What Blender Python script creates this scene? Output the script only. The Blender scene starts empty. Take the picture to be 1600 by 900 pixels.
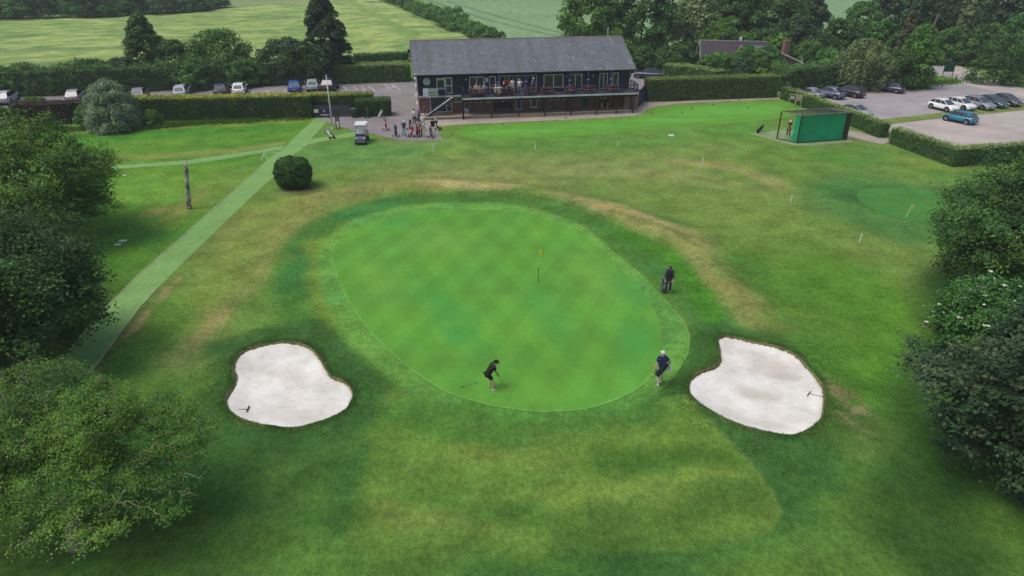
import bpy, bmesh, math, random
import numpy as np
from mathutils import Vector, Matrix, Euler
from math import radians, sin, cos, pi, atan, tan, sqrt

SC = bpy.context.scene
COL = SC.collection

# ------------------------------------------------------------------ camera, world, sun, exposure
CAM_H, PITCH, FOC = 18.5, radians(27.0), 1067.0
cam_data = bpy.data.cameras.new('camera')
cam_data.lens = 24.0
cam_data.sensor_width = 36.0
cam_data.clip_start = 0.1
cam_data.clip_end = 6000
cam = bpy.data.objects.new('camera', cam_data)
COL.objects.link(cam)
cam.location = (0, 0, CAM_H)
cam.rotation_euler = (pi / 2 - PITCH, 0, 0)
SC.camera = cam

SUN_ELEV, SUN_ROT = radians(64), radians(-105)      # high sun behind thin cloud, from the left
world = bpy.data.worlds.new('World')
SC.world = world
world.use_nodes = True
wn = world.node_tree
sky = wn.nodes.new('ShaderNodeTexSky')
sky.sky_type = 'NISHITA'
sky.sun_disc = False
sky.sun_elevation = SUN_ELEV
sky.sun_rotation = SUN_ROT
sky.air_density = 1.0
sky.dust_density = 5.0
sky.ozone_density = 0.6
wn.nodes['Background'].inputs['Strength'].default_value = 0.14
wn.links.new(sky.outputs[0], wn.nodes['Background'].inputs['Color'])

sun_data = bpy.data.lights.new('sun', 'SUN')
sun_data.energy = 1.15
sun_data.angle = radians(28)
sun_data.color = (1.0, 0.96, 0.9)
sun = bpy.data.objects.new('sun', sun_data)
COL.objects.link(sun)
SUN_DIR = Vector((sin(SUN_ROT) * cos(SUN_ELEV), cos(SUN_ROT) * cos(SUN_ELEV), sin(SUN_ELEV)))
sun.rotation_euler = SUN_DIR.to_track_quat('Z', 'Y').to_euler()
sun.location = (0, 0, 60)

SC.view_settings.view_transform = 'Standard'
SC.view_settings.look = 'None'
SC.view_settings.exposure = 0.0
SC.view_settings.gamma = 1.0

# ------------------------------------------------------------------ where a point of the ground lies
CP, SP = cos(PITCH), sin(PITCH)
def ray(px, py):
    a, b = (px - 800) / FOC, (450 - py) / FOC
    return Vector((a, CP + b * SP, -SP + b * CP))
def G(px, py, z=0.0):
    d = ray(px, py)
    t = (z - CAM_H) / d.z
    return Vector((d.x * t, d.y * t, z))
def onplane(px, py, p0, n):
    d = ray(px, py)
    o = Vector((0, 0, CAM_H))
    t = (p0 - o).dot(n) / d.dot(n)
    return o + d * t
def ztop(y, py):                     # height of a point at distance y seen at row py
    return CAM_H - y * tan(PITCH - atan((450 - py) / FOC))
def mpp(p):                          # metres per pixel at a point
    return (p.y * CP + (CAM_H - p.z) * SP) / FOC

# ------------------------------------------------------------------ materials
def L(r, g, b):
    f = lambda c: (c / 255 / 12.92) if c / 255 <= 0.04045 else ((c / 255 + 0.055) / 1.055) ** 2.4
    return (f(r), f(g), f(b), 1.0)
MATS = {}
def newmat(name):
    m = bpy.data.materials.new(name)
    m.use_nodes = True
    MATS[name] = m
    nt = m.node_tree
    return m, nt, nt.nodes['Principled BSDF']
def node(nt, kind, **kw):
    n = nt.nodes.new(kind)
    for k, v in kw.items():
        if k in n.inputs: n.inputs[k].default_value = v
        else: setattr(n, k, v)
    return n
def mixc(nt, fac, a, b, blend='MIX'):
    n = nt.nodes.new('ShaderNodeMix'); n.data_type = 'RGBA'; n.blend_type = blend
    for sock, v in ((n.inputs[0], fac), (n.inputs[6], a), (n.inputs[7], b)):
        if hasattr(v, 'is_output') or isinstance(v, bpy.types.NodeSocket): nt.links.new(v, sock)
        else: sock.default_value = v
    return n.outputs[2]
def noise(nt, scale, detail=4, rough=0.55, vec=None):
    n = node(nt, 'ShaderNodeTexNoise', Scale=scale, Detail=detail, Roughness=rough)
    if vec is not None: nt.links.new(vec, n.inputs['Vector'])
    return n.outputs['Fac']
def ramp(nt, fac, stops):
    n = nt.nodes.new('ShaderNodeValToRGB')
    while len(n.color_ramp.elements) < len(stops): n.color_ramp.elements.new(0.5)
    for e, (p, c) in zip(n.color_ramp.elements, stops):
        e.position = p; e.color = c if len(c) == 4 else (*c, 1)
    nt.links.new(fac, n.inputs[0])
    return n.outputs[0]
def objvec(nt, scale=(1, 1, 1), rot=(0, 0, 0)):
    tc = nt.nodes.new('ShaderNodeTexCoord')
    mp = nt.nodes.new('ShaderNodeMapping')
    mp.inputs['Scale'].default_value = scale
    mp.inputs['Rotation'].default_value = rot
    nt.links.new(tc.outputs['Object'], mp.inputs['Vector'])
    return mp.outputs[0]
def bump(nt, bsdf, h, strength=0.3, dist=0.02):
    b = node(nt, 'ShaderNodeBump', Strength=strength, Distance=dist)
    nt.links.new(h, b.inputs['Height'])
    nt.links.new(b.outputs[0], bsdf.inputs['Normal'])
def g(v): return (v, v, v, 1)

def plain(name, c, rough=0.6, var=0.12, scale=6.0, metal=0.0, bmp=0.0, spec=0.4, coat=0.0):
    if name in MATS: return MATS[name]
    m, nt, b = newmat(name)
    v = objvec(nt)
    n = noise(nt, scale, 5, 0.6, v)
    lo = tuple(x * (1 - var * 1.5) for x in c[:3]) + (1,)
    hi = tuple(min(1, x * (1 + var * 1.5)) for x in c[:3]) + (1,)
    nt.links.new(ramp(nt, n, [(0.3, lo), (0.7, hi)]), b.inputs['Base Color'])
    b.inputs['Roughness'].default_value = rough
    b.inputs['Metallic'].default_value = metal
    b.inputs['Specular IOR Level'].default_value = spec
    b.inputs['Coat Weight'].default_value = coat
    if bmp: bump(nt, b, noise(nt, scale * 6, 4, 0.6, v), bmp, 0.01)
    return m

def paint(name, c): return plain(name, c, 0.28, 0.04, 2.0, 0.0, 0, 0.5, 0.6)

def glassm(name, c, rough=0.08):
    if name in MATS: return MATS[name]
    m, nt, b = newmat(name)
    n = noise(nt, 1.3, 3, 0.5, objvec(nt))
    nt.links.new(ramp(nt, n, [(0.35, tuple(x * 0.6 for x in c[:3])), (0.7, c)]), b.inputs['Base Color'])
    b.inputs['Roughness'].default_value = rough
    b.inputs['Specular IOR Level'].default_value = 0.7
    return m

def leafm(name, dark, mid, light, trans=0.25, gloss=0.35):
    m, nt, b = newmat(name)
    at = node(nt, 'ShaderNodeAttribute', attribute_name='tint')
    col = ramp(nt, at.outputs['Fac'], [(0.0, dark), (0.5, mid), (1.0, light)])
    oi = nt.nodes.new('ShaderNodeObjectInfo')
    hs = node(nt, 'ShaderNodeHueSaturation')
    mr = node(nt, 'ShaderNodeMapRange'); nt.links.new(oi.outputs['Random'], mr.inputs[0])
    mr.inputs[3].default_value = 0.88; mr.inputs[4].default_value = 1.12
    nt.links.new(mr.outputs[0], hs.inputs['Value']); nt.links.new(col, hs.inputs['Color'])
    col = hs.outputs[0]
    nt.links.new(col, b.inputs['Base Color'])
    b.inputs['Roughness'].default_value = 1 - gloss
    b.inputs['Specular IOR Level'].default_value = 0.3
    tr = node(nt, 'ShaderNodeBsdfTranslucent'); nt.links.new(col, tr.inputs[0])
    mx = node(nt, 'ShaderNodeMixShader'); mx.inputs[0].default_value = trans
    nt.links.new(b.outputs[0], mx.inputs[1]); nt.links.new(tr.outputs[0], mx.inputs[2])
    nt.links.new(mx.outputs[0], nt.nodes['Material Output'].inputs['Surface'])
    return m

# ------------------------------------------------------------------ objects
def tag(o, label=None, cat=None, group=None, kind=None):
    if label: o['label'] = label
    if cat: o['category'] = cat
    if group: o['group'] = group
    if kind: o['kind'] = kind
    return o
def thing(name, label, cat, loc=(0, 0, 0), rotz=0.0, group=None):
    o = bpy.data.objects.new(name, None)
    COL.objects.link(o)
    o.location = loc; o.rotation_euler = (0, 0, rotz)
    o.empty_display_size = 0.2
    return tag(o, label, cat, group)
def kids(o): return [c for c in ALLKIDS.get(o.name, [])]
ALLKIDS = {}
def adopt(c, parent):
    if parent is not None:
        c.parent = parent
        ALLKIDS.setdefault(parent.name, []).append(c)
def dup(root, loc, rotz=0.0, label=None, group=None, scale=None):
    r = root.copy(); COL.objects.link(r)
    r.location = loc; r.rotation_euler = (0, 0, rotz)
    if scale is not None: r.scale = scale
    if label: r['label'] = label
    if group: r['group'] = group
    def rec(src, dst):
        for ch in ALLKIDS.get(src.name, []):
            c = ch.copy(); COL.objects.link(c); adopt(c, dst); rec(ch, c)
    rec(root, r)
    return r

class MB:
    """collects shapes for one mesh object"""
    def __init__(s): s.v = []; s.f = []; s.m = []; s.mi = 0
    def add(s, vs, fs, M=None):
        k = len(s.v)
        if M is not None: vs = [M @ Vector(p) for p in vs]
        s.v += [tuple(p) for p in vs]
        s.f += [tuple(i + k for i in f) for f in fs]
        s.m += [s.mi] * len(fs)
        return s
    def box(s, c, d, rz=0.0, M=None):
        x, y, z = d[0] / 2, d[1] / 2, d[2] / 2
        vs = [(-x, -y, -z), (x, -y, -z), (x, y, -z), (-x, y, -z), (-x, -y, z), (x, -y, z), (x, y, z), (-x, y, z)]
        T = Matrix.Translation(c) @ Matrix.Rotation(rz, 4, 'Z')
        if M is not None: T = M @ T
        return s.add(vs, [(0, 3, 2, 1), (4, 5, 6, 7), (0, 1, 5, 4), (1, 2, 6, 5), (2, 3, 7, 6), (3, 0, 4, 7)], T)
    def bar(s, p0, p1, w, h=None):
        p0, p1 = Vector(p0), Vector(p1); h = h or w
        d = p1 - p0
        q = d.to_track_quat('Z', 'Y')
        T = Matrix.Translation((p0 + p1) / 2) @ q.to_matrix().to_4x4()
        return s.box((0, 0, 0), (w, h, d.length), 0, T)
    def tube(s, pts, rs, n=8, cap=True):
        pts = [Vector(p) for p in pts]
        if not hasattr(rs, '__len__'): rs = [rs] * len(pts)
        vs, fs = [], []
        for i, p in enumerate(pts):
            d = (pts[min(i + 1, len(pts) - 1)] - pts[max(i - 1, 0)]).normalized()
            a = d.orthogonal().normalized() if abs(d.z) < 0.95 else Vector((1, 0, 0)).cross(d).normalized()
            if abs(d.z) < 0.95: a = Vector((0, 0, 1)).cross(d).normalized()
            b = d.cross(a)
            for k in range(n):
                t = 2 * pi * k / n
                vs.append(p + (a * cos(t) + b * sin(t)) * rs[i])
        for i in range(len(pts) - 1):
            for k in range(n):
                j = (k + 1) % n
                fs.append((i * n + k, i * n + j, (i + 1) * n + j, (i + 1) * n + k))
        if cap:
            fs.append(tuple(range(n - 1, -1, -1)))
            fs.append(tuple((len(pts) - 1) * n + k for k in range(n)))
        return s.add(vs, fs)
    def cyl(s, p0, p1, r0, r1=None, n=10): return s.tube([p0, p1], [r0, r0 if r1 is None else r1], n)
    def ell(s, c, r, nu=10, nv=7, M=None):
        vs, fs = [], []
        for j in range(nv + 1):
            t = pi * j / nv
            for i in range(nu):
                a = 2 * pi * i / nu
                vs.append((c[0] + r[0] * sin(t) * cos(a), c[1] + r[1] * sin(t) * sin(a), c[2] - r[2] * cos(t)))
        for j in range(nv):
            for i in range(nu):
                k = (i + 1) % nu
                fs.append((j * nu + i, j * nu + k, (j + 1) * nu + k, (j + 1) * nu + i))
        return s.add(vs, fs, M)
    def quad(s, a, b, c, d): return s.add([a, b, c, d], [(0, 1, 2, 3)])
    def slab(s, quad, n, t):                     # a quad given thickness t along n
        n = Vector(n)
        q = [Vector(p) for p in quad]
        vs = q + [p + n * t for p in q]
        return s.add(vs, [(3, 2, 1, 0), (4, 5, 6, 7), (0, 1, 5, 4), (1, 2, 6, 5), (2, 3, 7, 6), (3, 0, 4, 7)])
    def prism(s, poly, z0, z1):
        n = len(poly)
        vs = [(p[0], p[1], z0) for p in poly] + [(p[0], p[1], z1) for p in poly]
        fs = [tuple(range(n - 1, -1, -1)), tuple(range(n, 2 * n))] + [(i, (i + 1) % n, n + (i + 1) % n, n + i) for i in range(n)]
        return s.add(vs, fs)
    def build(s, name, mats, parent=None, smooth=False, bevel=0.0, fix=True, loc=None):
        me = bpy.data.meshes.new(name)
        me.from_pydata(s.v, [], s.f)
        if not isinstance(mats, (list, tuple)): mats = [mats]
        for m in mats: me.materials.append(m)
        if len(mats) > 1: me.polygons.foreach_set('material_index', s.m)
        if fix or bevel:
            bm = bmesh.new(); bm.from_mesh(me)
            if bevel:
                bmesh.ops.bevel(bm, geom=[e for e in bm.edges], offset=bevel, segments=1, affect='EDGES', clamp_overlap=True)
            bmesh.ops.recalc_face_normals(bm, faces=bm.faces)
            bm.to_mesh(me); bm.free()
        if smooth: me.polygons.foreach_set('use_smooth', [True] * len(me.polygons))
        o = bpy.data.objects.new(name, me)
        COL.objects.link(o)
        adopt(o, parent)
        if loc is not None: o.location = loc
        return o

def np_mesh(name, V, F, mats, parent=None, tint=None, smooth=False, colattr=None):
    """V (n,3), F (m,4) or (m,3) numpy -> object"""
    me = bpy.data.meshes.new(name)
    V = np.ascontiguousarray(V, dtype=np.float32); F = np.ascontiguousarray(F, dtype=np.int32)
    m, k = F.shape
    me.vertices.add(len(V)); me.vertices.foreach_set('co', V.ravel())
    me.loops.add(m * k); me.loops.foreach_set('vertex_index', F.ravel())
    me.polygons.add(m); me.polygons.foreach_set('loop_start', np.arange(0, m * k, k, dtype=np.int32))
    if smooth: me.polygons.foreach_set('use_smooth', np.ones(m, dtype=bool))
    if tint is not None:
        a = me.attributes.new('tint', 'FLOAT', 'FACE'); a.data.foreach_set('value', np.asarray(tint, dtype=np.float32))
    if colattr is not None:
        a = me.attributes.new('turf', 'FLOAT_COLOR', 'POINT')
        a.data.foreach_set('color', np.ascontiguousarray(np.concatenate([colattr, np.ones((len(V), 1))], 1), dtype=np.float32).ravel())
    for mt in (mats if isinstance(mats, (list, tuple)) else [mats]): me.materials.append(mt)
    me.update(calc_edges=True)
    o = bpy.data.objects.new(name, me); COL.objects.link(o)
    adopt(o, parent)
    return o

def spline(pts, n=8, closed=True):
    P = [Vector(p) for p in pts]; N = len(P); out = []
    rng = range(N if closed else N - 1)
    for i in rng:
        p0, p1, p2, p3 = (P[(i - 1) % N], P[i], P[(i + 1) % N], P[(i + 2) % N]) if closed else \
            (P[max(i - 1, 0)], P[i], P[i + 1], P[min(i + 2, N - 1)])
        for k in range(n):
            t = k / n
            out.append(0.5 * ((2 * p1) + (p2 - p0) * t + (2 * p0 - 5 * p1 + 4 * p2 - p3) * t * t + (3 * p1 - p0 - 3 * p2 + p3) * t ** 3))
    if not closed: out.append(P[-1])
    return out
def offset(poly, d):                            # positive = outwards for any winding
    N = len(poly)
    area = sum(poly[i].x * poly[(i + 1) % N].y - poly[(i + 1) % N].x * poly[i].y for i in range(N))
    s = 1 if area > 0 else -1
    out = []
    for i in range(N):
        t = (poly[(i + 1) % N] - poly[i - 1]); t.z = 0
        t.normalize()
        out.append(poly[i] + Vector((t.y, -t.x, 0)) * d * s)
    return out
def gp(pts, z=0.0): return [G(x, y, z) for x, y in pts]

def sheet(name, poly, z, mat, kind='structure'):
    mb = MB(); mb.add([(p[0], p[1], z) for p in poly], [tuple(range(len(poly)))])
    o = mb.build(name, mat, fix=False)
    if o.data.polygons[0].normal.z < 0: o.data.flip_normals()
    return tag(o, kind=kind)
def ribbon(name, poly, w, z, mat, closed=True):
    a, b = (offset(poly, w / 2), offset(poly, -w / 2))
    N = len(poly); mb = MB()
    mb.add([(p.x, p.y, z) for p in a] + [(p.x, p.y, z) for p in b],
           [(i, (i + 1) % N, N + (i + 1) % N, N + i) for i in range(N if closed else N - 1)])
    o = mb.build(name, mat)
    if o.data.polygons[0].normal.z < 0: o.data.flip_normals()
    return tag(o, kind='structure')

# value noise in numpy, for the turf's uneven growth
def vnoise(x, y, seed=0):
    r = np.random.RandomState(seed).rand(256, 256)
    xi, yi = np.floor(x).astype(int), np.floor(y).astype(int)
    fx, fy = x - xi, y - yi
    fx, fy = fx * fx * (3 - 2 * fx), fy * fy * (3 - 2 * fy)
    A = lambda i, j: r[i & 255, j & 255]
    return (A(xi, yi) * (1 - fx) + A(xi + 1, yi) * fx) * (1 - fy) + (A(xi, yi + 1) * (1 - fx) + A(xi + 1, yi + 1) * fx) * fy
def fbm(x, y, s, seed=0, oct=4):
    o, a, t = 0, 1.0, 0
    for k in range(oct):
        o = o + a * vnoise(x * s * 2 ** k + 17.3 * k, y * s * 2 ** k - 9.1 * k, seed + k); t += a; a *= 0.5
    return o / t

# ------------------------------------------------------------------ turf material and ground
def turfm(name, attr=True, weave=None, lush=(), base=None, fine=0.3, med=0.25, bmp=0.5, stripes=None, yellow=0.25, hv=1.0, mid=0.0):
    m, nt, b = newmat(name)
    v = objvec(nt)
    if attr:
        at = node(nt, 'ShaderNodeAttribute', attribute_name='turf'); col = at.outputs['Color']
    else:
        rgb = nt.nodes.new('ShaderNodeRGB'); rgb.outputs[0].default_value = base; col = rgb.outputs[0]
    def mul(col, n, amount, lo=0.35, hi=0.65):
        return mixc(nt, 1.0, col, ramp(nt, n, [(lo, g(1 - amount)), (hi, g(1 + amount))]), 'MULTIPLY')
    if stripes:
        for sc, rot, amt in stripes:
            sv = objvec(nt, sc, (0, 0, rot))
            col = mul(col, noise(nt, 1.0, 2, 0.4, sv), amt)
    for (a_, per_, amt) in (weave or ()):
        wv = node(nt, 'ShaderNodeTexWave', Scale=0.314 / per_, Distortion=0.6, Detail=1.0)
        wv.inputs['Detail Scale'].default_value = 0.6
        nt.links.new(objvec(nt, (1, 1, 1), (0, 0, a_)), wv.inputs['Vector'])
        col = mul(col, wv.outputs['Fac'], amt, 0.30, 0.70)
    for (c_, ax, rz_, lc, k_) in lush:
        mp = nt.nodes.new('ShaderNodeMapping'); mp.vector_type = 'TEXTURE'; tc = nt.nodes.new('ShaderNodeTexCoord')
        mp.inputs['Location'].default_value = c_; mp.inputs['Rotation'].default_value = (0, 0, rz_); mp.inputs['Scale'].default_value = (*ax, 1)
        nt.links.new(tc.outputs['Object'], mp.inputs['Vector'])
        gr = nt.nodes.new('ShaderNodeTexGradient'); gr.gradient_type = 'SPHERICAL'; nt.links.new(mp.outputs[0], gr.inputs[0])
        wn_ = node(nt, 'ShaderNodeMath', operation='MULTIPLY'); nt.links.new(gr.outputs['Fac'], wn_.inputs[0]); nt.links.new(noise(nt, 0.8, 4, 0.6, v), wn_.inputs[1])
        col = mixc(nt, ramp(nt, wn_.outputs[0], [(0.05, g(0)), (0.38, g(k_))]), col, lc)
    n1 = noise(nt, 0.45, 5, 0.6, v)
    n2 = noise(nt, 2.6, 6, 0.65, v)
    n3 = noise(nt, 14.0, 6, 0.75, v)
    yel = ramp(nt, noise(nt, 0.3, 6, 0.62, v), [(0.42, g(0)), (0.72, g(1))])
    ym = node(nt, 'ShaderNodeMath', operation='MULTIPLY'); nt.links.new(yel, ym.inputs[0]); ym.inputs[1].default_value = yellow
    col = mixc(nt, ym.outputs[0], col, mixc(nt, 1.0, col, (1.45, 1.05, 0.75, 1), 'MULTIPLY'))
    col = mul(col, n1, med); col = mul(col, n2, med * 0.8); col = mul(col, n3, fine, 0.3, 0.7)
    if mid: col = mul(col, noise(nt, 6.0, 4, 0.7, objvec(nt, (1, 0.6, 1), (0, 0, 0.5))), mid)
    nt.links.new(col, b.inputs['Base Color'])
    b.inputs['Roughness'].default_value = 0.95
    b.inputs['Specular IOR Level'].default_value = 0.1
    add = node(nt, 'ShaderNodeMath', operation='ADD'); nt.links.new(n3, add.inputs[0])
    nt.links.new(noise(nt, 45.0, 3, 0.7, v), add.inputs[1])
    bump(nt, b, add.outputs[0], bmp, 0.05 * hv)
    return m
M_TURF = turfm('rough_turf', fine=0.42, med=0.21, bmp=0.8, mid=0.2)
def blob(p, q, w):                         # a long patch between two points
    a, b = G(*p), G(*q); c = (a + b) / 2; d = b - a
    return (c.x, c.y, 0), (d.length * .62, w), math.atan2(d.y, d.x)
TEAL, LIGHT = L(72, 146, 66), L(120, 166, 78)
M_GREEN = turfm('putting_turf', attr=False, weave=[(radians(22), 2.0, 0.045), (radians(-24), 2.1, 0.035)],
                lush=[(*blob((645, 425), (770, 575), 1.7), TEAL, .75), (*blob((700, 505), (735, 540), 1.4), TEAL, .65), (*blob((1000, 490), (985, 590), 1.6), TEAL, .8), (*blob((820, 430), (900, 560), 1.5), TEAL, .5),
                      (*blob((960, 410), (1010, 500), 1.3), TEAL, .6), (*blob((600, 340), (650, 350), 2.6), TEAL, .6), (*blob((620, 380), (760, 370), 4.0), LIGHT, .3), (*blob((560, 390), (620, 500), 2.0), LIGHT, .25), (*blob((900, 380), (960, 480), 2.0), LIGHT, .3)], base=L(89, 148, 57), fine=0.12, med=0.05, bmp=0.15, yellow=0.30,
                stripes=[((0.09, 0.30, 1), radians(60), 0.08)])
M_COLLAR = turfm('collar_turf', attr=False, base=L(84, 144, 58), fine=0.16, med=0.10, bmp=0.3, yellow=0.2,
                 stripes=[((0.18, 0.30, 1), 0.6, 0.16)])
M_EDGE = turfm('mown_edge_turf', attr=False, base=L(104, 158, 72), fine=0.2, med=0.16, bmp=0.3)
M_PRACT = turfm('practice_turf', attr=False, base=L(93, 152, 60), fine=0.12, med=0.07, bmp=0.15,
                stripes=[((0.05, 0.5, 1), radians(8), 0.10)])
M_PRACT2 = turfm('practice_collar_turf', attr=False, base=L(92, 146, 52), fine=0.16, med=0.1, bmp=0.2)
M_CHIP = turfm('chipping_turf', attr=False, base=L(71, 125, 59), fine=0.2, med=0.09, bmp=0.2)
M_PATH = turfm('path_turf', attr=False, base=L(118, 159, 94), fine=0.14, med=0.10, bmp=0.25, yellow=0.15)

BUNKER_A = spline(gp([(453, 537), (427, 538), (398, 545), (378, 553), (369, 564), (365, 578), (370, 590), (364, 607), (354, 624), (357, 640),
            (375, 655), (398, 663), (431, 669), (458, 671), (487, 665), (520, 654), (542, 640), (551, 622), (549, 609), (538, 599),
            (518, 590), (507, 575), (500, 562), (489, 549), (473, 540)]), 4)
BUNKER_B = spline(gp([(1122, 533), (1129, 528), (1144, 528), (1173, 535), (1207, 542), (1233, 551), (1251, 564), (1271, 587), (1283, 602),
            (1287, 620), (1286, 642), (1280, 658), (1262, 673), (1240, 682), (1218, 681), (1184, 674), (1151, 664), (1107, 642),
            (1084, 624), (1076, 609), (1079, 596), (1093, 584), (1114, 577), (1125, 567), (1126, 553)]), 4)
COLLAR = spline(gp([(749, 317), (691, 318), (640, 322), (596, 331), (550, 347), (515, 369), (498, 392), (495, 415), (502, 450), (520, 490), (550, 535), (590, 577),
          (640, 610), (700, 633), (780, 650), (852, 656), (930, 650), (995, 630), (1040, 603), (1066, 570), (1077, 537), (1072, 510), (1054, 485), (1025, 455), (996, 425), (947, 385), (914, 356), (872, 338), (810, 322)]), 5)
INNER = spline(gp([(740, 328), (690, 329), (641, 333), (580, 346), (542, 366), (523, 384), (518, 402), (526, 430), (543, 467), (568, 505), (597, 537), (640, 575), (691, 608), (735, 625),
          (782, 636), (852, 643), (926, 636), (988, 612), (1015, 588), (1032, 560), (1036, 525), (1020, 480), (990, 440), (950, 400), (910, 367), (870, 347), (830, 334), (785, 329)]), 5)

def in_poly(X, Y, poly):
    inside = np.zeros(X.shape, bool)
    N = len(poly)
    for i in range(N):
        x1, y1, x2, y2 = poly[i].x, poly[i].y, poly[(i + 1) % N].x, poly[(i + 1) % N].y
        if y1 == y2: continue
        c = ((Y < y1) != (Y < y2)) & (X < (x2 - x1) * (Y - y1) / (y2 - y1) + x1)
        inside ^= c
    return inside
def seg_dist(X, Y, pts, closed=False):
    d = np.full(X.shape, 1e9)
    N = len(pts)
    for i in range(N if closed else N - 1):
        a, b = pts[i], pts[(i + 1) % N]
        vx, vy = b.x - a.x, b.y - a.y
        l2 = vx * vx + vy * vy + 1e-12
        t = np.clip(((X - a.x) * vx + (Y - a.y) * vy) / l2, 0, 1)
        d = np.minimum(d, (X - a.x - t * vx) ** 2 + (Y - a.y - t * vy) ** 2)
    return np.sqrt(d)
def sm(a, b, x):
    t = np.clip((x - a) / (b - a), 0, 1)
    return t * t * (3 - 2 * t)

BARLEY = gp([(-700, 112), (0, 112), (300, 108), (560, 96), (640, 90), (760, 60), (700, 42), (640, 20), (585, -2), (560, -20), (345, -20), (345, 14), (0, 30), (-700, 60)])
WHEAT = gp([(662, 2), (640, -60), (2500, -60), (2500, 20), (1700, 60), (1000, 95), (800, 66), (720, 32)])
BELT_FIELD = gp([(-700, 60), (0, 30), (345, 14), (420, 8), (585, -2), (560, -60), (-900, -60)])

def turf_colour(X, Y):
    """albedo of the turf: what grows where (mown, rough, parched, lush)"""
    C = np.empty(X.shape + (3,))
    wx = X + (fbm(X, Y, 0.22, 3) - 0.5) * 3.0
    wy = Y + (fbm(X, Y, 0.22, 11) - 0.5) * 3.0
    def put(m, c, k=1.0):
        m = np.clip(m * k, 0, 1)[..., None]
        C[:] = C * (1 - m) + np.array(c[:3]) * m
    def ell(px, py, rx, ry, soft=0.5, rot=0.0):
        c = G(px, py); ex = (G(px + rx, py) - c).length; ey = (G(px, py - ry) - G(px, py + ry)).length / 2
        dx, dy = wx - c.x, wy - c.y
        a, b = dx * cos(rot) + dy * sin(rot), -dx * sin(rot) + dy * cos(rot)
        return 1 - sm(1 - soft, 1 + soft, np.sqrt((a / ex) ** 2 + (b / ey) ** 2))
    def stroke(pts, w, soft=0.6, warp=True):
        P = spline(gp(pts), 6, False)
        d = seg_dist(wx if warp else X, wy if warp else Y, P)
        return 1 - sm(w * (1 - soft), w * (1 + soft), d)
    C[:] = np.array(L(98, 136, 58)[:3])
    n = fbm(X, Y, 0.07, 21)
    put(sm(0.45, 0.7, n), L(112, 144, 70), 0.8)
    n = fbm(X, Y, 0.12, 31)
    put(sm(0.5, 0.75, n), L(80, 134, 52), 0.7)
    # lawns left of the path
    P = gp([(-300, 160), (500, 186), (440, 250), (340, 335), (225, 425), (110, 560), (-300, 700)])
    put(in_poly(X, Y, P), L(84, 138, 46))
    put(in_poly(X, Y, P) * sm(0.42, 0.7, fbm(X, Y, 0.16, 41)), L(98, 146, 50), 0.8)
    put(stroke([(60, 215), (250, 212), (470, 193)], 2.2), L(66, 132, 42), 0.8)
    put(stroke([(60, 196), (200, 203), (330, 194), (480, 188)], 1.0), L(120, 140, 58), 0.8)
    put(stroke([(160, 248), (280, 243), (430, 224)], 0.8), L(132, 142, 76), 0.6)
    put(ell(230, 295, 70, 25), L(102, 154, 56), 0.7)
    put(ell(287, 318, 16, 22, 0.6), L(148, 148, 92), 0.8)
    put(ell(240, 327, 16, 8, 0.8), L(140, 138, 78), 0.8)
    put(ell(245, 370, 60, 12), L(70, 132, 50), 0.7)
    put(ell(330, 300, 40, 40), L(110, 140, 62), 0.6)
    # far lawn in front of the clubhouse
    put(stroke([(560, 245), (760, 232), (1000, 215), (1180, 205)], 3.2), L(88, 140, 58), 0.8)
    put(stroke([(500, 245), (600, 235), (680, 232)], 4.0), L(92, 142, 72), 0.7)
    put(ell(860, 262, 260, 26), L(118, 142, 76), 0.75)
    put(stroke([(700, 270), (980, 268), (1180, 300)], 1.5), L(132, 146, 86), 0.5)
    put(stroke([(1060, 250), (1160, 268), (1215, 290)], 1.2), L(146, 150, 92), 0.6)
    put(ell(1150, 330, 120, 40), L(112, 144, 66), 0.6)
    put(ell(705, 232, 40, 14), L(110, 148, 60), 0.6)
    # parched bank round the back of the green
    put(stroke([(380, 400), (400, 360), (470, 320), (580, 296), (690, 287), (800, 296), (900, 315), (960, 328)], 2.6), L(132, 142, 78), 0.75)
    put(stroke([(660, 289), (730, 288), (800, 297)], 0.7), L(160, 158, 104), 0.7)
    put(stroke([(900, 316), (960, 330), (1020, 352), (1075, 385), (1125, 425), (1160, 470)], 1.5), L(138, 148, 88), 0.85)
    put(stroke([(945, 328), (1000, 345), (1050, 372)], 0.55), L(168, 162, 110), 0.7)
    put(stroke([(1060, 400), (1110, 425), (1160, 470), (1200, 500)], 1.1), L(128, 142, 78), 0.75)
    put(stroke([(820, 300), (900, 305), (980, 320), (1060, 350)], 0.7), L(78, 128, 56), 0.6)
    put(stroke([(960, 335), (1030, 362), (1090, 400)], 0.35), L(108, 128, 66), 0.8)
    # left parched slope
    put(stroke([(420, 380), (370, 440), (330, 500), (300, 560)], 1.3), L(122, 142, 72), 0.75)
    put(stroke([(345, 490), (310, 535), (290, 580)], 0.6), L(146, 146, 90), 0.7)
    put(stroke([(260, 470), (230, 530), (190, 580)], 1.3), L(88, 138, 50), 0.7)
    put(stroke([(452, 300), (380, 370), (300, 470)], 1.0), L(112, 146, 62), 0.6)
    # dark lush ring round the green
    OUT = offset(COLLAR, 1.4)
    d = seg_dist(X, Y, OUT, True)
    angv = fbm(X, Y, 0.18, 51)
    put((1 - sm(0.6, 1.9, d)), L(66, 120, 48), 0.85 * 1.0)
    put((1 - sm(0.4, 1.8, d)) * sm(0.42, 0.62, angv), L(58, 128, 64), 0.7)
    put(stroke([(478, 380), (490, 430), (515, 480), (560, 535)], 0.9), L(116, 148, 54), 0.6)
    put(stroke([(985, 370), (1040, 410), (1085, 455), (1110, 500)], 0.8), L(66, 128, 34), 0.85)
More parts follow.
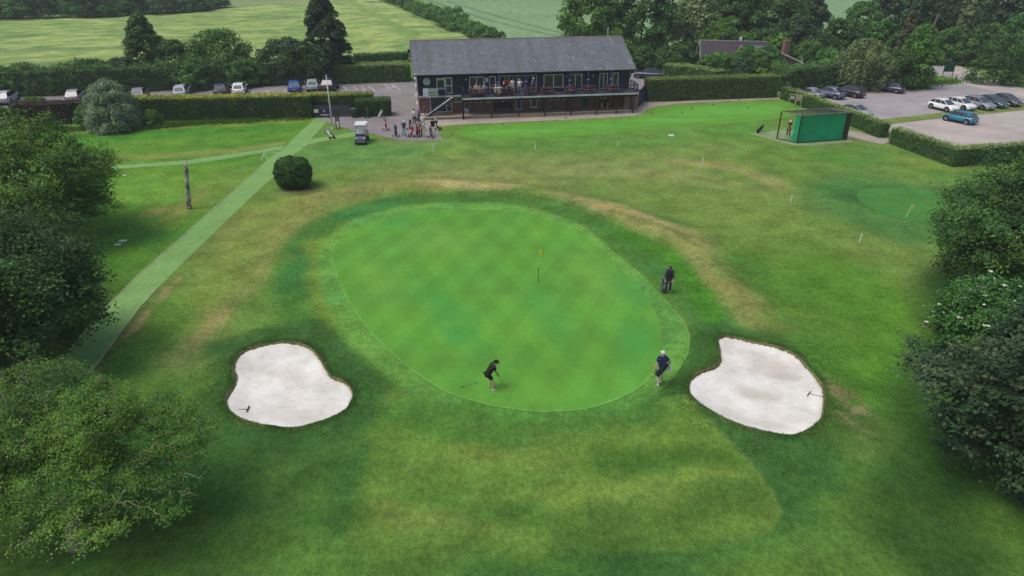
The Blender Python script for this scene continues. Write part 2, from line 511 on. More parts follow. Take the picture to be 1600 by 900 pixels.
    put(stroke([(500, 470), (545, 520), (600, 570)], 0.8), L(112, 146, 56), 0.5)
    # approach in front of the green
    FW = spline(gp([(625, 612), (600, 665), (582, 730), (572, 800), (570, 850), (700, 862), (900, 866), (1080, 862), (1170, 846), (1214, 815), (1208, 775),
                    (1150, 700), (1100, 655), (1062, 620), (990, 640), (800, 670), (680, 640)]), 6)
    # near rough
    near = sm(32, 25, Y)
    put(near, L(84, 130, 54), 0.95)
    put(near * sm(0.4, 0.68, fbm(X, Y, 0.35, 61)), L(92, 136, 54), 0.8)
    put(near * sm(0.5, 0.7, fbm(X, Y, 0.2, 66)), L(56, 104, 46), 0.8)
    for B in (BUNKER_A, BUNKER_B):
        d = seg_dist(wx, wy, B, True)
        put(1 - sm(0.9, 2.6, d), L(60, 107, 50), 0.95)
        put((1 - sm(0.7, 2.2, d)) * sm(0.4, 0.65, fbm(X, Y, 0.9, 71)), L(66, 110, 52), 0.8)
        put((1 - sm(0.04, 0.20, seg_dist(X, Y, B, True) + (fbm(X, Y, 2.2, 73) - 0.5) * 0.35)) * sm(0.45, 0.6, fbm(X, Y, 1.1, 79)), L(150, 146, 104), 0.6)
    put(ell(1345, 660, 40, 30, 0.7), L(92, 116, 62), 0.6)
    fwd = seg_dist(X, Y, FW, True); fwi = in_poly(X, Y, FW); fws = np.where(fwi, -fwd, fwd) + (fbm(X, Y, 0.6, 78) - .5) * 0.6 * (X < 1)
    fsoft = 0.06 + 0.75 * (1 - sm(-4, 3, X))
    d = (1 - sm(-1, 1, fws / fsoft)) * sm(15.6, 18.6, Y + 2.4 * (fbm(X, Y, 0.25, 77) - .5))
    rt = spline(gp([(1066, 600), (1085, 630), (1118, 662), (1165, 702), (1212, 752), (1236, 795)]), 5, False)
    put((1 - sm(0.2, 1.5, seg_dist(X, Y, rt))) * (1 - d), L(62, 108, 50), 0.8)
    put(d, L(98, 140, 56), 1.0)
    put(d * sm(0.42, 0.66, fbm(X * 0.55, Y * 1.6, 0.30, 81)), L(88, 134, 54), 0.8)
    put(d * sm(0.45, 0.72, fbm(X * 0.5, Y * 1.5, 0.34, 86)), L(110, 142, 62), 0.7)
    put(d * stroke([(640, 650), (700, 655), (800, 665), (960, 665)], 0.5), L(108, 138, 56), 0.5)
    put(d * stroke([(600, 800), (700, 815), (860, 845)], 0.55), L(118, 144, 70), 0.6)
    put(d * stroke([(760, 770), (900, 765), (1100, 740)], 0.45), L(116, 152, 66), 0.6)
    put(d * stroke([(960, 730), (1050, 722), (1120, 722)], 0.6), L(64, 112, 40), 0.6)
    put(d * stroke([(850, 810), (1000, 800), (1180, 770)], 0.7), L(70, 114, 46), 0.6)
    e = seg_dist(X, Y, FW, True)
    put((1 - sm(0.03, 0.14, e)) * (Y > 18.2) * (X > 0), L(112, 146, 68), 0.5)
    put(stroke([(640, 630), (760, 668), (880, 672), (1000, 650)], 1.0), L(72, 128, 52), 0.75)
    cd = seg_dist(X, Y, COLLAR, True); ci = in_poly(X, Y, COLLAR); sd = np.where(ci, -cd, cd)
    sharp = sm(-2, 3, X) * sm(24, 27, Y)                   # cleanly cut on the right, growing out softly elsewhere
    m_ = 1 - sm(-0.45 + 0.40 * sharp, 0.45 - 0.40 * sharp, sd + (fbm(X, Y, 0.5, 57) - .5) * 0.7 * (1 - sharp))
    put(m_, L(100, 158, 66)); put(m_ * sm(0.45, 0.68, fbm(X, Y, 0.25, 58)), L(86, 152, 74), 0.7)
    put(m_ * (1 - sm(24.5, 27.5, Y)) * sm(-1, 2, sd + 2.2), L(70, 130, 54), 0.6)
    put(stroke([(275, 425), (222, 482), (185, 530), (142, 588)], 0.22) * sm(0.48, 0.6, fbm(X, Y, 0.9, 59)), L(156, 150, 104), 0.8)
    put(stroke([(105, 549), (150, 495), (221, 422)], 0.2) * sm(0.5, 0.62, fbm(X, Y, 0.9, 60)), L(140, 138, 92), 0.7)
    # right side
    put(stroke([(1180, 420), (1260, 480), (1330, 560), (1360, 650)], 2.4), L(76, 128, 44), 0.8)
    put(stroke([(1300, 420), (1400, 500), (1440, 600)], 2.6), L(82, 138, 40), 0.7)
    put(stroke([(1450, 460), (1440, 520), (1450, 580)], 0.5), L(104, 140, 48), 0.6)
    put(stroke([(1480, 440), (1500, 560), (1480, 700), (1460, 850)], 2.0), L(52, 92, 36), 0.9)
    put(stroke([(1230, 480), (1300, 500), (1340, 520)], 0.4), L(104, 146, 52), 0.5)
    put(ell(1400, 320, 130, 52, 0.35), L(70, 124, 58), 0.85)
    put(ell(1340, 305, 50, 14, 0.7), L(52, 108, 50), 0.7)
    put(stroke([(1420, 250), (1520, 265), (1620, 262)], 1.2), L(118, 140, 66), 0.5)
    put(ell(1322, 630, 26, 24, 0.8) * sm(0.35, 0.6, fbm(X, Y, 1.6, 63)), L(158, 148, 112), 0.85)
    put(ell(1345, 665, 40, 30, 0.8), L(96, 122, 66), 0.5)
    # darker olive patch by foot of the round bush, worn turf round trolley park
    put(ell(462, 298, 34, 8, 0.5), L(92, 100, 60), 0.8)
    put(ell(640, 220, 55, 5, 0.6), L(120, 142, 86), 0.6)
    put(ell(1300, 222, 90, 8, 0.6), L(112, 132, 76), 0.5)
    # darker, duller ground under the near trees
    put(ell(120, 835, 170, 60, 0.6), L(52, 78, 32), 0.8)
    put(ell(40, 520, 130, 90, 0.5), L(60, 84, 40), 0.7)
    # crops
    f = in_poly(X, Y, BARLEY)
    st = fbm(X * 1.0 + 2 * fbm(X, Y, 0.05, 90), Y * 1.6 + 14 * fbm(X, Y, 0.03, 94), 0.2, 91, 5)
    put(f, L(138, 168, 94))
    put(f * sm(0.48, 0.58, st), L(110, 148, 78), 0.7)
    put(f * sm(0.54, 0.64, fbm(X * 0.8, Y * 1.5 + 14 * fbm(X, Y, 0.03, 94), 0.2, 93, 4)), L(90, 126, 70), 0.7)
    put(f * sm(0.46, 0.34, st), L(154, 180, 106), 0.8)
    put(f * stroke([(545, 0), (600, 30), (650, 62), (680, 80)], 1.6), L(112, 150, 74), 0.8)
    put(f * stroke([(0, 78), (120, 76), (260, 70)], 1.6), L(104, 134, 84), 0.6)
    w = in_poly(X, Y, WHEAT)
    put(w, L(112, 152, 104))
    put(w * sm(0.45, 0.7, fbm(X * 0.3, Y, 0.05, 95)), L(124, 162, 112), 0.7)
    for tr in ([(668, 0), (760, 30), (850, 52), (900, 62)], [(700, 2), (780, 26), (880, 52)], [(760, -30), (860, -2), (1000, 20)]):
        put(w * stroke(tr, 0.55, 0.5, False), L(74, 112, 84), 0.85)
    b = in_poly(X, Y, BELT_FIELD)
    put(b, L(118, 150, 92))
    put(b * stroke([(330, 6), (420, 4), (560, -2)], 3.0), L(150, 150, 120), 0.6)
    C *= np.array([1.07, 0.985, 1.06])                     # summer-dry turf leans to olive
    return C

def axis(parts):
    out = []
    for a, b, s in parts: out += list(np.arange(a, b, s))
    return np.array(out)
gx = axis([(-3000, -400, 200), (-400, -140, 20), (-140, -60, 2.0), (-60, -24, 0.45), (-24, 26, 0.16), (26, 70, 0.45), (70, 150, 2.0), (150, 420, 20), (420, 3001, 200)])
gy = axis([(-300, 0, 30), (0, 12, 2), (12, 42, 0.16), (42, 72, 0.3), (72, 110, 0.6), (110, 300, 1.6), (300, 500, 8), (500, 3001, 160)])
XX, YY = np.meshgrid(gx, gy)
BANK = spline(gp([(470, 320), (580, 298), (690, 289), (800, 297), (900, 315), (960, 330), (1020, 352), (1075, 388), (1125, 430), (1150, 470)]), 5, False)
def relief(X, Y):
    z = 0.42 * np.exp(-(seg_dist(X, Y, BANK) / 1.5) ** 2)
    OUT = offset(COLLAR, 0.1)
    z = z * sm(0.1, 2.2, np.where(in_poly(X, Y, OUT), 0, seg_dist(X, Y, OUT, True)))
    for B in (BUNKER_A, BUNKER_B):
        ins = in_poly(X, Y, B)
        d = np.where(ins, 0, seg_dist(X, Y, B, True))
        z = np.maximum(z, 0.10 * np.exp(-(d / 0.8) ** 2))
    return z - 0.0
sel = (np.abs(XX) < 60) & (YY > 12) & (YY < 110)
ZZ = np.zeros_like(XX)
ZZ[sel] = relief(XX[sel], YY[sel])
HID = np.zeros(XX.shape, bool)
for B in (BUNKER_A, BUNKER_B): HID |= in_poly(XX, YY, offset(B, 0.22))
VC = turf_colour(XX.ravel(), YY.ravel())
nx = len(gx)
ii, jj = np.meshgrid(np.arange(len(gy) - 1), np.arange(nx - 1), indexing='ij')
a = (ii * nx + jj).ravel()
F = np.stack([a, a + 1, a + nx + 1, a + nx], 1)
H = HID.ravel()
F = F[~(H[F].all(1))]
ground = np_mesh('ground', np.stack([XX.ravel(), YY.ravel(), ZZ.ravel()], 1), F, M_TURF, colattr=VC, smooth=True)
tag(ground, kind='structure')

# bunkers: turf lip, bare earth face, raked sand
def sandm():
    m, nt, b = newmat('bunker_sand')
    v = objvec(nt)
    n1 = noise(nt, 0.55, 6, 0.6, v); n2 = noise(nt, 2.2, 6, 0.6, objvec(nt, (1, 2.2, 1), (0, 0, 0.35))); n3 = noise(nt, 30, 4, 0.7, v)
    c = ramp(nt, n1, [(0.36, L(206, 205, 198)), (0.62, L(229, 229, 224))])
    c = mixc(nt, 1.0, c, ramp(nt, n2, [(0.26, g(0.84)), (0.48, g(1.0))]), 'MULTIPLY')
    for p, q, w_, k_ in (((1150, 545), (1270, 600), 1.6, .5), ((1130, 600), (1230, 625), .9, .55), ((1185, 580), (1262, 590), .5, .7), ((1160, 650), (1250, 672), .6, .35), ((420, 640), (520, 650), 1.2, .4), ((440, 570), (480, 610), 1.0, .35)):
        a_, b_ = G(*p), G(*q); m_ = (a_ + b_) / 2; dv = b_ - a_
        mp = nt.nodes.new('ShaderNodeMapping'); mp.vector_type = 'TEXTURE'; tc = nt.nodes.new('ShaderNodeTexCoord')
        mp.inputs['Location'].default_value = (m_.x, m_.y, 0); mp.inputs['Rotation'].default_value = (0, 0, math.atan2(dv.y, dv.x)); mp.inputs['Scale'].default_value = (dv.length * .6, w_, 1)
        nt.links.new(tc.outputs['Object'], mp.inputs['Vector'])
        gr = nt.nodes.new('ShaderNodeTexGradient'); gr.gradient_type = 'SPHERICAL'; nt.links.new(mp.outputs[0], gr.inputs[0])
        mu = node(nt, 'ShaderNodeMath', operation='MULTIPLY'); nt.links.new(gr.outputs['Fac'], mu.inputs[0]); nt.links.new(noise(nt, 1.6, 5, 0.7, objvec(nt, (1, 2.0, 1), (0, 0, .3))), mu.inputs[1])
        c = mixc(nt, ramp(nt, mu.outputs[0], [(0.10, g(0)), (0.34, g(k_))]), c, L(186, 178, 168))
    c = mixc(nt, 1.0, c, ramp(nt, n3, [(0.2, g(0.93)), (0.8, g(1.05))]), 'MULTIPLY')
    nt.links.new(c, b.inputs['Base Color']); b.inputs['Roughness'].default_value = 0.95
    b.inputs['Specular IOR Level'].default_value = 0.1
    add = node(nt, 'ShaderNodeMath', operation='ADD'); nt.links.new(n2, add.inputs[0]); nt.links.new(noise(nt, 9, 5, 0.65, v), add.inputs[1])
    bump(nt, b, add.outputs[0], 0.5, 0.07)
    return m
M_SAND = sandm()
M_SOIL = plain('bunker_soil', L(112, 110, 70), 0.95, 0.35, 4, bmp=0.5)
for B in (BUNKER_A, BUNKER_B):
    lip, drop = [], []
    rnd = random.Random(4)
    N = len(B)
    jit = [rnd.uniform(-0.025, 0.025) for _ in range(N)]
    Bj = [p + (p - B[i - 1]).cross(Vector((0, 0, 1))).normalized() * jit[i] for i, p in enumerate(B)]
    o1, o0, i1 = offset(Bj, 0.75), offset(Bj, 0.35), offset(Bj, -0.05)
    rows = [(o1, None), (o0, 0.012), (Bj, 0.028)]
    V = []
    for poly, dz in rows:
        X = np.array([p.x for p in poly]); Y = np.array([p.y for p in poly])
        Z = relief(X, Y)
        V.append(np.stack([X, Y, Z + (dz if dz else 0.006)], 1))
    V = np.concatenate(V)
    F = []
    for r in range(2):
        for i in range(N):
            k = (i + 1) % N
            F.append((r * N + i, r * N + k, (r + 1) * N + k, (r + 1) * N + i))
    o = np_mesh('bunker_lip', V, np.array(F), M_TURF, colattr=turf_colour(V[:, 0], V[:, 1]), smooth=True)
    if o.data.polygons[0].normal.z < 0: o.data.flip_normals()
    tag(o, kind='structure')
    mb = MB()
    zt = V[2 * N:, 2]
    mb.add([(p.x, p.y, zt[i] - 0.002) for i, p in enumerate(Bj)] + [(p.x, p.y, -0.10) for p in i1],
           [(i, (i + 1) % N, N + (i + 1) % N, N + i) for i in range(N)])
    tag(mb.build('bunker_face', M_SOIL), kind='structure')
    # sand floor with low waves
    xs = np.arange(min(p.x for p in B) - .3, max(p.x for p in B) + .3, 0.12); ys = np.arange(min(p.y for p in B) - .3, max(p.y for p in B) + .3, 0.12)
    sx, sy = np.meshgrid(xs, ys)
    d = seg_dist(sx, sy, B, True)
    ins = in_poly(sx, sy, offset(B, 0.15))
    sz = -0.11 + 0.115 * np.exp(-(d / 0.5) ** 2) * in_poly(sx, sy, B) + 0.06 * (fbm(sx, sy, 0.9, 7) - 0.5) - 0.05 * (1 - np.exp(-(d / 1.5) ** 2))
    n2 = len(xs); ii, jj = np.meshgrid(np.arange(len(ys) - 1), np.arange(n2 - 1), indexing='ij')
    a = (ii * n2 + jj).ravel(); F = np.stack([a, a + 1, a + n2 + 1, a + n2], 1)
    F = F[ins.ravel()[F].any(1)]
    tag(np_mesh('sand', np.stack([sx.ravel(), sy.ravel(), sz.ravel()], 1), F, M_SAND, smooth=True), kind='structure')

# the green, its collar and the mown lines round them
sheet('putting_green', INNER, 0.012, M_GREEN)
nC, nI = len(COLLAR), len(INNER)
ribbon('mown_edge', COLLAR[int(nC * .64):] + COLLAR[:int(nC * .16)], 0.07, 0.008, M_EDGE, closed=False)
ribbon('mown_edge', INNER[int(nI * .16):int(nI * .68)], 0.10, 0.016, M_EDGE, closed=False)
PR = spline(gp([(712, 206), (735, 197), (800, 192.5), (900, 188), (990, 182.5), (1010, 177.5), (1016, 171), (1050, 166), (1120, 161), (1215, 158), (1262, 166), (1245, 180),
                (1180, 190), (1100, 197), (1000, 205), (900, 212), (800, 217), (735, 215)]), 5)
sheet('practice_green_collar', PR, 0.006, M_PRACT2)
PR2 = spline(gp([(745, 208), (770, 201), (850, 196), (950, 191), (1020, 183), (1050, 173), (1120, 165), (1200, 162), (1225, 170), (1200, 180),
                (1110, 189), (1000, 198), (900, 206), (800, 213)]), 5)
sheet('practice_green', PR2, 0.012, M_PRACT)
CH = spline(gp([(1340, 300), (1370, 293), (1420, 294), (1480, 304), (1560, 325), (1600, 350), (1560, 362), (1480, 355), (1400, 340), (1350, 320)]), 5)
sheet('chipping_green', CH, 0.008, M_CHIP)
ribbon('mown_edge', CH, 0.06, 0.012, plain('dark_turf_edge', L(52, 104, 50), 0.95, 0.3, 3))

# paths of pale artificial turf, with edging boards
MAIN = gp([(95, 565), (107, 549), (150, 497), (221, 425), (290, 365), (326, 332), (386, 280), (416, 251), (442, 233), (470, 205), (493, 184),
           (512, 186), (508, 193), (486, 217), (520, 212), (556, 205.5), (575, 207), (562, 211.5), (530, 216), (480, 226), (460, 240), (427, 277), (403, 298), (364, 335), (333, 365), (271, 425), (220, 478),
           (182, 527), (140, 585), (120, 615), (70, 600)])
sheet('path', MAIN, 0.005, M_PATH)
BR = gp([(60, 262), (150, 261), (290, 251), (360, 241), (445, 227), (440, 233.5), (360, 247), (300, 256), (150, 266), (60, 268)])
sheet('path', BR, 0.0085, M_PATH)
M_BOARD = plain('weathered_board', L(168, 168, 140), 0.85, 0.25, 3)
def edging(pts, name='path_edging'):
    mb = MB()
    for p, q in zip(pts[:-1], pts[1:]):
        n = max(1, int((q - p).length / 2.0))
        for k in range(n):
            a, b = p.lerp(q, k / n), p.lerp(q, (k + 0.97) / n)
            mb.bar(a + Vector((0, 0, 0.01)), b + Vector((0, 0, 0.01)), 0.05, 0.05)
    return tag(mb.build(name, M_BOARD), kind='structure')
edging(gp([(107, 549), (150, 497), (221, 425), (290, 365), (326, 332), (386, 280), (414, 254)]))
edging(gp([(140, 585), (182, 527), (220, 478), (250, 446)]))
edging(gp([(150, 261), (290, 251), (360, 241), (442, 226.5)]))

# ------------------------------------------------------------------ roads, car parks, paving
def tarm(name, c, worn, sc=1.0, patch=0.18):
    m, nt, b = newmat(name)
    v = objvec(nt)
    col = ramp(nt, noise(nt, 0.16 * sc, 6, 0.65, v), [(0.32, c), (0.7, worn)])
    col = mixc(nt, 1.0, col, ramp(nt, noise(nt, 1.1 * sc, 5, 0.7, objvec(nt, (0.35, 1, 1), (0, 0, -0.2))), [(0.3, g(1 - patch)), (0.65, g(1 + patch * 0.5))]), 'MULTIPLY')
    col = mixc(nt, 1.0, col, ramp(nt, noise(nt, 9, 5, 0.8, v), [(0.3, g(0.86)), (0.7, g(1.12))]), 'MULTIPLY')
    nt.links.new(col, b.inputs['Base Color']); b.inputs['Roughness'].default_value = 0.9
    b.inputs['Specular IOR Level'].default_value = 0.2
    bump(nt, b, noise(nt, 28, 4, 0.7, v), 0.4, 0.02)
    return m
M_TARMAC = tarm('tarmac', L(126, 122, 124), L(146, 141, 142))
M_GRAVEL = tarm('gravel_surface', L(160, 154, 150), L(188, 180, 174), 1.2, 0.14)
M_LOT = tarm('worn_tarmac', L(142, 139, 142), L(172, 167, 168), 1.2, 0.14)
M_CONC = tarm('concrete_paving', L(148, 140, 130), L(172, 164, 152), 2.0, 0.12)
M_WHITE = plain('white_road_paint', L(206, 206, 206), 0.8, 0.2, 3)
M_VERGE = turfm('verge_turf', attr=False, base=L(112, 130, 66), fine=0.25, med=0.2)

sheet('car_park', gp([(-260, 168), (-260, 152), (0, 148), (300, 140), (530, 130), (650, 126), (690, 120), (1015, 112), (1100, 118), (1030, 155), (1010, 163), (990, 180), (690, 186), (684, 206),
      (692, 218), (672, 220), (625, 218), (590, 211), (572, 206), (556, 205.5), (535, 199), (515, 192), (497, 184), (486, 182), (300, 184), (0, 190), (-260, 200)]), 0.010, M_TARMAC)
PAVE = gp([(672, 206), (684, 197.5), (720, 194.5), (800, 191), (900, 186.5), (985, 181.5), (1006, 177), (1010, 171), (1030, 165.5), (1060, 162), (1120, 159), (1218, 155),
           (1218, 152), (1120, 155), (1040, 159.5), (1012, 158), (1000, 150), (990, 150), (985, 170), (850, 176), (700, 184), (665, 186), (660, 198)])
sheet('concrete_path', PAVE, 0.016, M_CONC)
LOT_A = gp([(1225, 148), (1262, 138), (1330, 134), (1420, 135), (1500, 129.5), (1508, 127), (1490, 121), (1470, 122), (1445, 115), (1430, 100), (1440, 90), (1490, 93), (1500, 104), (1540, 121), (1640, 152),
            (1800, 200), (1800, 240), (1700, 252), (1490, 240), (1440, 225), (1390, 206), (1300, 176)])
sheet('car_park', LOT_A, 0.010, M_LOT)
sheet('car_park', gp([(1372, 197), (1440, 189), (1500, 183), (1600, 173), (1760, 155), (1860, 230), (1700, 250), (1490, 240), (1440, 225), (1390, 206)]), 0.016, M_GRAVEL)
sheet('road', gp([(1500, 129.5), (1512, 126), (1495, 117), (1478, 112), (1470, 100), (1488, 96), (1505, 106), (1545, 121), (1640, 152), (1800, 205), (1760, 205), (1600, 155)]), 0.022, M_GRAVEL)
VG = gp([(1352, 190), (1385, 186), (1440, 180), (1500, 172), (1600, 160.5), (1700, 149), (1760, 155), (1600, 172), (1500, 182), (1440, 188), (1376, 196)])
sheet('grass_verge', VG, 0.028, M_VERGE)
sheet('grass_verge', spline(gp([(1395, 133), (1410, 122), (1440, 118), (1470, 119), (1492, 123), (1500, 128), (1480, 131), (1430, 134)]), 4), 0.034, turfm('island_turf', attr=False, base=L(88, 124, 52), fine=0.3, med=0.2))
sheet('concrete_path', gp([(1320, 204), (1340, 206), (1372, 216), (1383, 214), (1378, 208), (1390, 207), (1392, 222), (1378, 226), (1360, 222), (1325, 214)]), 0.030, M_CONC)
def line(p, q, w=0.10, z=0.020):
    a, b = G(*p), G(*q)
    n = (b - a).cross(Vector((0, 0, 1))).normalized() * w / 2
    mb = MB(); mb.add([(v.x, v.y, z) for v in (a - n, b - n, b + n, a + n)], [(0, 1, 2, 3)])
    o = mb.build('bay_marking', M_WHITE)
    if o.data.polygons[0].normal.z < 0: o.data.flip_normals()
    tag(o, kind='structure')
for p, q in [((536, 135), (543, 142)), ((552, 134.5), (558, 140.5)), ((564, 134), (571.5, 142)), ((575, 134), (586.5, 143)), ((600, 131.5), (607.5, 137.5)),
             ((612, 131), (626, 141)), ((576, 143.5), (625, 140.7)), ((590, 139.5), (620, 136.5)), ((603, 134), (617, 134)), ((417, 142), (419, 145)), ((444, 140), (447.5, 145)),
             ((604, 141.5), (617, 134.6)), ((330, 146), (334, 150)), ((395, 143), (398, 147))]:
    line(p, q)

# ------------------------------------------------------------------ clubhouse
YAW = radians(9.05)
CO = Vector((-10.9, 81.4, 0))
DU, DW = Vector((cos(YAW), sin(YAW), 0)), Vector((-sin(YAW), cos(YAW), 0))
def BL(px, py, w=0.0):
    p = onplane(px, py, CO + DW * w, DW)
    return (p - CO).dot(DU), p.z
def BW(u, w, z): return CO + DU * u + DW * w + Vector((0, 0, z))
def Ur(px, w=0.0, z=3.3):                      # u of a pixel column at height z
    u = 10.0
    for _ in range(20):
        p = BW(u, w, z); d = p.y * CP + (CAM_H - z) * SP
        e = (px - 800) / FOC * d - p.x
        u += e / DU.x * 0.9
    return u

M_NAVY = plain('navy_boarding', L(36, 42, 56), 0.65, 0.15, 2.0)
M_NAVYP = plain('navy_paint', L(34, 40, 70), 0.5, 0.1, 2.0)
M_BLACKW = plain('dark_timber', L(32, 30, 34), 0.7, 0.2, 3.0)
M_UPVC = plain('white_frame', L(214, 216, 214), 0.45, 0.04, 3.0)
M_PANE = glassm('dark_pane', L(58, 70, 66))
M_DECK = plain('deck_boards', L(58, 60, 70), 0.8, 0.25, 1.5)
M_DECKEDGE = plain('grey_deck_edge', L(186, 187, 190), 0.8, 0.2, 2.0)
def brickm(name, c1, c2, mortar):
    m, nt, b = newmat(name)
    tc = nt.nodes.new('ShaderNodeTexCoord')
    sx = nt.nodes.new('ShaderNodeSeparateXYZ'); nt.links.new(tc.outputs['Object'], sx.inputs[0])
    ad = node(nt, 'ShaderNodeMath', operation='ADD'); nt.links.new(sx.outputs[0], ad.inputs[0]); nt.links.new(sx.outputs[1], ad.inputs[1])
    cb = nt.nodes.new('ShaderNodeCombineXYZ'); nt.links.new(ad.outputs[0], cb.inputs[0]); nt.links.new(sx.outputs[2], cb.inputs[1])
    br = node(nt, 'ShaderNodeTexBrick', Scale=1.0)
    br.inputs['Color1'].default_value = c1; br.inputs['Color2'].default_value = c2; br.inputs['Mortar'].default_value = mortar
    br.inputs['Brick Width'].default_value = 0.225; br.inputs['Row Height'].default_value = 0.075; br.inputs['Mortar Size'].default_value = 0.01
    nt.links.new(cb.outputs[0], br.inputs['Vector'])
    c = mixc(nt, 1.0, br.outputs['Color'], ramp(nt, noise(nt, 1.2, 5, 0.6, tc.outputs['Object']), [(0.3, g(0.75)), (0.7, g(1.2))]), 'MULTIPLY')
    nt.links.new(c, b.inputs['Base Color']); b.inputs['Roughness'].default_value = 0.9
    bump(nt, b, br.outputs['Fac'], -0.4, 0.01)
    return m
M_BRICK = brickm('red_brick', L(142, 86, 70), L(120, 70, 60), L(150, 140, 130))
M_BRICKT = brickm('tan_brick', L(158, 140, 118), L(140, 122, 104), L(160, 152, 140))
def slatem(name, base, spots=True):
    m, nt, b = newmat(name)
    tc = nt.nodes.new('ShaderNodeTexCoord')
    br = node(nt, 'ShaderNodeTexBrick', Scale=1.0)
    mp = nt.nodes.new('ShaderNodeMapping'); nt.links.new(tc.outputs['Object'], mp.inputs[0])
    br.inputs['Brick Width'].default_value = 0.33; br.inputs['Row Height'].default_value = 0.2295; br.inputs['Mortar Size'].default_value = 0.006
    br.inputs['Color1'].default_value = g(0.85); br.inputs['Color2'].default_value = g(1.12); br.inputs['Mortar'].default_value = g(0.6)
    nt.links.new(mp.outputs[0], br.inputs['Vector'])
    col = mixc(nt, 1.0, base, br.outputs['Color'], 'MULTIPLY')
    st = objvec(nt, (0.9, 0.16, 0.16), (0, 0, 0.06))
    col = mixc(nt, 1.0, col, ramp(nt, noise(nt, 1.0, 5, 0.6, st), [(0.34, (0.83, 0.82, 0.83, 1)), (0.64, (1.15, 1.17, 1.16, 1))]), 'MULTIPLY')
    pn = ramp(nt, noise(nt, 0.5, 4, 0.6, tc.outputs['Object']), [(0.45, g(0)), (0.75, g(1))])
    col = mixc(nt, pn, col, mixc(nt, 1.0, col, (1.12, 0.98, 1.0, 1), 'MULTIPLY'))
    if spots:
        vo = node(nt, 'ShaderNodeTexVoronoi', Scale=1.3); nt.links.new(tc.outputs['Object'], vo.inputs['Vector'])
        ns = noise(nt, 5, 3, 0.6, tc.outputs['Object'])
        ad = node(nt, 'ShaderNodeMath', operation='ADD'); nt.links.new(vo.outputs['Distance'], ad.inputs[0]); 
        mu = node(nt, 'ShaderNodeMath', operation='MULTIPLY'); nt.links.new(ns, mu.inputs[0]); mu.inputs[1].default_value = 0.25
        nt.links.new(mu.outputs[0], ad.inputs[1])
        sp = ramp(nt, ad.outputs[0], [(0.23, g(0.85)), (0.28, g(0))])
        gate = ramp(nt, noise(nt, 0.35, 3, 0.5, tc.outputs['Object']), [(0.40, g(0)), (0.48, g(1))])
        mm = node(nt, 'ShaderNodeMath', operation='MULTIPLY'); nt.links.new(sp, mm.inputs[0]); nt.links.new(gate, mm.inputs[1])
        col = mixc(nt, mm.outputs[0], col, L(180, 184, 186))
    nt.links.new(col, b.inputs['Base Color']); b.inputs['Roughness'].default_value = 0.6
    b.inputs['Specular IOR Level'].default_value = 0.35
    return m
M_SLATE = slatem('roof_slate', L(110, 117, 123))
M_HUNG = slatem('hung_slate', L(100, 106, 118), False)
M_RIDGE = plain('ridge_tile', L(126, 112, 100), 0.8, 0.25, 3)

club = thing('clubhouse', 'long two storey clubhouse with grey slate roof, navy upper floor and balcony', 'clubhouse', CO, YAW)
UL, WD, ZD, ZE = 25.4, 11.0, 2.40, 4.78
mb = MB(); mb.box((UL / 2, WD / 2, 1.2), (UL, WD, 2.4)); mb.build('brick_wall', M_BRICK, club)
mb = MB()
nb = 15
for k in range(nb):                                   # shiplap boards of the front, each lapping the next
    z0 = 2.402 + k * (ZE + 0.05 - 2.402) / nb; z1 = z0 + (ZE + 0.05 - 2.402) / nb
    mb.slab([(-0.02, -0.06, z0), (UL + 0.02, -0.06, z0), (UL + 0.02, -0.03, z1), (-0.02, -0.03, z1)], (0, 1, 0), 0.2)
mb.build('boarded_wall', M_NAVY, club)
mb = MB(); mb.box((UL / 2, WD / 2 + 0.1, 3.6), (UL - 0.04, WD - 0.4, 2.4)); mb.build('upper_wall', M_NAVY, club)
for u, nm in ((-0.05, M_HUNG), (UL + 0.05, M_NAVY)):
    mb = MB()
    s = 1 if u > 0 else -1
    P = [(0.0, 2.41), (WD, 2.41), (WD, ZE), (WD / 2, 7.5), (0.0, ZE)]
    vs = [(u - 0.05, w, z) for w, z in P] + [(u + 0.05, w, z) for w, z in P]
    n = 5
    mb.add(vs, [tuple(range(n)), tuple(range(2 * n - 1, n - 1, -1))] + [(i, (i + 1) % n, n + (i + 1) % n, n + i) for i in range(n)])
    mb.build('gable', nm, club)
mb = MB(); mb.box((-0.03, WD / 2, 1.2), (0.06, WD - 0.02, 2.38)); mb.build('gable_base', M_BRICKT, club)

# roof, in lapped courses of slate
U0, U1, WR, ZR = -0.55, 25.9, 5.5, 7.72
def slope(w_e, z_e, w_r, z_r, ncourse):
    mb = MB()
    dv = Vector((0, w_r - w_e, z_r - z_e)); n = Vector((0, -(z_r - z_e), w_r - w_e)); 
    if n.z < 0: n = -n
    n.normalize()
    for k in range(ncourse):
        a = Vector((0, w_e, z_e)) + dv * (k / ncourse); b = Vector((0, w_e, z_e)) + dv * (min(k + 1.12, ncourse) / ncourse)
        lo, hi = a + n * 0.045, b + n * 0.012
        vs = []
        for u in (U0, U1):
            vs += [(u, a.y, a.z), (u, lo.y, lo.z), (u, hi.y, hi.z), (u, b.y, b.z)]
        mb.add(vs, [(0, 4, 5, 1), (1, 5, 6, 2), (0, 1, 2, 3), (7, 6, 5, 4), (3, 7, 4, 0)])
    return mb
roof = slope(-0.9, 4.74, WR, ZR, 30).build('roof', M_SLATE, club)
slope(WD + 0.9, 4.74, WR, ZR, 30).build('roof', M_SLATE, club)
mb = MB(); 
for k in range(58):
    a = U0 + k * (U1 - U0) / 58
    mb.tube([(a, WR, ZR + 0.0), (a + 0.44, WR, ZR + 0.0)], [0.115, 0.105], 8)
mb.build('ridge_tiles', M_RIDGE, roof)
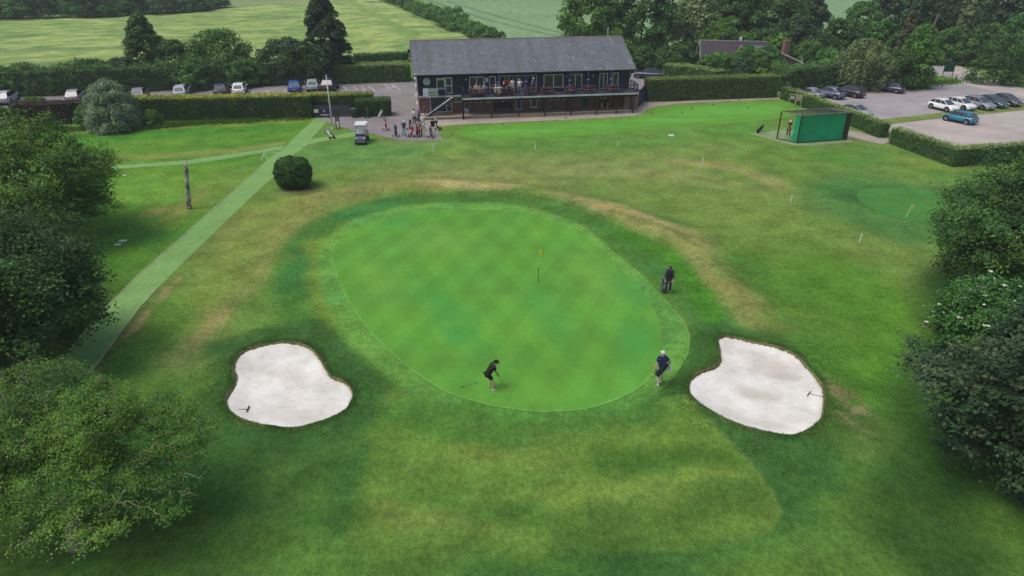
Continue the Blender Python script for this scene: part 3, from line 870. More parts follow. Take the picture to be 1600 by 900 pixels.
for u in (U0 - 0.02, U1 + 0.02):
    for we in (-0.9, WD + 0.9):
        mb = MB(); mb.bar((u, we, 4.70), (u, WR, ZR - 0.02), 0.035, 0.2); mb.build('bargeboard', plain('weathered_barge', L(120, 112, 104), 0.8, 0.2, 2), roof)
mb = MB(); mb.box((12.7, -0.86, 4.66), (26.3, 0.03, 0.16)); mb.build('fascia', M_BLACKW, club)
mb = MB(); mb.box((12.7, -0.45, 4.60), (26.2, 0.80, 0.03)); mb.build('soffit', M_BLACKW, club)
mb = MB(); mb.tube([(U0, -0.95, 4.71), (U1, -0.95, 4.69)], 0.055, 8); mb.build('gutter', M_BLACKW, club)
for u in (0.12, 25.2):
    mb = MB(); mb.tube([(u, -0.93, 4.66), (u, -0.12, 4.3), (u, -0.12, 0.1)], 0.04, 7); mb.build('downpipe', M_BLACKW, club)
mb = MB(); mb.tube([(25.0, 8.6, 5.5), (25.0, 8.6, 8.3)], 0.1, 8); mb.tube([(25.0, 8.6, 8.3), (25.0, 8.6, 8.42)], [0.15, 0.12], 8); mb.build('flue', plain('grey_flue', L(150, 152, 150), 0.6, 0.1, 3), club)
mb = MB(); mb.bar((UL, -0.4, 3.7), (UL + 0.05, -0.85, 4.6), 0.1); mb.build('eaves_brace', M_BLACKW, club)
mb = MB(); mb.bar((-0.12, 8.2, 5.8), (-0.7, 8.2, 6.1), 0.1); mb.box((-0.6, 8.2, 6.15), (0.5, 0.8, 0.35)); mb.build('gable_hood', M_BLACKW, club)
mb = MB(); mb.box((-0.24, 5.6, 5.55), (0.22, 0.7, 0.42)); mb.build('alarm_box', M_UPVC, club, bevel=0.03)

def window(face, a0, a1, z0, z1, mull=(), trans=(), sill=True, w=0.0, fw=0.09, name='window', pm=None, fm=None):
    """frame with panes; face 'front' runs along u at depth w, 'left' along w at u = -0.1"""
    def P(a, o, z): return (a, w - o, z) if face == 'front' else (-0.1 - o, a, z)
    fm = fm or M_UPVC
    mb = MB()
    def bx(a, b, c, d, o0, o1, mb):
        p, q = P(a, o0, c), P(b, o1, d)
        mb.box([(p[i] + q[i]) / 2 for i in range(3)], [abs(p[i] - q[i]) for i in range(3)])
    bx(a0, a1, z0, z0 + fw, 0.0, 0.075, mb); bx(a0, a1, z1 - fw, z1, 0.0, 0.075, mb)
    bx(a0, a0 + fw, z0 + fw, z1 - fw, 0.0, 0.073, mb); bx(a1 - fw, a1, z0 + fw, z1 - fw, 0.0, 0.073, mb)
    xs = [a0] + list(mull) + [a1]
    for m_ in mull: bx(m_ - fw / 2, m_ + fw / 2, z0 + fw, z1 - fw, 0.0, 0.071, mb)
    for (i, zt) in trans: bx(xs[i] + fw * 0.7, xs[i + 1] - fw * 0.7, zt - fw / 2, zt + fw / 2, 0.0, 0.069, mb)
    fr = mb.build(name, fm, club)
    for i in range(len(xs) - 1):
        zs = [z0] + [zt for (k, zt) in trans if k == i] + [z1]
        for c, d in zip(zs[:-1], zs[1:]):
            m2 = MB(); bx(xs[i] + 0.02, xs[i + 1] - 0.02, c + 0.02, d - 0.02, 0.004, 0.045, m2)
            m2.build('pane', pm or M_PANE, fr)
    if sill:
        m3 = MB(); bx(a0 - 0.05, a1 + 0.05, z0 - 0.08, z0 - 0.005, 0.0, 0.16, m3); m3.build('sill', fm, fr)
    return fr
FW_ = -0.062
u = lambda px: Ur(px, 0, 3.3)
window('front', u(682), u(695.2), 3.05, 4.25, (), ((0, 4.05),), True, FW_)
window('front', u(695.6), u(706.5), 2.44, 4.28, (), ((0, 3.35),), False, FW_, 0.10, name='door')
window('front', u(733), u(756.5), 2.46, 4.28, (u(744.5),), (), False, FW_, 0.09, name='patio_door')
window('front', u(764), u(774.5), 2.46, 4.28, (), (), False, FW_, name='door', pm=glassm('navy_door_leaf', L(48, 54, 72), 0.4))
window('front', u(780), u(838.5), 2.46, 4.30, (u(795), u(807.5), u(822)), (), False, FW_, 0.06, name='patio_door')
window('front', u(849), u(880), 2.82, 4.30, (u(864.5),), (), True, FW_)
window('front', u(889), u(909), 2.46, 4.28, (u(898.5),), (), False, FW_, 0.07, name='patio_door')
window('front', u(936), u(949), 2.46, 4.28, (u(942.5),), (), False, FW_, 0.07, name='patio_door')
window('front', u(956), u(965.5), 2.80, 4.28, (), (), True, FW_)
ug = lambda px: Ur(px, 0, 1.1)
window('front', ug(672), ug(706), 0.30, 2.25, (ug(697.5),), (), False, -0.002, 0.09, name='patio_door')
window('front', ug(711), ug(722.5), 1.45, 2.15, tuple(ug(711) + (ug(722.5) - ug(711)) * k / 4 for k in (1, 2, 3)), (), True, -0.002, 0.05)
window('front', ug(759.5), ug(766.5), 1.3, 2.2, (), (), True, -0.002, pm=plain('white_blind', L(190, 190, 190), 0.7, 0.1, 2))
window('front', ug(806), ug(815), 0.34, 2.1, (), (), True, -0.002, name='door', pm=plain('blue_door_leaf', L(40, 52, 104), 0.5, 0.1, 2))
window('front', ug(829), ug(838.5), 0.5, 2.1, (), (), True, -0.002)
window('front', ug(909.5), ug(918.5), 0.34, 2.1, (), (), False, -0.002, 0.08, name='door', pm=plain('green_door_leaf', L(30, 66, 48), 0.5, 0.1, 2), fm=plain('olive_frame', L(96, 108, 82), 0.6, 0.1, 2))
for a in (2.2, 7.0): window('left', a, a + 1.7, 2.95, 4.9, (), (), True)
for a in (2.0, 6.6): window('left', a, a + 1.5, 0.9, 2.0, (), (), True)

# balcony
u0d, u1d = Ur(724, -3, ZD), Ur(997, -3, ZD)
un0 = Ur(655, -1.1, ZD)
mb = MB(); mb.box(((u0d + u1d) / 2, -1.53, ZD - 0.09), (u1d - u0d, 2.92, 0.16)); deck = mb.build('balcony_deck', M_DECK, club)
mb = MB(); mb.box(((u0d + un0) / 2 - 0.01, -0.6, ZD - 0.09), (u0d - un0, 1.06, 0.16)); mb.build('balcony_deck', M_DECK, club)
mb = MB(); mb.box(((u0d + u1d) / 2, -3.05, ZD - 0.06), (u1d - u0d + 0.1, 0.10, 0.17)); mb.box(((u0d + un0) / 2 - 0.06, -1.17, ZD - 0.06), (u0d - un0 - 0.1, 0.08, 0.15))
mb.build('deck_edge', M_DECKEDGE, club)
mb = MB(); mb.box(((u0d + u1d) / 2, -2.85, ZD - 0.29), (u1d - u0d, 0.16, 0.22)); mb.box(((u0d + u1d) / 2, -1.2, ZD - 0.29), (u1d - u0d, 0.16, 0.22)); mb.build('deck_beam', M_BLACKW, club)
def rail(p, q, n, name='railing', h=1.0, bal=0.13):
    p, q = Vector(p), Vector(q)
    mb = MB(); mb.bar(p + Vector((0, 0, h)), q + Vector((0, 0, h)), 0.06)
    r = mb.build(name, M_NAVYP, club)
    for zz, ww in ((0.12, 0.04), (h * 0.86, 0.03)):
        mb = MB(); mb.bar(p + Vector((0, 0, zz)), q + Vector((0, 0, zz)), ww); mb.build('lower_rail', M_NAVYP, r)
    for k in range(n + 1):
        a = p.lerp(q, k / n); m2 = MB(); m2.bar(a, a + Vector((0, 0, h + 0.03)), 0.075); m2.build('railing_post', M_NAVYP, r)
    m3 = MB(); nb_ = int((q - p).length / bal)
    for k in range(1, nb_):
        a = p.lerp(q, k / nb_); m3.bar(a + Vector((0, 0, 0.1)), a + Vector((0, 0, h)), 0.016)
    o = m3.build('balusters', M_NAVYP, r); o['kind'] = 'stuff'
    return r
rail((u0d + 0.05, -2.95, ZD), (u1d - 0.05, -2.95, ZD), 11)
rail((u1d - 0.05, -2.90, ZD), (u1d - 0.05, -0.1, ZD), 2)
rail((u0d + 0.05, -2.90, ZD), (u0d + 0.05, -1.15, ZD), 1)
us_top, us_bot = Ur(708, -1.7, ZD), Ur(664, -1.9, 0.2)
rail((un0, -1.1, ZD), (us_top - 0.6, -1.1, ZD), 3)
rail((us_top + 0.3, -1.1, ZD), (u0d, -1.1, ZD), 1)
for px, py in [(724, 187), (768, 186), (811, 184), (851, 183), (892, 181), (932, 179.3), (963, 178), (989, 177)]:
    uu = Ur(px, -3.0, 0.3)
    mb = MB(); mb.bar((uu, -2.95, 0.0), (uu, -2.95, ZD - 0.2), 0.2 if px == 724 else 0.12); mb.build('balcony_post', M_BLACKW, club)
for px in (887, 928, 958, 985, 848):
    uu = Ur(px, -1.2, 0.5)
    mb = MB(); mb.bar((uu, -1.2, 0.3), (uu, -1.2, ZD - 0.2), 0.11); mb.build('balcony_post', M_BLACKW, club)
# stair
mbs = MB()
for w in (-1.25, -2.15):
    mbs.bar((us_top, w, ZD - 0.12), (us_bot, w, 0.08), 0.06, 0.26)
stair = mbs.build('staircase', M_NAVYP, club)
for k in range(13):
    t = (k + 0.5) / 13
    mb = MB(); mb.box((us_top + (us_bot - us_top) * t, -1.7, ZD - 0.05 + (0.10 - ZD + 0.05) * t), (0.27, 0.84, 0.04)); mb.build('tread', M_DECKEDGE, stair)
for w in (-1.25, -2.15):
    mb = MB(); mb.bar((us_top, w, ZD + 0.95), (us_bot, w, 1.05), 0.045); 
    for k in range(5):
        t = k / 4; uu = us_top + (us_bot - us_top) * t; zz = ZD + (0.1 - ZD) * t
        mb.bar((uu, w, zz), (uu, w, zz + 0.95), 0.035)
    mb.build('handrail', M_NAVYP, stair)
# raised terrace below the balcony, with a low wall and a ramp
ut0, ut1 = Ur(648, -2.4, 0.2), Ur(985, -2.6, 0.2)
mb = MB(); mb.box(((ut0 + ut1) / 2, -1.36, 0.14), (ut1 - ut0, 2.6, 0.28)); mb.build('terrace', M_BRICKT, club)
mb = MB(); mb.box(((ut0 + ut1) / 2, -2.62, 0.32), (ut1 - ut0 + 0.05, 0.2, 0.07)); mb.build('coping', plain('pale_coping', L(176, 168, 152), 0.8, 0.15, 2), club)
mb = MB(); mb.box((Ur(830, -2.9, 0.1), -2.84, 0.12), (3.0, 0.36, 0.12)); mb.build('step', plain('yellow_stone', L(170, 148, 104), 0.85, 0.2, 2), club)
mb = MB(); mb.box((25.5, -0.62, 1.16), (1.7, 1.1, 2.3)); mb.build('brick_pier', M_BRICK, club)
# wall lamps
for px in (728, 907, 926, 885):
    mb = MB(); mb.box((u(px), -0.12, 4.02), (0.12, 0.12, 0.18)); mb.build('wall_lamp', M_UPVC, club, bevel=0.02)

# things hung on the clubhouse
def flat_front(name, label, cat, px0, px1, z0, z1, w, mat, t=0.03, group=None):
    uu0, uu1 = Ur(px0, w, (z0 + z1) / 2), Ur(px1, w, (z0 + z1) / 2)
    r = thing(name, label, cat, BW((uu0 + uu1) / 2, w, z0), YAW, group)
    mb = MB(); mb.box((0, 0, (z1 - z0) / 2), (uu1 - uu0, t, z1 - z0)); mb.build('panel', mat, r)
    return r, uu1 - uu0, z1 - z0
ck = thing('wall_clock', 'large round white clock on the navy wall beside the glazed door', 'clock', BW(Ur(666.5, 0, 3.9), -0.10, 3.88), YAW)
mb = MB(); mb.cyl((0, 0.0, 0), (0, -0.05, 0), 0.43, 0.43, 28); mb.build('dial', plain('clock_white', L(196, 198, 200), 0.5, 0.05, 2), ck)
for k in range(12):
    a = k * pi / 6; mb = MB(); mb.bar((sin(a) * 0.34, -0.056, cos(a) * 0.34), (sin(a) * 0.40, -0.056, cos(a) * 0.40), 0.03, 0.008); mb.build('hour_mark', M_BLACKW, ck)
for a, l, w_ in ((0.0, 0.34, 0.035), (2.75, 0.2, 0.045)):
    mb = MB(); mb.bar((0, -0.062, 0), (sin(a) * l, -0.062, cos(a) * l), w_, 0.008); mb.build('hand', M_BLACKW, ck)
def bannerm():
    m, nt, b = newmat('banner_print')
    v = objvec(nt)
    sx = nt.nodes.new('ShaderNodeSeparateXYZ'); nt.links.new(v, sx.inputs[0])
    n = noise(nt, 2.2, 5, 0.6, objvec(nt, (1, 1, 3)))
    mr = node(nt, 'ShaderNodeMapRange'); nt.links.new(sx.outputs[2], mr.inputs[0]); mr.inputs[1].default_value = 0.0; mr.inputs[2].default_value = 0.8
    ad = node(nt, 'ShaderNodeMath', operation='ADD'); nt.links.new(mr.outputs[0], ad.inputs[0])
    mu = node(nt, 'ShaderNodeMath', operation='MULTIPLY_ADD'); nt.links.new(n, mu.inputs[0]); mu.inputs[1].default_value = 0.7; mu.inputs[2].default_value = -0.35
    nt.links.new(mu.outputs[0], ad.inputs[1])
    c = ramp(nt, ad.outputs[0], [(0.05, L(70, 110, 74)), (0.22, L(176, 200, 170)), (0.34, L(86, 116, 86)), (0.52, L(120, 130, 124)), (0.7, L(170, 178, 178)), (0.95, L(150, 160, 158))])
    nt.links.new(c, b.inputs['Base Color']); b.inputs['Roughness'].default_value = 0.5
    return m
bn, bw, bh = flat_front('banner', 'white and green photo banner with dark emblem hung below the clock', 'banner', 661, 684.5, ZD + 0.05, ZD + 0.92, -1.22, bannerm(), 0.02)
mb = MB(); mb.box((-bw / 2 + 0.29, -0.016, bh / 2), (0.58, 0.01, bh - 0.004)); wp = mb.build('white_panel', plain('banner_white', L(216, 224, 224), 0.5, 0.03, 2), bn)
mb = MB()
for k in range(14):
    a0, a1 = 2 * pi * k / 14, 2 * pi * (k + 1) / 14
    mb.bar((-bw / 2 + 0.29 + cos(a0) * 0.12, -0.024, bh * 0.58 + sin(a0) * 0.14), (-bw / 2 + 0.29 + cos(a1) * 0.12, -0.024, bh * 0.58 + sin(a1) * 0.14), 0.045, 0.006)
mb.box((-bw / 2 + 0.29, -0.024, bh * 0.30), (0.26, 0.006, 0.05))
mb.build('emblem', plain('emblem_grey', L(60, 74, 78), 0.5, 0.05, 2), wp)
flat_front('notice', 'small white notice on the navy wall between two patio doors', 'notice', 758.4, 762.3, 3.62, 4.12, -0.09, M_UPVC)
flat_front('notice', 'small pale notice on the brick wall left of the blue door', 'notice', 795, 797, 1.6, 2.0, -0.03, M_UPVC)
bu = thing('bunting', 'string of small pale pennants under the balcony edge', 'bunting', BW(Ur(850, -2.7, 2.0), -2.7, 1.9), YAW)
for k, px in enumerate((735, 742, 751, 786, 829, 842, 862, 872, 882, 940, 946)):
    uu = Ur(px, -2.7, 1.95) - Ur(850, -2.7, 2.0)
    mb = MB(); mb.slab([(uu - 0.12, 0, 0.18), (uu + 0.12, 0, 0.18), (uu + 0.01, 0, -0.12), (uu - 0.01, 0, -0.12)], (0, 1, 0), 0.012); mb.build('pennant', M_UPVC, bu)
mb = MB(); mb.tube([(Ur(733, -2.7, 2) - Ur(850, -2.7, 2.0), 0.0, 0.2), (0, 0, 0.19), (Ur(950, -2.7, 2) - Ur(850, -2.7, 2.0), 0, 0.2)], 0.01, 5); mb.build('cord', M_BLACKW, bu)

# ------------------------------------------------------------------ fences, signs, poles
def board_fence(label, p, q, h, nslat, name='fence', mat=None, nposts=4):
    p, q = Vector(p), Vector(q)
    r = thing(name, label, 'fence', p); q = q - p; d = q.normalized(); n = Vector((-d.y, d.x, 0))
    for k in range(nposts):
        a = q * (k / (nposts - 1)); mb = MB(); mb.bar(a + n * 0.05, a + n * 0.05 + Vector((0, 0, h + 0.05)), 0.1); mb.build('post', mat, r)
    for k in range(nslat):
        z = h * (k + 0.5) / nslat; mb = MB(); mb.bar(Vector((0, 0, z)), q + Vector((0, 0, z)), 0.03, h / nslat * 0.86); mb.build('slat', mat, r)
    return r
M_FENCE = plain('charcoal_fence', L(74, 72, 76), 0.8, 0.2, 2)
board_fence('low charcoal board fence in front of the clipped hedge', G(490, 183), G(548, 182.3), 1.35, 7, 'board_fence', M_FENCE)
board_fence('navy slatted fence between the clubhouse and the tall hedge', BW(27.0, 0.2, 0), G(1008, 157), 2.1, 9, 'slatted_fence', M_NAVYP, 3)
board_fence('navy slatted fence closing the yard behind the balcony end', BW(25.8, 1.6, 0), BW(27.0, 0.9, 0), 2.1, 9, 'slatted_fence', M_NAVYP, 3)

nbp = thing('notice_board', 'low navy board with a pale shield by the charcoal fence', 'sign', G(508, 184.3), 0.03)
mb = MB(); mb.box((0, 0, 0.62), (1.15, 0.1, 1.0)); bd = mb.build('board', M_NAVYP, nbp, bevel=0.02)
mb = MB(); mb.add([(x, y, z) for y in (-0.07, -0.045) for x, z in ((-0.13, 0.92), (0.13, 0.92), (0.12, 0.74), (0, 0.60), (-0.12, 0.74))], [(0, 1, 2, 3, 4), (9, 8, 7, 6, 5)] + [(i, (i + 1) % 5, 5 + (i + 1) % 5, 5 + i) for i in range(5)]); mb.build('shield', plain('pale_shield', L(168, 172, 190), 0.5, 0.05, 2), bd)
mb = MB(); mb.box((0, -0.06, 0.38), (0.98, 0.012, 0.12)); mb.build('name_strip', plain('pale_strip', L(180, 182, 190), 0.5, 0.05, 2), bd)
for s in (-0.48, 0.48):
    mb = MB(); mb.box((s, 0, 0.08), (0.09, 0.16, 0.16)); mb.build('foot', M_BLACKW, nbp)
sb = thing('small_sign', 'small white sign on a short stake left of the navy board', 'sign', G(495, 183.8))
mb = MB(); mb.box((0, 0, 0.78), (0.5, 0.04, 0.4)); mb.build('plate', M_UPVC, sb); mb = MB(); mb.bar((0, 0.05, 0), (0, 0.05, 0.7), 0.05); mb.build('stake', M_BLACKW, sb)
fp = thing('flagpole', 'tall white flagpole without a flag beside the paved forecourt', 'flagpole', G(519.5, 201.5))
zt = ztop(G(519.5, 201.5).y, 119)
mb = MB(); mb.tube([(0, 0, 0.1), (0, 0, zt * 0.5), (0.0, 0, zt)], [0.075, 0.06, 0.04], 10); mb.build('pole', plain('white_pole', L(214, 212, 216), 0.4, 0.03, 2), fp, smooth=True)
mb = MB(); mb.ell((0, 0, zt + 0.05), (0.075, 0.075, 0.075)); mb.build('finial', M_UPVC, fp)
mb = MB(); mb.cyl((0, 0, 0), (0, 0, 0.22), 0.14, 0.11, 10); mb.build('base_collar', M_UPVC, fp)
mb = MB(); mb.tube([(0.09, 0, 1.0), (0.085, 0, zt * 0.6), (0.05, 0, zt - 0.1)], 0.006, 4); mb.build('halyard', M_UPVC, fp)
sg = thing('timber_sign', 'narrow dark timber sign on two legs beside the flagpole', 'sign', G(528.5, 202), 0.12)
for s in (-0.2, 0.2):
    mb = MB(); mb.bar((s, 0, 0), (s * 0.95, 0, 2.15), 0.07); mb.build('post', M_BLACKW, sg)
for k in range(6):
    mb = MB(); mb.box((0, -0.04, 1.0 + k * 0.2), (0.42, 0.03, 0.16)); mb.build('finger_board', plain('brown_board', L(66, 56, 50), 0.8, 0.2, 3), sg)
bi = thing('litter_bin', 'dark green wheeled bin against the clipped hedge', 'bin', G(553.5, 183.5))
mb = MB(); mb.add([(-.24, -.28, .08), (.24, -.28, .08), (.24, .28, .08), (-.24, .28, .08), (-.3, -.36, 1.0), (.3, -.36, 1.0), (.3, .36, 1.0), (-.3, .36, 1.0)],
    [(0, 3, 2, 1), (4, 5, 6, 7), (0, 1, 5, 4), (1, 2, 6, 5), (2, 3, 7, 6), (3, 0, 4, 7)]); mb.build('body', plain('bin_green', L(40, 66, 50), 0.5, 0.1, 2), bi, bevel=0.02)
mb = MB(); mb.box((0, -0.02, 1.04), (0.66, 0.8, 0.07)); mb.build('lid', plain('bin_lid_green', L(62, 96, 74), 0.5, 0.1, 2), bi, bevel=0.02)
for s in (-.25, .25):
    mb = MB(); mb.cyl((s - .03, .3, .1), (s + .03, .3, .1), .1, .1, 10); mb.build('wheel', M_BLACKW, bi)

# round shrub, dead trunk and other garden pieces come with the plants
def telegraph(label, px, y, pyt, lean=0.0, arms=True):
    d = ray(px, pyt); t = y / d.y; top = Vector((d.x * t, y, CAM_H + d.z * t))
    r = thing('telegraph_pole', label, 'telegraph pole', (top.x, y, 0))
    m = plain('pole_timber', L(128, 120, 108), 0.9, 0.2, 2)
    mb = MB(); mb.tube([(lean, 0, 0), (0, 0, top.z)], [0.17, 0.12], 8); mb.build('pole', m, r)
    if arms:
        for k, z in enumerate((top.z - 0.25, top.z - 1.1)):
            mb = MB(); mb.bar((-0.95 + 0.25 * k, -0.1, z), (0.95 - 0.3 * k, -0.1, z + 0.08), 0.1); mb.build('crossarm', m, r)
            for s in (-0.8, -0.3, 0.3, 0.8):
                mb = MB(); mb.cyl((s * (1 - .2 * k), -0.1, z + 0.05), (s * (1 - .2 * k), -0.1, z + 0.25), 0.05, 0.03, 6); mb.build('insulator', M_UPVC, r)
    return r
telegraph('telegraph pole with two crossarms behind the clubhouse end', 1032, 126, 22)
telegraph('bare leaning pole between the trees above the willow', 1389, 128, 25, -0.6, False)
telegraph('bare leaning pole in front of the dark trees near the road', 1467, 128, 21, -1.1, False)
dsh = thing('round_sign', 'white disc on a short pole beside the telegraph pole', 'sign', (onplane(1035, 55, Vector((0, 124, 0)), Vector((0, 1, 0))).x, 124, 0))
zz = ztop(124, 55)
mb = MB(); mb.cyl((0, -0.03, zz), (0, 0.03, zz), 0.38, 0.38, 16); mb.build('disc', M_UPVC, dsh); mb = MB(); mb.bar((0, 0.08, 0), (0, 0.08, zz), 0.07); mb.build('pole', M_BLACKW, dsh)
es = thing('entrance_sign', 'dark green arched sign on two legs on the grass island by the road', 'sign', G(1480, 120), -0.1)
mb = MB()
prof = [(-0.75, 0.75)] + [(-0.75 + 1.5 * k / 10, 1.6 + 0.22 * sin(pi * k / 10)) for k in range(11)] + [(0.75, 0.75)]
n = len(prof); mb.add([(x, -0.03, z) for x, z in prof] + [(x, 0.03, z) for x, z in prof], [tuple(range(n - 1, -1, -1)), tuple(range(n, 2 * n))] + [(i, (i + 1) % n, n + (i + 1) % n, n + i) for i in range(n)])
mb.build('panel', plain('sign_green', L(28, 72, 60), 0.5, 0.05, 2), es)
for s in (-0.7, 0.7):
    mb = MB(); mb.bar((s, 0.06, 0), (s, 0.06, 1.7), 0.08); mb.build('leg', plain('sign_leg', L(60, 66, 62), 0.6, 0.1, 2), es)
bl = thing('bollard', 'short dark bollard at the grass island tip', 'bollard', G(1493, 126))
mb = MB(); mb.tube([(0, 0, 0), (0, 0, 0.75), (0, 0, 0.85)], [0.1, 0.09, 0.05], 8); mb.build('post', M_BLACKW, bl)
mb = MB(); mb.cyl((0, 0, 0.6), (0, 0, 0.68), 0.103, 0.1, 8); mb.build('reflector', M_UPVC, bl)

# ------------------------------------------------------------------ bungalow behind the hedge
M_RT = slatem('brown_roof_tile', L(72, 66, 68), False); M_RT2 = slatem('grey_roof_tile', L(112, 112, 122), False)
def roof_courses(mb, e0, e1, r0, r1, n, t=0.05):
    e0, e1, r0, r1 = map(Vector, (e0, e1, r0, r1))
    nn = (e1 - e0).cross(r0 - e0).normalized()
    if nn.z < 0: nn = -nn
    for k in range(n):
        a, b = k / n, min(1, (k + 1.1) / n)
        p = [e0.lerp(r0, a) + nn * t, e1.lerp(r1, a) + nn * t, e1.lerp(r1, b) + nn * 0.01, e0.lerp(r0, b) + nn * 0.01]
        q = [e0.lerp(r0, a), e1.lerp(r1, a), e1.lerp(r1, b), e0.lerp(r0, b)]
        mb.add(p + q, [(0, 1, 2, 3), (7, 6, 5, 4), (0, 4, 5, 1), (1, 5, 6, 2), (2, 6, 7, 3), (3, 7, 4, 0)])
bx0 = onplane(1097, 66, Vector((0, 113, 0)), Vector((0, 1, 0)))
bung = thing('bungalow', 'low bungalow with brown tiled roof half hidden by bushes', 'house', (bx0.x, 113, 0), radians(-9))
mb = MB(); mb.box((5.0, 0, 1.25), (9.6, 7.0, 2.5)); mb.build('wall', M_BRICK, bung)
mb = MB(); roof_courses(mb, (-0.3, -4.0, 2.3), (9.9, -4.0, 2.3), (-0.3, 0, 4.5), (9.9, 0, 4.5), 14); roof_courses(mb, (9.9, 4.0, 2.3), (-0.3, 4.0, 2.3), (9.9, 0, 4.5), (-0.3, 0, 4.5), 14)
rf = mb.build('roof', M_RT, bung)
mb = MB(); roof_courses(mb, (4.2, -6.2, 2.2), (10.5, -6.2, 2.2), (5.6, -1.2, 4.05), (9.2, -1.2, 4.05), 12); mb.build('porch_roof', M_RT2, bung)
mb = MB(); mb.box((7.3, -4.6, 1.05), (5.6, 2.6, 2.1)); mb.build('porch_wall', M_BRICK, bung)
for s in (-4.0, 4.0):
    mb = MB(); mb.bar((-0.36, s, 2.26), (-0.36, 0, 4.52), 0.05, 0.22); mb.build('bargeboard', plain('pale_barge', L(190, 184, 172), 0.7, 0.1, 2), rf)
mb = MB(); mb.bar((-0.3, -3.55, 0), (-0.3, -3.55, 2.3), 0.2); mb.build('corner_post', plain('pale_barge2', L(176, 166, 150), 0.7, 0.1, 2), bung)
mb = MB()
for k in range(24): mb.cyl((-0.3 + k * 0.425, 0, 4.5), (0.1 + k * 0.425, 0, 4.5), 0.1, 0.09, 6)
mb.build('ridge_tiles', plain('pale_ridge', L(138, 132, 128), 0.8, 0.3, 2), rf)
mb = MB(); mb.box((5.8, 0, 4.85), (0.35, 0.35, 0.6)); mb.build('vent', M_UPVC, rf)
mb = MB(); mb.box((2.2, -3.52, 1.4), (1.3, 0.06, 1.1)); wdw = mb.build('window', M_UPVC, bung); mb = MB(); mb.box((2.2, -3.56, 1.4), (1.14, 0.03, 0.94)); mb.build('pane', M_PANE, wdw)
cx = onplane(1206, 105, Vector((0, 108, 0)), Vector((0, 1, 0)))
cott = thing('cottage', 'brick cottage end with chimney rising above the green shrubs', 'house', (cx.x, 108, 0), radians(6))
mb = MB(); P = [(0, 0), (4.2, 0), (4.2, 1.95), (0.6, 3.35), (-2.6, 2.0), (-2.6, 0)]
n = len(P); mb.add([(x, 0, z) for x, z in P] + [(x, 7, z) for x, z in P], [tuple(range(n - 1, -1, -1)), tuple(range(n, 2 * n))] + [(i, (i + 1) % n, n + (i + 1) % n, n + i) for i in range(n)])
mb.build('wall', M_BRICK, cott)
mb = MB(); roof_courses(mb, (4.75, -0.3, 1.85), (4.75, 7.3, 1.85), (0.6, -0.3, 3.47), (0.6, 7.3, 3.47), 10); roof_courses(mb, (-3.1, 7.3, 1.9), (-3.1, -0.3, 1.9), (0.6, 7.3, 3.47), (0.6, -0.3, 3.47), 10)
rf = mb.build('roof', M_RT, cott)
mb = MB(); mb.bar((4.75, -0.34, 1.84), (0.6, -0.34, 3.5), 0.05, 0.2); mb.bar((4.7, -0.36, 1.75), (4.2, -0.36, 1.75), 0.05, 0.3); mb.build('bargeboard', M_UPVC, rf)
mb = MB(); mb.box((2.3, 1.2, 3.6), (0.8, 0.8, 2.6)); mb.box((2.3, 1.2, 4.85), (0.92, 0.92, 0.16)); ch = mb.build('chimney', M_BRICK, rf)
for s in (-0.2, 0.2):
    mb = MB(); mb.cyl((2.3 + s, 1.2, 4.93), (2.3 + s, 1.2, 5.25), 0.12, 0.1, 8); mb.build('chimney_pot', M_RIDGE, rf)
sd = thing('satellite_dish', 'small grey satellite dish above the cottage eaves', 'satellite dish', Vector((onplane(1251, 94, Vector((0, 111, 0)), Vector((0, 1, 0))).x, 111, ztop(111, 97))))
mb = MB(); mb.tube([(0, 0, 0.35), (0.05, -0.12, 0.37), (0.14, -0.22, 0.4)], [0.02, 0.22, 0.34], 12, False); mb.build('dish', plain('dish_grey', L(170, 172, 172), 0.5, 0.05, 2), sd); mb = MB(); mb.bar((0, 0, -1.6), (0, 0, 0.35), 0.05); mb.build('mast', M_BLACKW, sd)

# ------------------------------------------------------------------ cars
M_TYRE = plain('tyre_rubber', L(34, 34, 36), 0.85, 0.1, 3)
M_RIM = plain('alloy_rim', L(150, 152, 156), 0.35, 0.05, 3, 0.8)
M_CARGLASS = glassm('car_glass', L(78, 92, 100), 0.06)
M_CARGLASSD = glassm('car_glass_dark', L(40, 46, 52), 0.06)
M_LAMP = plain('headlamp_lens', L(206, 210, 212), 0.12, 0.03, 3)
M_TAIL = plain('tail_lamp_lens', L(140, 24, 24), 0.2, 0.05, 3)
M_PLATEW = plain('white_plate', L(206, 206, 200), 0.4, 0.03, 3); M_PLATEY = plain('yellow_plate', L(206, 176, 60), 0.4, 0.03, 3)
M_TRIM = plain('black_trim', L(30, 31, 33), 0.55, 0.1, 3)
SHAPES = {   # length, width, height, bonnet share, screen rake, tail rake, ground, boot style
    'hatch': (4.0, 1.74, 1.46, 0.85, 1.0, 0.62, 0.20, 0.10),
    'suv': (4.4, 1.86, 1.64, 0.95, 0.95, 0.60, 0.26, 0.10),
    'saloon': (4.6, 1.80, 1.44, 1.05, 1.05, 0.9, 0.18, 0.45),
    'estate': (4.5, 1.82, 1.52, 0.95, 1.05, 0.72, 0.20, 0.08),
    'coupe_suv': (4.6, 1.86, 1.60, 1.1, 0.85, 1.0, 0.24, 0.18)}
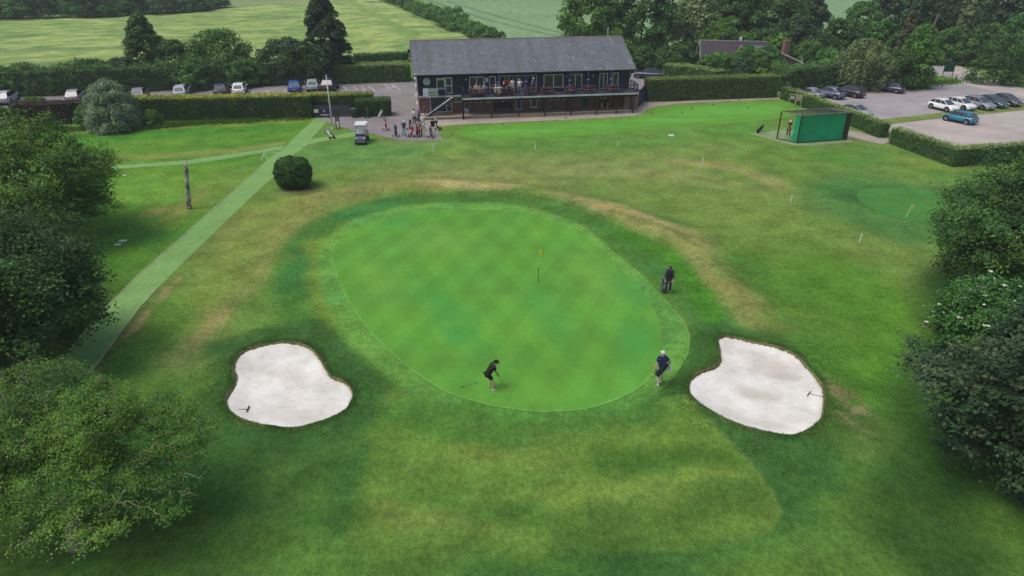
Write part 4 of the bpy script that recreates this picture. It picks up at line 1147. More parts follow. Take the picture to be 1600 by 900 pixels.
def car(label, col, shape, px, py, heading, group, name='parked_car', dark_glass=False, black_sill=False, scale=None):
    Ln, W, H, bon, rk, tk, gr, boot = SHAPES[shape]
    p = G(px, py)
    r = thing(name, label, 'car', (p.x, p.y, 0.012), radians(heading), group)
    k_ = scale or (0.9 if group == GR else 1.0); r.scale = (k_, k_, k_)
    P = paint('car_paint_' + '_'.join(str(int(c * 1000)) for c in col[:3]), col)
    hw = W / 2; zb = H * 0.62; yf, yb = Ln / 2, -Ln / 2
    # body: cross-sections from the tail to the nose
    S = [(yb, .80, gr + .12, zb * .86), (yb + .06, .90, gr + .02, zb * .95), (yb + .30, .97, gr, zb * 1.0), (yb + 0.9, 1.0, gr, zb * 1.01), (0, 1.0, gr, zb * .99),
         (yf - bon - 0.05, .99, gr, zb * .98), (yf - bon * 0.6, .97, gr, zb * .93), (yf - .28, .93, gr, zb * .84), (yf - .07, .83, gr + .03, zb * .70), (yf, .70, gr + .14, zb * .56)]
    mb = MB(); ring = []
    for (y, k, z0, z1) in S:
        w = hw * k; dz = z1 - z0
        pr = [(0, z0), (w * .86, z0), (w * .97, z0 + dz * .14), (w, z0 + dz * .45), (w * .985, z0 + dz * .72), (w * .90, z1 - .03), (w * .80, z1), (0, z1 + .025)]
        ring.append([(x, y, z) for x, z in pr] + [(-x, y, z) for x, z in pr[-2:0:-1]])
    n = len(ring[0]); vs = [q for rr in ring for q in rr]
    fs = [(i * n + k, i * n + (k + 1) % n, (i + 1) * n + (k + 1) % n, (i + 1) * n + k) for i in range(len(S) - 1) for k in range(n)]
    fs += [tuple(range(n)), tuple(range((len(S) - 1) * n + n - 1, (len(S) - 1) * n - 1, -1))]
    mb.add(vs, fs); body = mb.build('body', P, r, smooth=True)
    # cabin
    y0, y1 = yf - bon + 0.02, yb + boot          # foot of windscreen, foot of rear window
    ty0, ty1 = y0 - rk, y1 + tk
    wl, wr = hw * .90, hw * .70; zr = H
    lower = [(wl * .96, y0), (wl, (y0 + y1) / 2 + .5), (wl, (y0 + y1) / 2 - .5), (wl * .93, y1)]
    upper = [(wr * .96, ty0), (wr, (ty0 + ty1) / 2 + .3), (wr, (ty0 + ty1) / 2 - .3), (wr * .93, ty1)]
    lo = [(x, y, zb - .03) for x, y in lower] + [(-x, y, zb - .03) for x, y in lower[::-1]]
    up = [(x, y, zr - (.05, 0, .015, .11)[i]) for i, (x, y) in enumerate(upper)]; up += [(-x, y, z) for x, y, z in up[::-1]]
    mb = MB(); vs = lo + up + [(0, (ty0 + ty1) / 2, zr + .03), (0, ty0 - 0.02, zr - .02), (0, ty1 - 0.04, zr - .075)]
    fs = [(i, (i + 1) % 8, 8 + (i + 1) % 8, 8 + i) for i in range(8)]
    fs += [(8, 9, 16, 17), (9, 10, 16), (10, 11, 18, 16), (11, 12, 18), (12, 13, 16, 18), (13, 14, 16), (14, 15, 17, 16), (15, 8, 17)]
    mb.add(vs, fs); cab = mb.build('roof', P, r, smooth=False, bevel=0.03)
    gm = M_CARGLASSD if dark_glass else M_CARGLASS
    def pane(nm, a, b, c, d, i0=.08, i1=.12, mat=None, out=0.014):
        a, b, c, d = map(Vector, (a, b, c, d)); cen = (a + b + c + d) / 4
        nn = (b - a).cross(d - a).normalized()
        if nn.dot(cen - Vector((0, (ty0 + ty1) / 2, (zb + zr) / 2 - .2))) < 0: nn = -nn
        lerp = lambda s, t: (a.lerp(b, s)).lerp(d.lerp(c, s), t)
        q = [lerp(i0, i1), lerp(1 - i0, i1), lerp(1 - i0, 1 - i1), lerp(i0, 1 - i1)]
        m2 = MB(); m2.slab(q, nn, out); return m2.build(nm, mat or gm, r)
    pane('windscreen', lo[7], lo[0], up[0], up[7], .05, .06)
    pane('rear_window', lo[3], lo[4], up[4], up[3], .10, .12)
    for s in (0, 1):
        f = (lambda k: k) if s == 0 else (lambda k: 7 - k)
        for (i, j, aa) in ((0, 1, .14), (1, 2, .04), (2, 3, .14)):
            pane('side_window', lo[f(i)], lo[f(j)], up[f(j)], up[f(i)], .05 if i != 1 else .03, .12, M_CARGLASSD if dark_glass else M_CARGLASSD)
    # wheels
    R = 0.34 if shape != 'suv' else 0.38
    for sy in (yf - .80, yb + .78):
        for sx in (-1, 1):
            ax = hw - .10
            mb = MB(); mb.cyl((sx * (hw * .80), sy, R + .03), (sx * (hw + .004), sy, R + .03), R + .07, R + .07, 16); mb.build('wheel_arch', M_TRIM, r)
            wh = bpy.data.objects.new('wheel', None); COL.objects.link(wh); adopt(wh, r); wh.location = (sx * ax, sy, R)
            mb = MB(); mb.tube([(-.10, 0, 0), (-.10, 0, 0), (.10, 0, 0), (.115, 0, 0)], [R * .8, R, R, R * .86], 16)
            if sx < 0: mb.v = [(-x, y, z) for x, y, z in mb.v]
            mb.build('tyre', M_TYRE, wh)
            mb = MB(); s_ = sx
            mb.cyl((s_ * .10, 0, 0), (s_ * .122, 0, 0), R * .62, R * .60, 14)
            for k in range(5):
                a = k * 2 * pi / 5; mb.bar((s_ * .128, cos(a) * .05, sin(a) * .05), (s_ * .128, cos(a) * R * .56, sin(a) * R * .56), .05, .015)
            mb.build('rim', M_RIM, wh)
    for sx in (-1, 1):
        mb = MB(); mb.ell((sx * hw * .66, yf - .13, zb * .70), (.17, .10, .075), 8, 6); mb.build('headlight', M_LAMP, r, smooth=True)
        mb = MB(); mb.ell((sx * hw * .78, yb + .08, zb * .84), (.12, .09, .12), 8, 6); mb.build('tail_light', M_TAIL, r, smooth=True)
        mb = MB(); mb.ell((sx * (hw + .08), y0 - .32, zb + .05), (.12, .07, .075), 8, 6); mb.build('door_mirror', P if not black_sill else M_TRIM, r, smooth=True)
        mb = MB(); mb.box((sx * (hw - .005), -.05, gr + .09), (.05, Ln * .50, .16)); mb.build('sill', M_TRIM, r)
        for yy in (.25, -.75):
            mb = MB(); mb.box((sx * (hw + .005), yy, zb * .86), (.03, .18, .03)); mb.build('door_handle', P, r)
    mb = MB(); mb.box((0, yf - .02, gr + .20), (hw * 1.15, .10, .16)); mb.build('grille', M_TRIM, r, bevel=.02)
    mb = MB(); mb.box((0, yf + .045, gr + .24), (.50, .02, .11)); mb.build('number_plate', M_PLATEW, r)
    mb = MB(); mb.box((0, yb - .015, zb * .62), (.50, .03, .11)); mb.build('number_plate', M_PLATEY, r)
    mb = MB(); mb.box((0, yb + .03, gr + .14), (hw * 1.6, .12, .16)); mb.build('rear_bumper', M_TRIM, r, bevel=.02)
    if shape in ('suv', 'estate'):
        for sx in (-1, 1):
            mb = MB(); mb.bar((sx * wr * .86, ty0 - .1, zr + .05), (sx * wr * .86, ty1 + .1, zr + .05), .03); mb.build('roof_rail', M_TRIM, r)
    return r
GR = 'cars parked in the gravel car park'
car('white hatchback at the left end of the row of five by the grass verge', L(236, 237, 238), 'hatch', 1473, 172, -160, GR)
car('second white hatchback, between the first white one and the grey estate', L(230, 232, 233), 'hatch', 1499, 169.5, -160, GR)
car('silver grey estate car in the middle of the row of five', L(136, 140, 150), 'estate', 1526, 168.5, -161, GR)
car('dark green hatchback between the silver and the charcoal car', L(44, 84, 82), 'hatch', 1549, 166, -161, GR)
car('charcoal hatchback at the right end of the row of five', L(66, 72, 84), 'hatch', 1571, 163.5, -161, GR)
car('teal blue crossover standing alone on the pale gravel', L(22, 122, 148), 'suv', 1498, 191, 30, GR, black_sill=True, scale=0.8)
car('silver car half hidden by the clipped hedge in front of the net', L(130, 136, 142), 'saloon', 1263, 152, 34, GR)
car('slate blue sloping-backed car beside the black one under the willow', L(84, 96, 124), 'coupe_suv', 1294, 152, 36, GR, dark_glass=True)
car('black sport utility car under the drooping willow', L(38, 38, 48), 'suv', 1326, 150, 34, GR, dark_glass=True)
car('dark blue hatchback alone under the round trees by the island', L(52, 62, 92), 'hatch', 1390, 143.5, 42, GR, dark_glass=True)
car('grey car nose out behind the driving net by the hedge', L(150, 160, 162), 'saloon', 1335, 180, -150, GR)
GL = 'cars parked behind the long hedge'
car('silver car at the far left end behind the purple hedge', L(160, 166, 174), 'estate', 13, 160, 17, GL)
car('grey car with dark roof behind the purple hedge', L(140, 146, 152), 'hatch', 119, 157, 18, GL)
car('car with white bonnet tucked under the trees above the silvery shrub', L(204, 208, 212), 'hatch', 157, 139.5, 196, GL, dark_glass=True)
car('grey car just right of the silvery shrub', L(120, 122, 132), 'hatch', 220, 154, 17, GL)
car('pale silver car behind the left half of the long hedge', L(168, 180, 188), 'estate', 285, 150, 16, GL)
car('dark charcoal car beside the white hatchback', L(50, 52, 66), 'saloon', 347, 147, 16, GL)
car('white hatchback behind the middle of the long hedge', L(232, 233, 235), 'hatch', 375, 146, 15, GL)
car('bright blue hatchback behind the long hedge', L(24, 84, 160), 'hatch', 461, 142, 15, GL)
car('pale silver hatchback between the blue and the navy car', L(158, 172, 176), 'hatch', 489, 140, 15, GL)
car('dark navy estate beside the flagpole top', L(44, 46, 74), 'suv', 516, 139.5, 2, GL, dark_glass=True)
car('dark blue car parked beyond the navy fence at the clubhouse end', L(46, 54, 84), 'saloon', 1014, 122, 70, 'cars parked near the clubhouse end')

# ------------------------------------------------------------------ people
SKINQ = []
def skinned(name, V, E, R, mat, parent, sub=1):
    me = bpy.data.meshes.new(name); me.from_pydata([tuple(v) for v in V], E, [])
    me.materials.append(mat)
    o = bpy.data.objects.new(name, me); COL.objects.link(o); adopt(o, parent)
    md = o.modifiers.new('skin', 'SKIN'); md.use_smooth_shade = True
    for i, rr in enumerate(R):
        s = me.skin_vertices[0].data[i]; s.radius = rr if hasattr(rr, '__len__') else (rr, rr); s.use_root = (i == 0)
    if sub: o.modifiers.new('sub', 'SUBSURF').levels = sub
    SKINQ.append(o)
    return o
M_SKIN = plain('skin', L(206, 158, 134), 0.6, 0.06, 4); M_SKIND = plain('tanned_skin', L(178, 128, 104), 0.6, 0.06, 4)
def cloth(name, c): return plain('cloth_' + name, c, 0.9, 0.18, 6, bmp=0.3)
CL = {k: cloth(k, c) for k, c in dict(black=L(28, 28, 33), navy=L(38, 46, 88), white=L(206, 208, 212), grey=L(104, 106, 116), jeans=L(120, 150, 186), khaki=L(190, 186, 168), blue=L(54, 72, 126),
      purple=L(92, 88, 128), red=L(150, 40, 46), charcoal=L(56, 60, 72), sky=L(138, 164, 196), pink=L(196, 140, 142), green=L(60, 84, 66), cream=L(212, 206, 190), brown=L(96, 72, 60)).items()}
HAIR = {k: plain('hair_' + k, c, 0.75, 0.2, 20) for k, c in dict(dark=L(40, 32, 28), grey=L(150, 148, 146), brown=L(84, 62, 46), white=L(206, 204, 200), fair=L(160, 128, 84)).items()}
M_EYE = plain('eye_dark', L(36, 30, 28), 0.3, 0.02, 3)
def person(label, loc, heading, top, legs, shoes='white', head='hair', hair='dark', hcol=None, lean=0.0, hands=None, feet=None, sit=False, shorts=False, sleeve=0.55,
           height=1.75, skin=None, group=None, knee_bend=0.0, look=0.0, long_hair=False):
    """faces +y in its own space; lean in radians; hands/feet are targets in metres for a 1.75 m figure"""
    s = height / 1.75; skin = skin or M_SKIN
    r = thing('person', label, 'person', loc, radians(heading), group)
    hz = 0.50 if sit else 0.93 - knee_bend
    hip = Vector((0, 0.0 if not sit else -0.05, hz))
    if lean > 0.2 and not sit: hip.y -= 0.14 * lean / 0.6
    up = Vector((0, sin(lean), cos(lean)))
    waist, chest, neck = hip + up * 0.16, hip + up * 0.38, hip + up * 0.55
    nu = Vector((0, sin(lean * 0.6 + look), cos(lean * 0.6 + look)))
    hc = neck + nu * 0.17
    hands = hands or [(-0.26, 0.06, 0.80), (0.26, 0.10, 0.80)]
    feet = feet or ([(-0.11, 0.02, 0.06), (0.12, 0.06, 0.06)] if not sit else [(-0.12, 0.42, 0.06), (0.12, 0.46, 0.06)])
    def joint(a, b, l1, l2, pole):
        d = b - a; D = min(d.length, (l1 + l2) * 0.999); d.normalize()
        x = (l1 * l1 - l2 * l2 + D * D) / (2 * D); h = sqrt(max(l1 * l1 - x * x, 0))
        pn = (pole - d * pole.dot(d)); 
        if pn.length < 1e-4: pn = Vector((1, 0, 0))
        return a + d * x + pn.normalized() * h, a + d * D
    V, E, R = [], [], []
    def av(p, rad, pa=None):
        V.append(Vector(p) * s); R.append((rad[0] * s, rad[1] * s) if hasattr(rad, '__len__') else rad * s)
        if pa is not None: E.append((pa, len(V) - 1))
        return len(V) - 1
    iH = av(hip, (0.105, 0.08)); iW = av(waist, (0.095, 0.07), iH); iC = av(chest, (0.115, 0.075), iW); iN = av(neck, 0.055, iC)
    iHd = av(neck + nu * 0.09, 0.052, iN); av(hc, (0.078, 0.092), iHd); av(hc + nu * 0.085, (0.06, 0.07), len(V) - 1)
    arms, legsj, wrists = [], [], []
    for k, sx in enumerate((-1, 1)):
        sh = chest + up * 0.10 + Vector((0.185 * sx, 0, 0))
        el, wr = joint(sh, Vector(hands[k]), 0.29, 0.26, Vector((0.5 * sx, -1, -0.2)))
        a = av(sh, 0.055, iC); b = av(el, 0.042, a); c = av(wr, 0.030, b)
        hd = (wr - el).normalized(); d = av(wr + hd * 0.05, (0.040, 0.020), c); av(wr + hd * 0.085, (0.040, 0.016), d)
        arms.append((sh, el, wr)); wrists.append((wr, hd))
        hp = hip + Vector((0.095 * sx, 0, -0.05))
        kn, an = joint(hp, Vector(feet[k]) + Vector((0, 0, 0.03)), 0.43, 0.43, Vector((0.1 * sx, 1, 0.3)))
        a = av(hp, 0.085, iH); b = av(kn, 0.056, a); c = av(an, 0.038, b)
        ft = Vector((0.03 * sx, 0.14, -0.05)); av(an + ft, (0.038, 0.03), c)
        legsj.append((hp, kn, an, ft))
    body = skinned('body', V, E, R, skin, r)
    # fingers and thumb, face
    mb = MB()
    for k, (wr, hd) in enumerate(wrists):
        side = hd.cross(Vector((0, 1, 0.2))).normalized(); nrm = hd.cross(side).normalized()
        root = wr + hd * 0.09
        for q, ln in enumerate((0.062, 0.074, 0.07, 0.055)):
            o = side * (q - 1.5) * 0.019
            a = root + o; b = a + hd * ln * 0.55 + nrm * 0.01; c = b + hd * ln * 0.4 + nrm * 0.03
            mb.tube([x * s for x in (a - hd * 0.02, a, b, c)], [.009 * s, .009 * s, .008 * s, .006 * s], 5)
        t0 = wr + hd * 0.035 + side * 0.035 * (1 if k == 0 else -1)
        t1 = t0 + (hd * 0.03 + side * 0.03 * (1 if k == 0 else -1))
        mb.tube([x * s for x in (t0, t1, t1 + hd * 0.025 + nrm * 0.01)], [.011 * s, .010 * s, .007 * s], 5)
    fw = Vector((0, nu.z, -nu.y))
    mb.tube([x * s for x in (hc + fw * 0.085 + nu * 0.02, hc + fw * 0.112 - nu * 0.02, hc + fw * 0.088 - nu * 0.028)], [.008 * s, .015 * s, .010 * s], 5)
    for sx in (-1, 1):
        c = (hc + Vector((0.082 * sx, 0, 0))) * s; mb.ell(c, (0.012 * s, 0.024 * s, 0.034 * s), 6, 5)
    mb.build('hands_and_face', skin, body, smooth=True)
    mb = MB()
    for sx in (-1, 1): mb.ell((hc + fw * 0.088 + nu * 0.018 + Vector((0.033 * sx, 0, 0))) * s, (.012 * s, .008 * s, .008 * s), 6, 4)
    mb.ell((hc + fw * 0.088 - nu * 0.055) * s, (.026 * s, .008 * s, .007 * s), 6, 4)
    mb.build('eyes_and_mouth', M_EYE, body)
    # clothes
    e = 0.018
    V, E, R = [], [], []
    a0 = av(hip - up * 0.06, (0.19, 0.155)); a1 = av(waist, (0.185, 0.15), a0); a2 = av(chest, (0.215, 0.16), a1); av(neck + up * 0.0, (0.09, 0.09), a2)
    for sh, el, wr in arms:
        b = av(sh + up * 0.015, 0.075 + e, a2)
        if sleeve <= 1: av(sh.lerp(el, sleeve), 0.062 + e, b)
        else: c = av(el, 0.05 + e, b); av(el.lerp(wr, sleeve - 1), 0.038 + e, c)
    skinned('shirt', V, E, R, CL[top], r)
    V, E, R = [], [], []
    a0 = av(hip + up * 0.06, (0.175, 0.145))
    for hp, kn, an, ft in legsj:
        b = av(hp, 0.108 + e, a0)
        if shorts: av(hp.lerp(kn, 0.72), 0.094 + e, b)
        else: c = av(kn, 0.064 + e, b); av(an + Vector((0, 0, 0.02)), 0.05 + e, c)
    skinned('shorts' if shorts else 'trousers', V, E, R, CL[legs], r)
    for hp, kn, an, ft in legsj:
        V, E, R = [], [], []
        a0 = av(an + Vector((0, -0.04, -0.045)), (0.046, 0.042)); b = av(an + ft * 0.55 + Vector((0, 0, -0.015)), (0.05, 0.042), a0); av(an + ft * 1.15 + Vector((0, 0, -0.005)), (0.044, 0.028), b)
        skinned('shoe', V, E, R, CL[shoes], r)
    cap = head == 'cap'
    mb = MB()
    M = Matrix.Translation(hc * s) @ Vector((0, 0, 1)).rotation_difference(nu).to_matrix().to_4x4()
    mb.ell((0, -0.012 * s, 0.045 * s), (0.097 * s, 0.112 * s, 0.088 * s), 12, 8, M)
    if long_hair: mb.ell((0, -0.10 * s, -0.05 * s), (0.05 * s, 0.04 * s, 0.12 * s), 8, 6, M)
    if cap:
        mb.slab([M @ Vector(q) * 1 for q in ((-.085 * s, .06 * s, .045 * s), (.085 * s, .06 * s, .045 * s), (.06 * s, .19 * s, .02 * s), (-.06 * s, .19 * s, .02 * s))], nu, 0.012 * s)
    mb.build('cap' if cap else 'hair', CL[hcol] if cap else HAIR[hair], r, smooth=not cap)
    if cap:
        mb = MB(); mb.ell((0, -0.03 * s, -0.01 * s), (0.09 * s, 0.09 * s, 0.06 * s), 10, 6, M); 
        if long_hair: mb.ell((0, -0.13 * s, -0.02 * s), (0.035 * s, 0.05 * s, 0.10 * s), 8, 6, M)
        mb.build('hair', HAIR[hair], r, smooth=True)
    return r

M_STEEL = plain('steel_shaft', L(150, 152, 156), 0.3, 0.05, 3, 0.8)
M_GRIP = plain('black_grip', L(26, 26, 28), 0.8, 0.1, 3)
def club_stick(label, a, b, group=None):
    a, b = Vector(a), Vector(b)
    r = thing('golf_club', label, 'golf club', a, 0, group); d = b - a
    mb = MB(); mb.tube([(0, 0, 0), d * 0.72], [0.008, 0.008], 6); mb.build('shaft', M_STEEL, r)
    mb = MB(); mb.tube([d * 0.70, d], [0.014, 0.017], 6); mb.build('grip', M_GRIP, r)
    mb = MB(); mb.box((0.05, 0, 0.02), (0.12, 0.045, 0.04)); mb.build('club_head', M_STEEL, r, bevel=0.008)
    return r
# the woman putting
wp_ = G(767, 607)
person('woman in black cap, shirt and shorts bent over a putt, white shoes', wp_, -72, 'black', 'black', 'white', 'cap', 'dark', 'black', lean=0.62,
       hands=[(-0.05, 0.34, 0.66), (0.05, 0.36, 0.72)], feet=[(-0.20, 0.0, 0.06), (0.20, 0.02, 0.06)], shorts=True, sleeve=0.7, height=1.66, knee_bend=0.03, look=0.5, long_hair=True)
wd = Matrix.Rotation(radians(-72), 3, 'Z')
club_stick('putter held by the bending woman', wp_ + wd @ Vector((0.0, 0.62, 0.02)), wp_ + wd @ Vector((0.0, 0.33, 0.80)))
def ball(label, px, py):
    b = MB(); b.ell((0, 0, 0.028), (0.03, 0.03, 0.03), 10, 8); o = b.build('golf_ball', plain('ball_white', L(216, 218, 214), 0.4, 0.02, 3), smooth=True, loc=G(px, py, 0.0) + Vector((0, 0, 0.013)))
    tag(o, label, 'golf ball', 'golf balls on the green')
ball('white golf ball in front of the putting woman', 778, 606)
ball('white golf ball lying left of the flag', 815, 454)
club_stick('golf club lying on the green left of the putting woman', G(743, 599) + Vector((0, 0, 0.02)), G(720, 606) + Vector((0, 0, 0.02)))

def golf_bag(name, label, loc, rotz, tilt, body, trim, group=None, stand=False, trolley=False, clubs=6, s=1.0):
    """bag leaning back by tilt along its own -y, foot at the origin"""
    r = thing(name, label, 'golf bag' if not trolley else 'golf trolley', loc, rotz, group)
    d = Vector((0, -sin(tilt), cos(tilt))); z0 = 0.06 if not trolley else 0.22
    base = Vector((0, 0.10 if trolley else 0, z0))
    mb = MB(); mb.tube([base, base + d * 0.30 * s, base + d * 0.62 * s, base + d * 0.86 * s], [0.13, 0.145, 0.13, 0.145], 12); b = mb.build('bag', body, r, smooth=False)
    fwd = Vector((0, cos(tilt), sin(tilt)))
    mb = MB(); mb.tube([base + fwd * 0.13 + d * 0.12, base + fwd * 0.16 + d * 0.3, base + fwd * 0.13 + d * 0.5], [0.07, 0.085, 0.06], 8); mb.build('pocket', trim, b, smooth=True)
    mb = MB(); mb.tube([base + d * 0.83, base + d * 0.90], [0.155, 0.155], 12); mb.build('collar', trim, b)
    mb = MB(); q = [base + d * 0.8 + fwd * -0.12 + Vector((0.05, 0, 0)), base + d * 0.55 - fwd * 0.22 + Vector((0.12, 0, 0)), base + d * 0.25 - fwd * 0.13 + Vector((0.05, 0, 0))]; mb.tube(q, [0.02] * 3, 5); mb.build('strap', trim, b)
    rnd = random.Random(hash(label) % 999 if False else len(label))
    for k in range(clubs):
        o = Vector((rnd.uniform(-.08, .08), 0, 0)) + fwd * rnd.uniform(-.08, .08); h = rnd.uniform(0.95, 1.08)
        mb = MB(); a = base + d * 0.6 + o; e = base + d * h + o * 1.3
        mb.tube([a, e], [0.007, 0.007], 4)
        if k % 3 == 0: mb.ell(e + d * 0.02, (0.055, 0.05, 0.06), 7, 5)
        else: mb.box(e + Vector((0.03, 0, 0)), (0.085, 0.03, 0.05))
        mb.build('club', M_STEEL if k % 3 else trim, r)
    if stand:
        for sx in (-1, 1):
            mb = MB(); mb.tube([base + d * 0.74 - fwd * 0.10, Vector((0.24 * sx, -0.62, 0.0))], [0.012, 0.010], 5); mb.build('stand_leg', M_STEEL, r)
    if trolley:
        for sx in (-1, 1):
            wb = MB(); wb.tube([(sx * 0.30, 0.05, 0.14), (sx * 0.36, 0.05, 0.14)], 0.14, 14); wb.build('wheel', M_TYRE, r)
            hb = MB(); hb.cyl((sx * 0.285, 0.05, 0.14), (sx * 0.375, 0.05, 0.14), 0.06, 0.06, 8); hb.build('hub', M_RIM, ALLKIDS[r.name][-1])
        mb = MB(); mb.bar((-0.30, 0.05, 0.14), (0.30, 0.05, 0.14), 0.035); mb.bar((0, 0.12, 0.15), (0, 0.40, 0.12), 0.035)
        mb.bar(base - fwd * 0.15, base - fwd * 0.16 + d * 0.75, 0.035); mb.bar(base - fwd * 0.16 + d * 0.75, base - fwd * 0.42 + d * 0.92, 0.03)
        mb.bar(base - fwd * 0.42 + d * 0.92 + Vector((-.14, 0, 0)), base - fwd * 0.42 + d * 0.92 + Vector((.14, 0, 0)), 0.03); mb.build('trolley_frame', M_TRIM, r)
        mb = MB(); mb.tube([(-0.03, 0.42, 0.10), (0.03, 0.42, 0.10)], 0.10, 12); mb.build('front_wheel', M_TYRE, r)
    return r
BK, NV, WT, RD, GY = CL['black'], CL['navy'], CL['white'], CL['red'], CL['grey']

mp_ = G(1031, 601)
person('man with white cap walking away in navy shirt and pale trousers, bag on his back', mp_, 10, 'navy', 'khaki', 'white', 'cap', 'grey', 'white',
       hands=[(-0.32, 0.02, 0.88), (0.34, 0.14, 1.0)], feet=[(-0.10, -0.12, 0.06), (0.11, 0.16, 0.06)], height=1.80, sleeve=0.6, lean=0.06)
bg = golf_bag('golf_bag', 'black golf bag slung across the back of the man in white cap', mp_ + Vector((-0.30, -0.24, 0.62)), 0, 0.0, BK, CL['charcoal'], clubs=6, s=0.95)
bg.scale = (0.86, 0.86, 0.86); bg.rotation_euler = (radians(-8), radians(42), radians(10))
tw = thing('towel', 'white towel held at the right hip of the man in navy shirt', 'towel', mp_ + Vector((0.34, -0.02, 0.80)))
mb = MB(); mb.slab([(-.07, 0, .26), (.09, .02, .28), (.12, -.02, 0), (-.04, -.01, -.04)], (0, -1, 0), 0.05); mb.build('cloth_fold', WT, tw, bevel=0.015)

sp_ = G(1043, 456)
person('man in dark grey clothes and cap stooping behind a golf bag beside the green', sp_, 170, 'charcoal', 'charcoal', 'grey', 'cap', 'dark', 'charcoal', lean=0.30,
       hands=[(-0.20, 0.32, 0.84), (0.22, 0.30, 0.84)], height=1.76, sleeve=1.7, look=0.3)
golf_bag('golf_bag', 'grey and black golf bag standing in front of the stooping man', G(1037, 457.5), radians(175), 0.20, CL['charcoal'], GY, stand=True)

# the group on the forecourt
def at(px, py): return G(px, py) + Vector((0, 0, 0.012))
GP = 'people gathered on the forecourt'
person('person in blue patterned top, white cap and pale jeans beside the black bag', at(632, 214), 180, 'blue', 'jeans', 'white', 'cap', 'brown', 'white', group=GP, hands=[(-.18, .22, .95), (.18, .24, .95)])
person('man in white shirt and black trousers standing farthest back in the group', at(648, 195), 200, 'white', 'black', 'black', 'hair', 'dark', group=GP)
person('person in purple top by the wall corner next to the man in white shirt', at(656, 193), 150, 'purple', 'charcoal', 'black', 'hair', 'grey', group=GP)
person('person in white shirt with back turned, in front of the stair foot', at(661, 204), 20, 'white', 'white', 'white', 'hair', 'white', group=GP, lean=0.1)
person('person in grey top and dark trousers next to the bending white shirt', at(658, 213.5), 160, 'grey', 'black', 'black', 'hair', 'brown', group=GP)
person('person bending in a white shirt and pale trousers at the front of the group', at(663, 214), 120, 'white', 'cream', 'white', 'hair', 'grey', group=GP, lean=0.45, hands=[(-.1, .42, .75), (.1, .42, .75)])
person('person in dark top and pale trousers at the right end of the group', at(677, 211), 190, 'black', 'cream', 'white', 'hair', 'dark', group=GP)
TG = 'golf trolleys on the forecourt'
golf_bag('golf_trolley', 'black golf bag on a trolley at the left end of the group', at(619, 214), radians(190), 0.5, BK, CL['charcoal'], TG, trolley=True)
golf_bag('golf_trolley', 'red and black golf bag on a trolley in the middle of the group', at(643, 214), radians(170), 0.45, RD, CL['pink'], TG, trolley=True)
golf_bag('golf_trolley', 'dark red golf bag on a trolley next to the grey topped person', at(652, 214.5), radians(185), 0.4, RD, BK, TG, trolley=True)
golf_bag('golf_trolley', 'purple grey golf bag on a trolley at the right of the group', at(674, 216), radians(200), 0.4, CL['charcoal'], CL['purple'], TG, trolley=True)
golf_bag('golf_trolley', 'black and white golf bag on a trolley nearest the putting lawn', at(684, 203), radians(215), 0.45, BK, WT, TG, trolley=True)
golf_bag('golf_trolley', 'empty looking grey trolley behind the red bags', at(641, 203), radians(20), 0.4, GY, BK, TG, trolley=True, clubs=2)
golf_bag('golf_trolley', 'small red golf bag on a trolley alone on the forecourt', at(603, 203.5), radians(195), 0.35, CL['pink'], BK, TG, trolley=True)
golf_bag('golf_trolley', 'white and black golf bag on a trolley on the pale path fork', at(518, 216.5), radians(-112), 0.85, WT, BK, TG, trolley=True, clubs=7, s=1.15)
golf_bag('golf_bag', 'pale grey golf bag on its stand against the clipped hedge', at(592, 183.5), radians(95), 0.55, CL['cream'], GY, 'golf bags by the hedge', stand=True)
golf_bag('golf_trolley', 'thin dark trolley against the hedge beside the green bin', at(574, 184), radians(160), 0.35, CL['green'], BK, TG, trolley=True, clubs=2)
golf_bag('golf_bag', 'small black golf bag leaning on the grass left of the driving net', G(1183, 208.5), radians(100), 0.6, BK, BK, stand=True)

# golf cart
gc = thing('golf_cart', 'dark blue golf cart with white roof facing the green', 'golf cart', G(566, 222) + Vector((0, 0, 0.006)), radians(183))
PB = paint('cart_navy', L(36, 42, 84)); PW = plain('cart_white', L(218, 218, 218), 0.35, 0.03, 2)
mb = MB(); mb.box((0, 0, 0.36), (1.12, 2.2, 0.14)); mb.build('chassis', M_TRIM, gc, bevel=0.03)
mb = MB()
prof = [(1.25, .30), (1.28, .46), (1.22, .62), (0.85, .84), (0.62, .90), (0.58, .30)]
n = len(prof); mb.add([(-.54, y, z) for y, z in prof] + [(.54, y, z) for y, z in prof], [tuple(range(n)), tuple(range(2 * n - 1, n - 1, -1))] + [(i, n + i, n + (i + 1) % n, (i + 1) % n) for i in range(n)])
cw = mb.build('bonnet', PB, gc, bevel=0.03)
mb = MB(); mb.box((0, 1.285, .36), (1.16, .10, .16)); mb.build('front_bumper', CL['grey'], gc, bevel=0.03)
for sx in (-.42, .42):
    mb = MB(); mb.ell((sx, 1.17, .66), (.10, .08, .07), 8, 6); mb.build('headlight', M_LAMP, gc, smooth=True)
mb = MB(); mb.box((0, .60, .93), (1.02, .22, .10)); mb.build('dashboard', M_TRIM, gc, bevel=0.02)
mb = MB(); mb.box((0, -.30, .66), (1.06, .52, .14)); mb.build('seat', CL['cream'], gc, bevel=0.03)
mb = MB(); mb.slab([(-.52, -.56, .72), (.52, -.56, .72), (.52, -.66, 1.14), (-.52, -.66, 1.14)], (0, 1, .2), .10); mb.build('backrest', CL['cream'], gc, bevel=0.03)
mb = MB(); mb.box((0, -.95, .62), (1.10, .62, .40)); mb.build('rear_body', PB, gc, bevel=0.04)
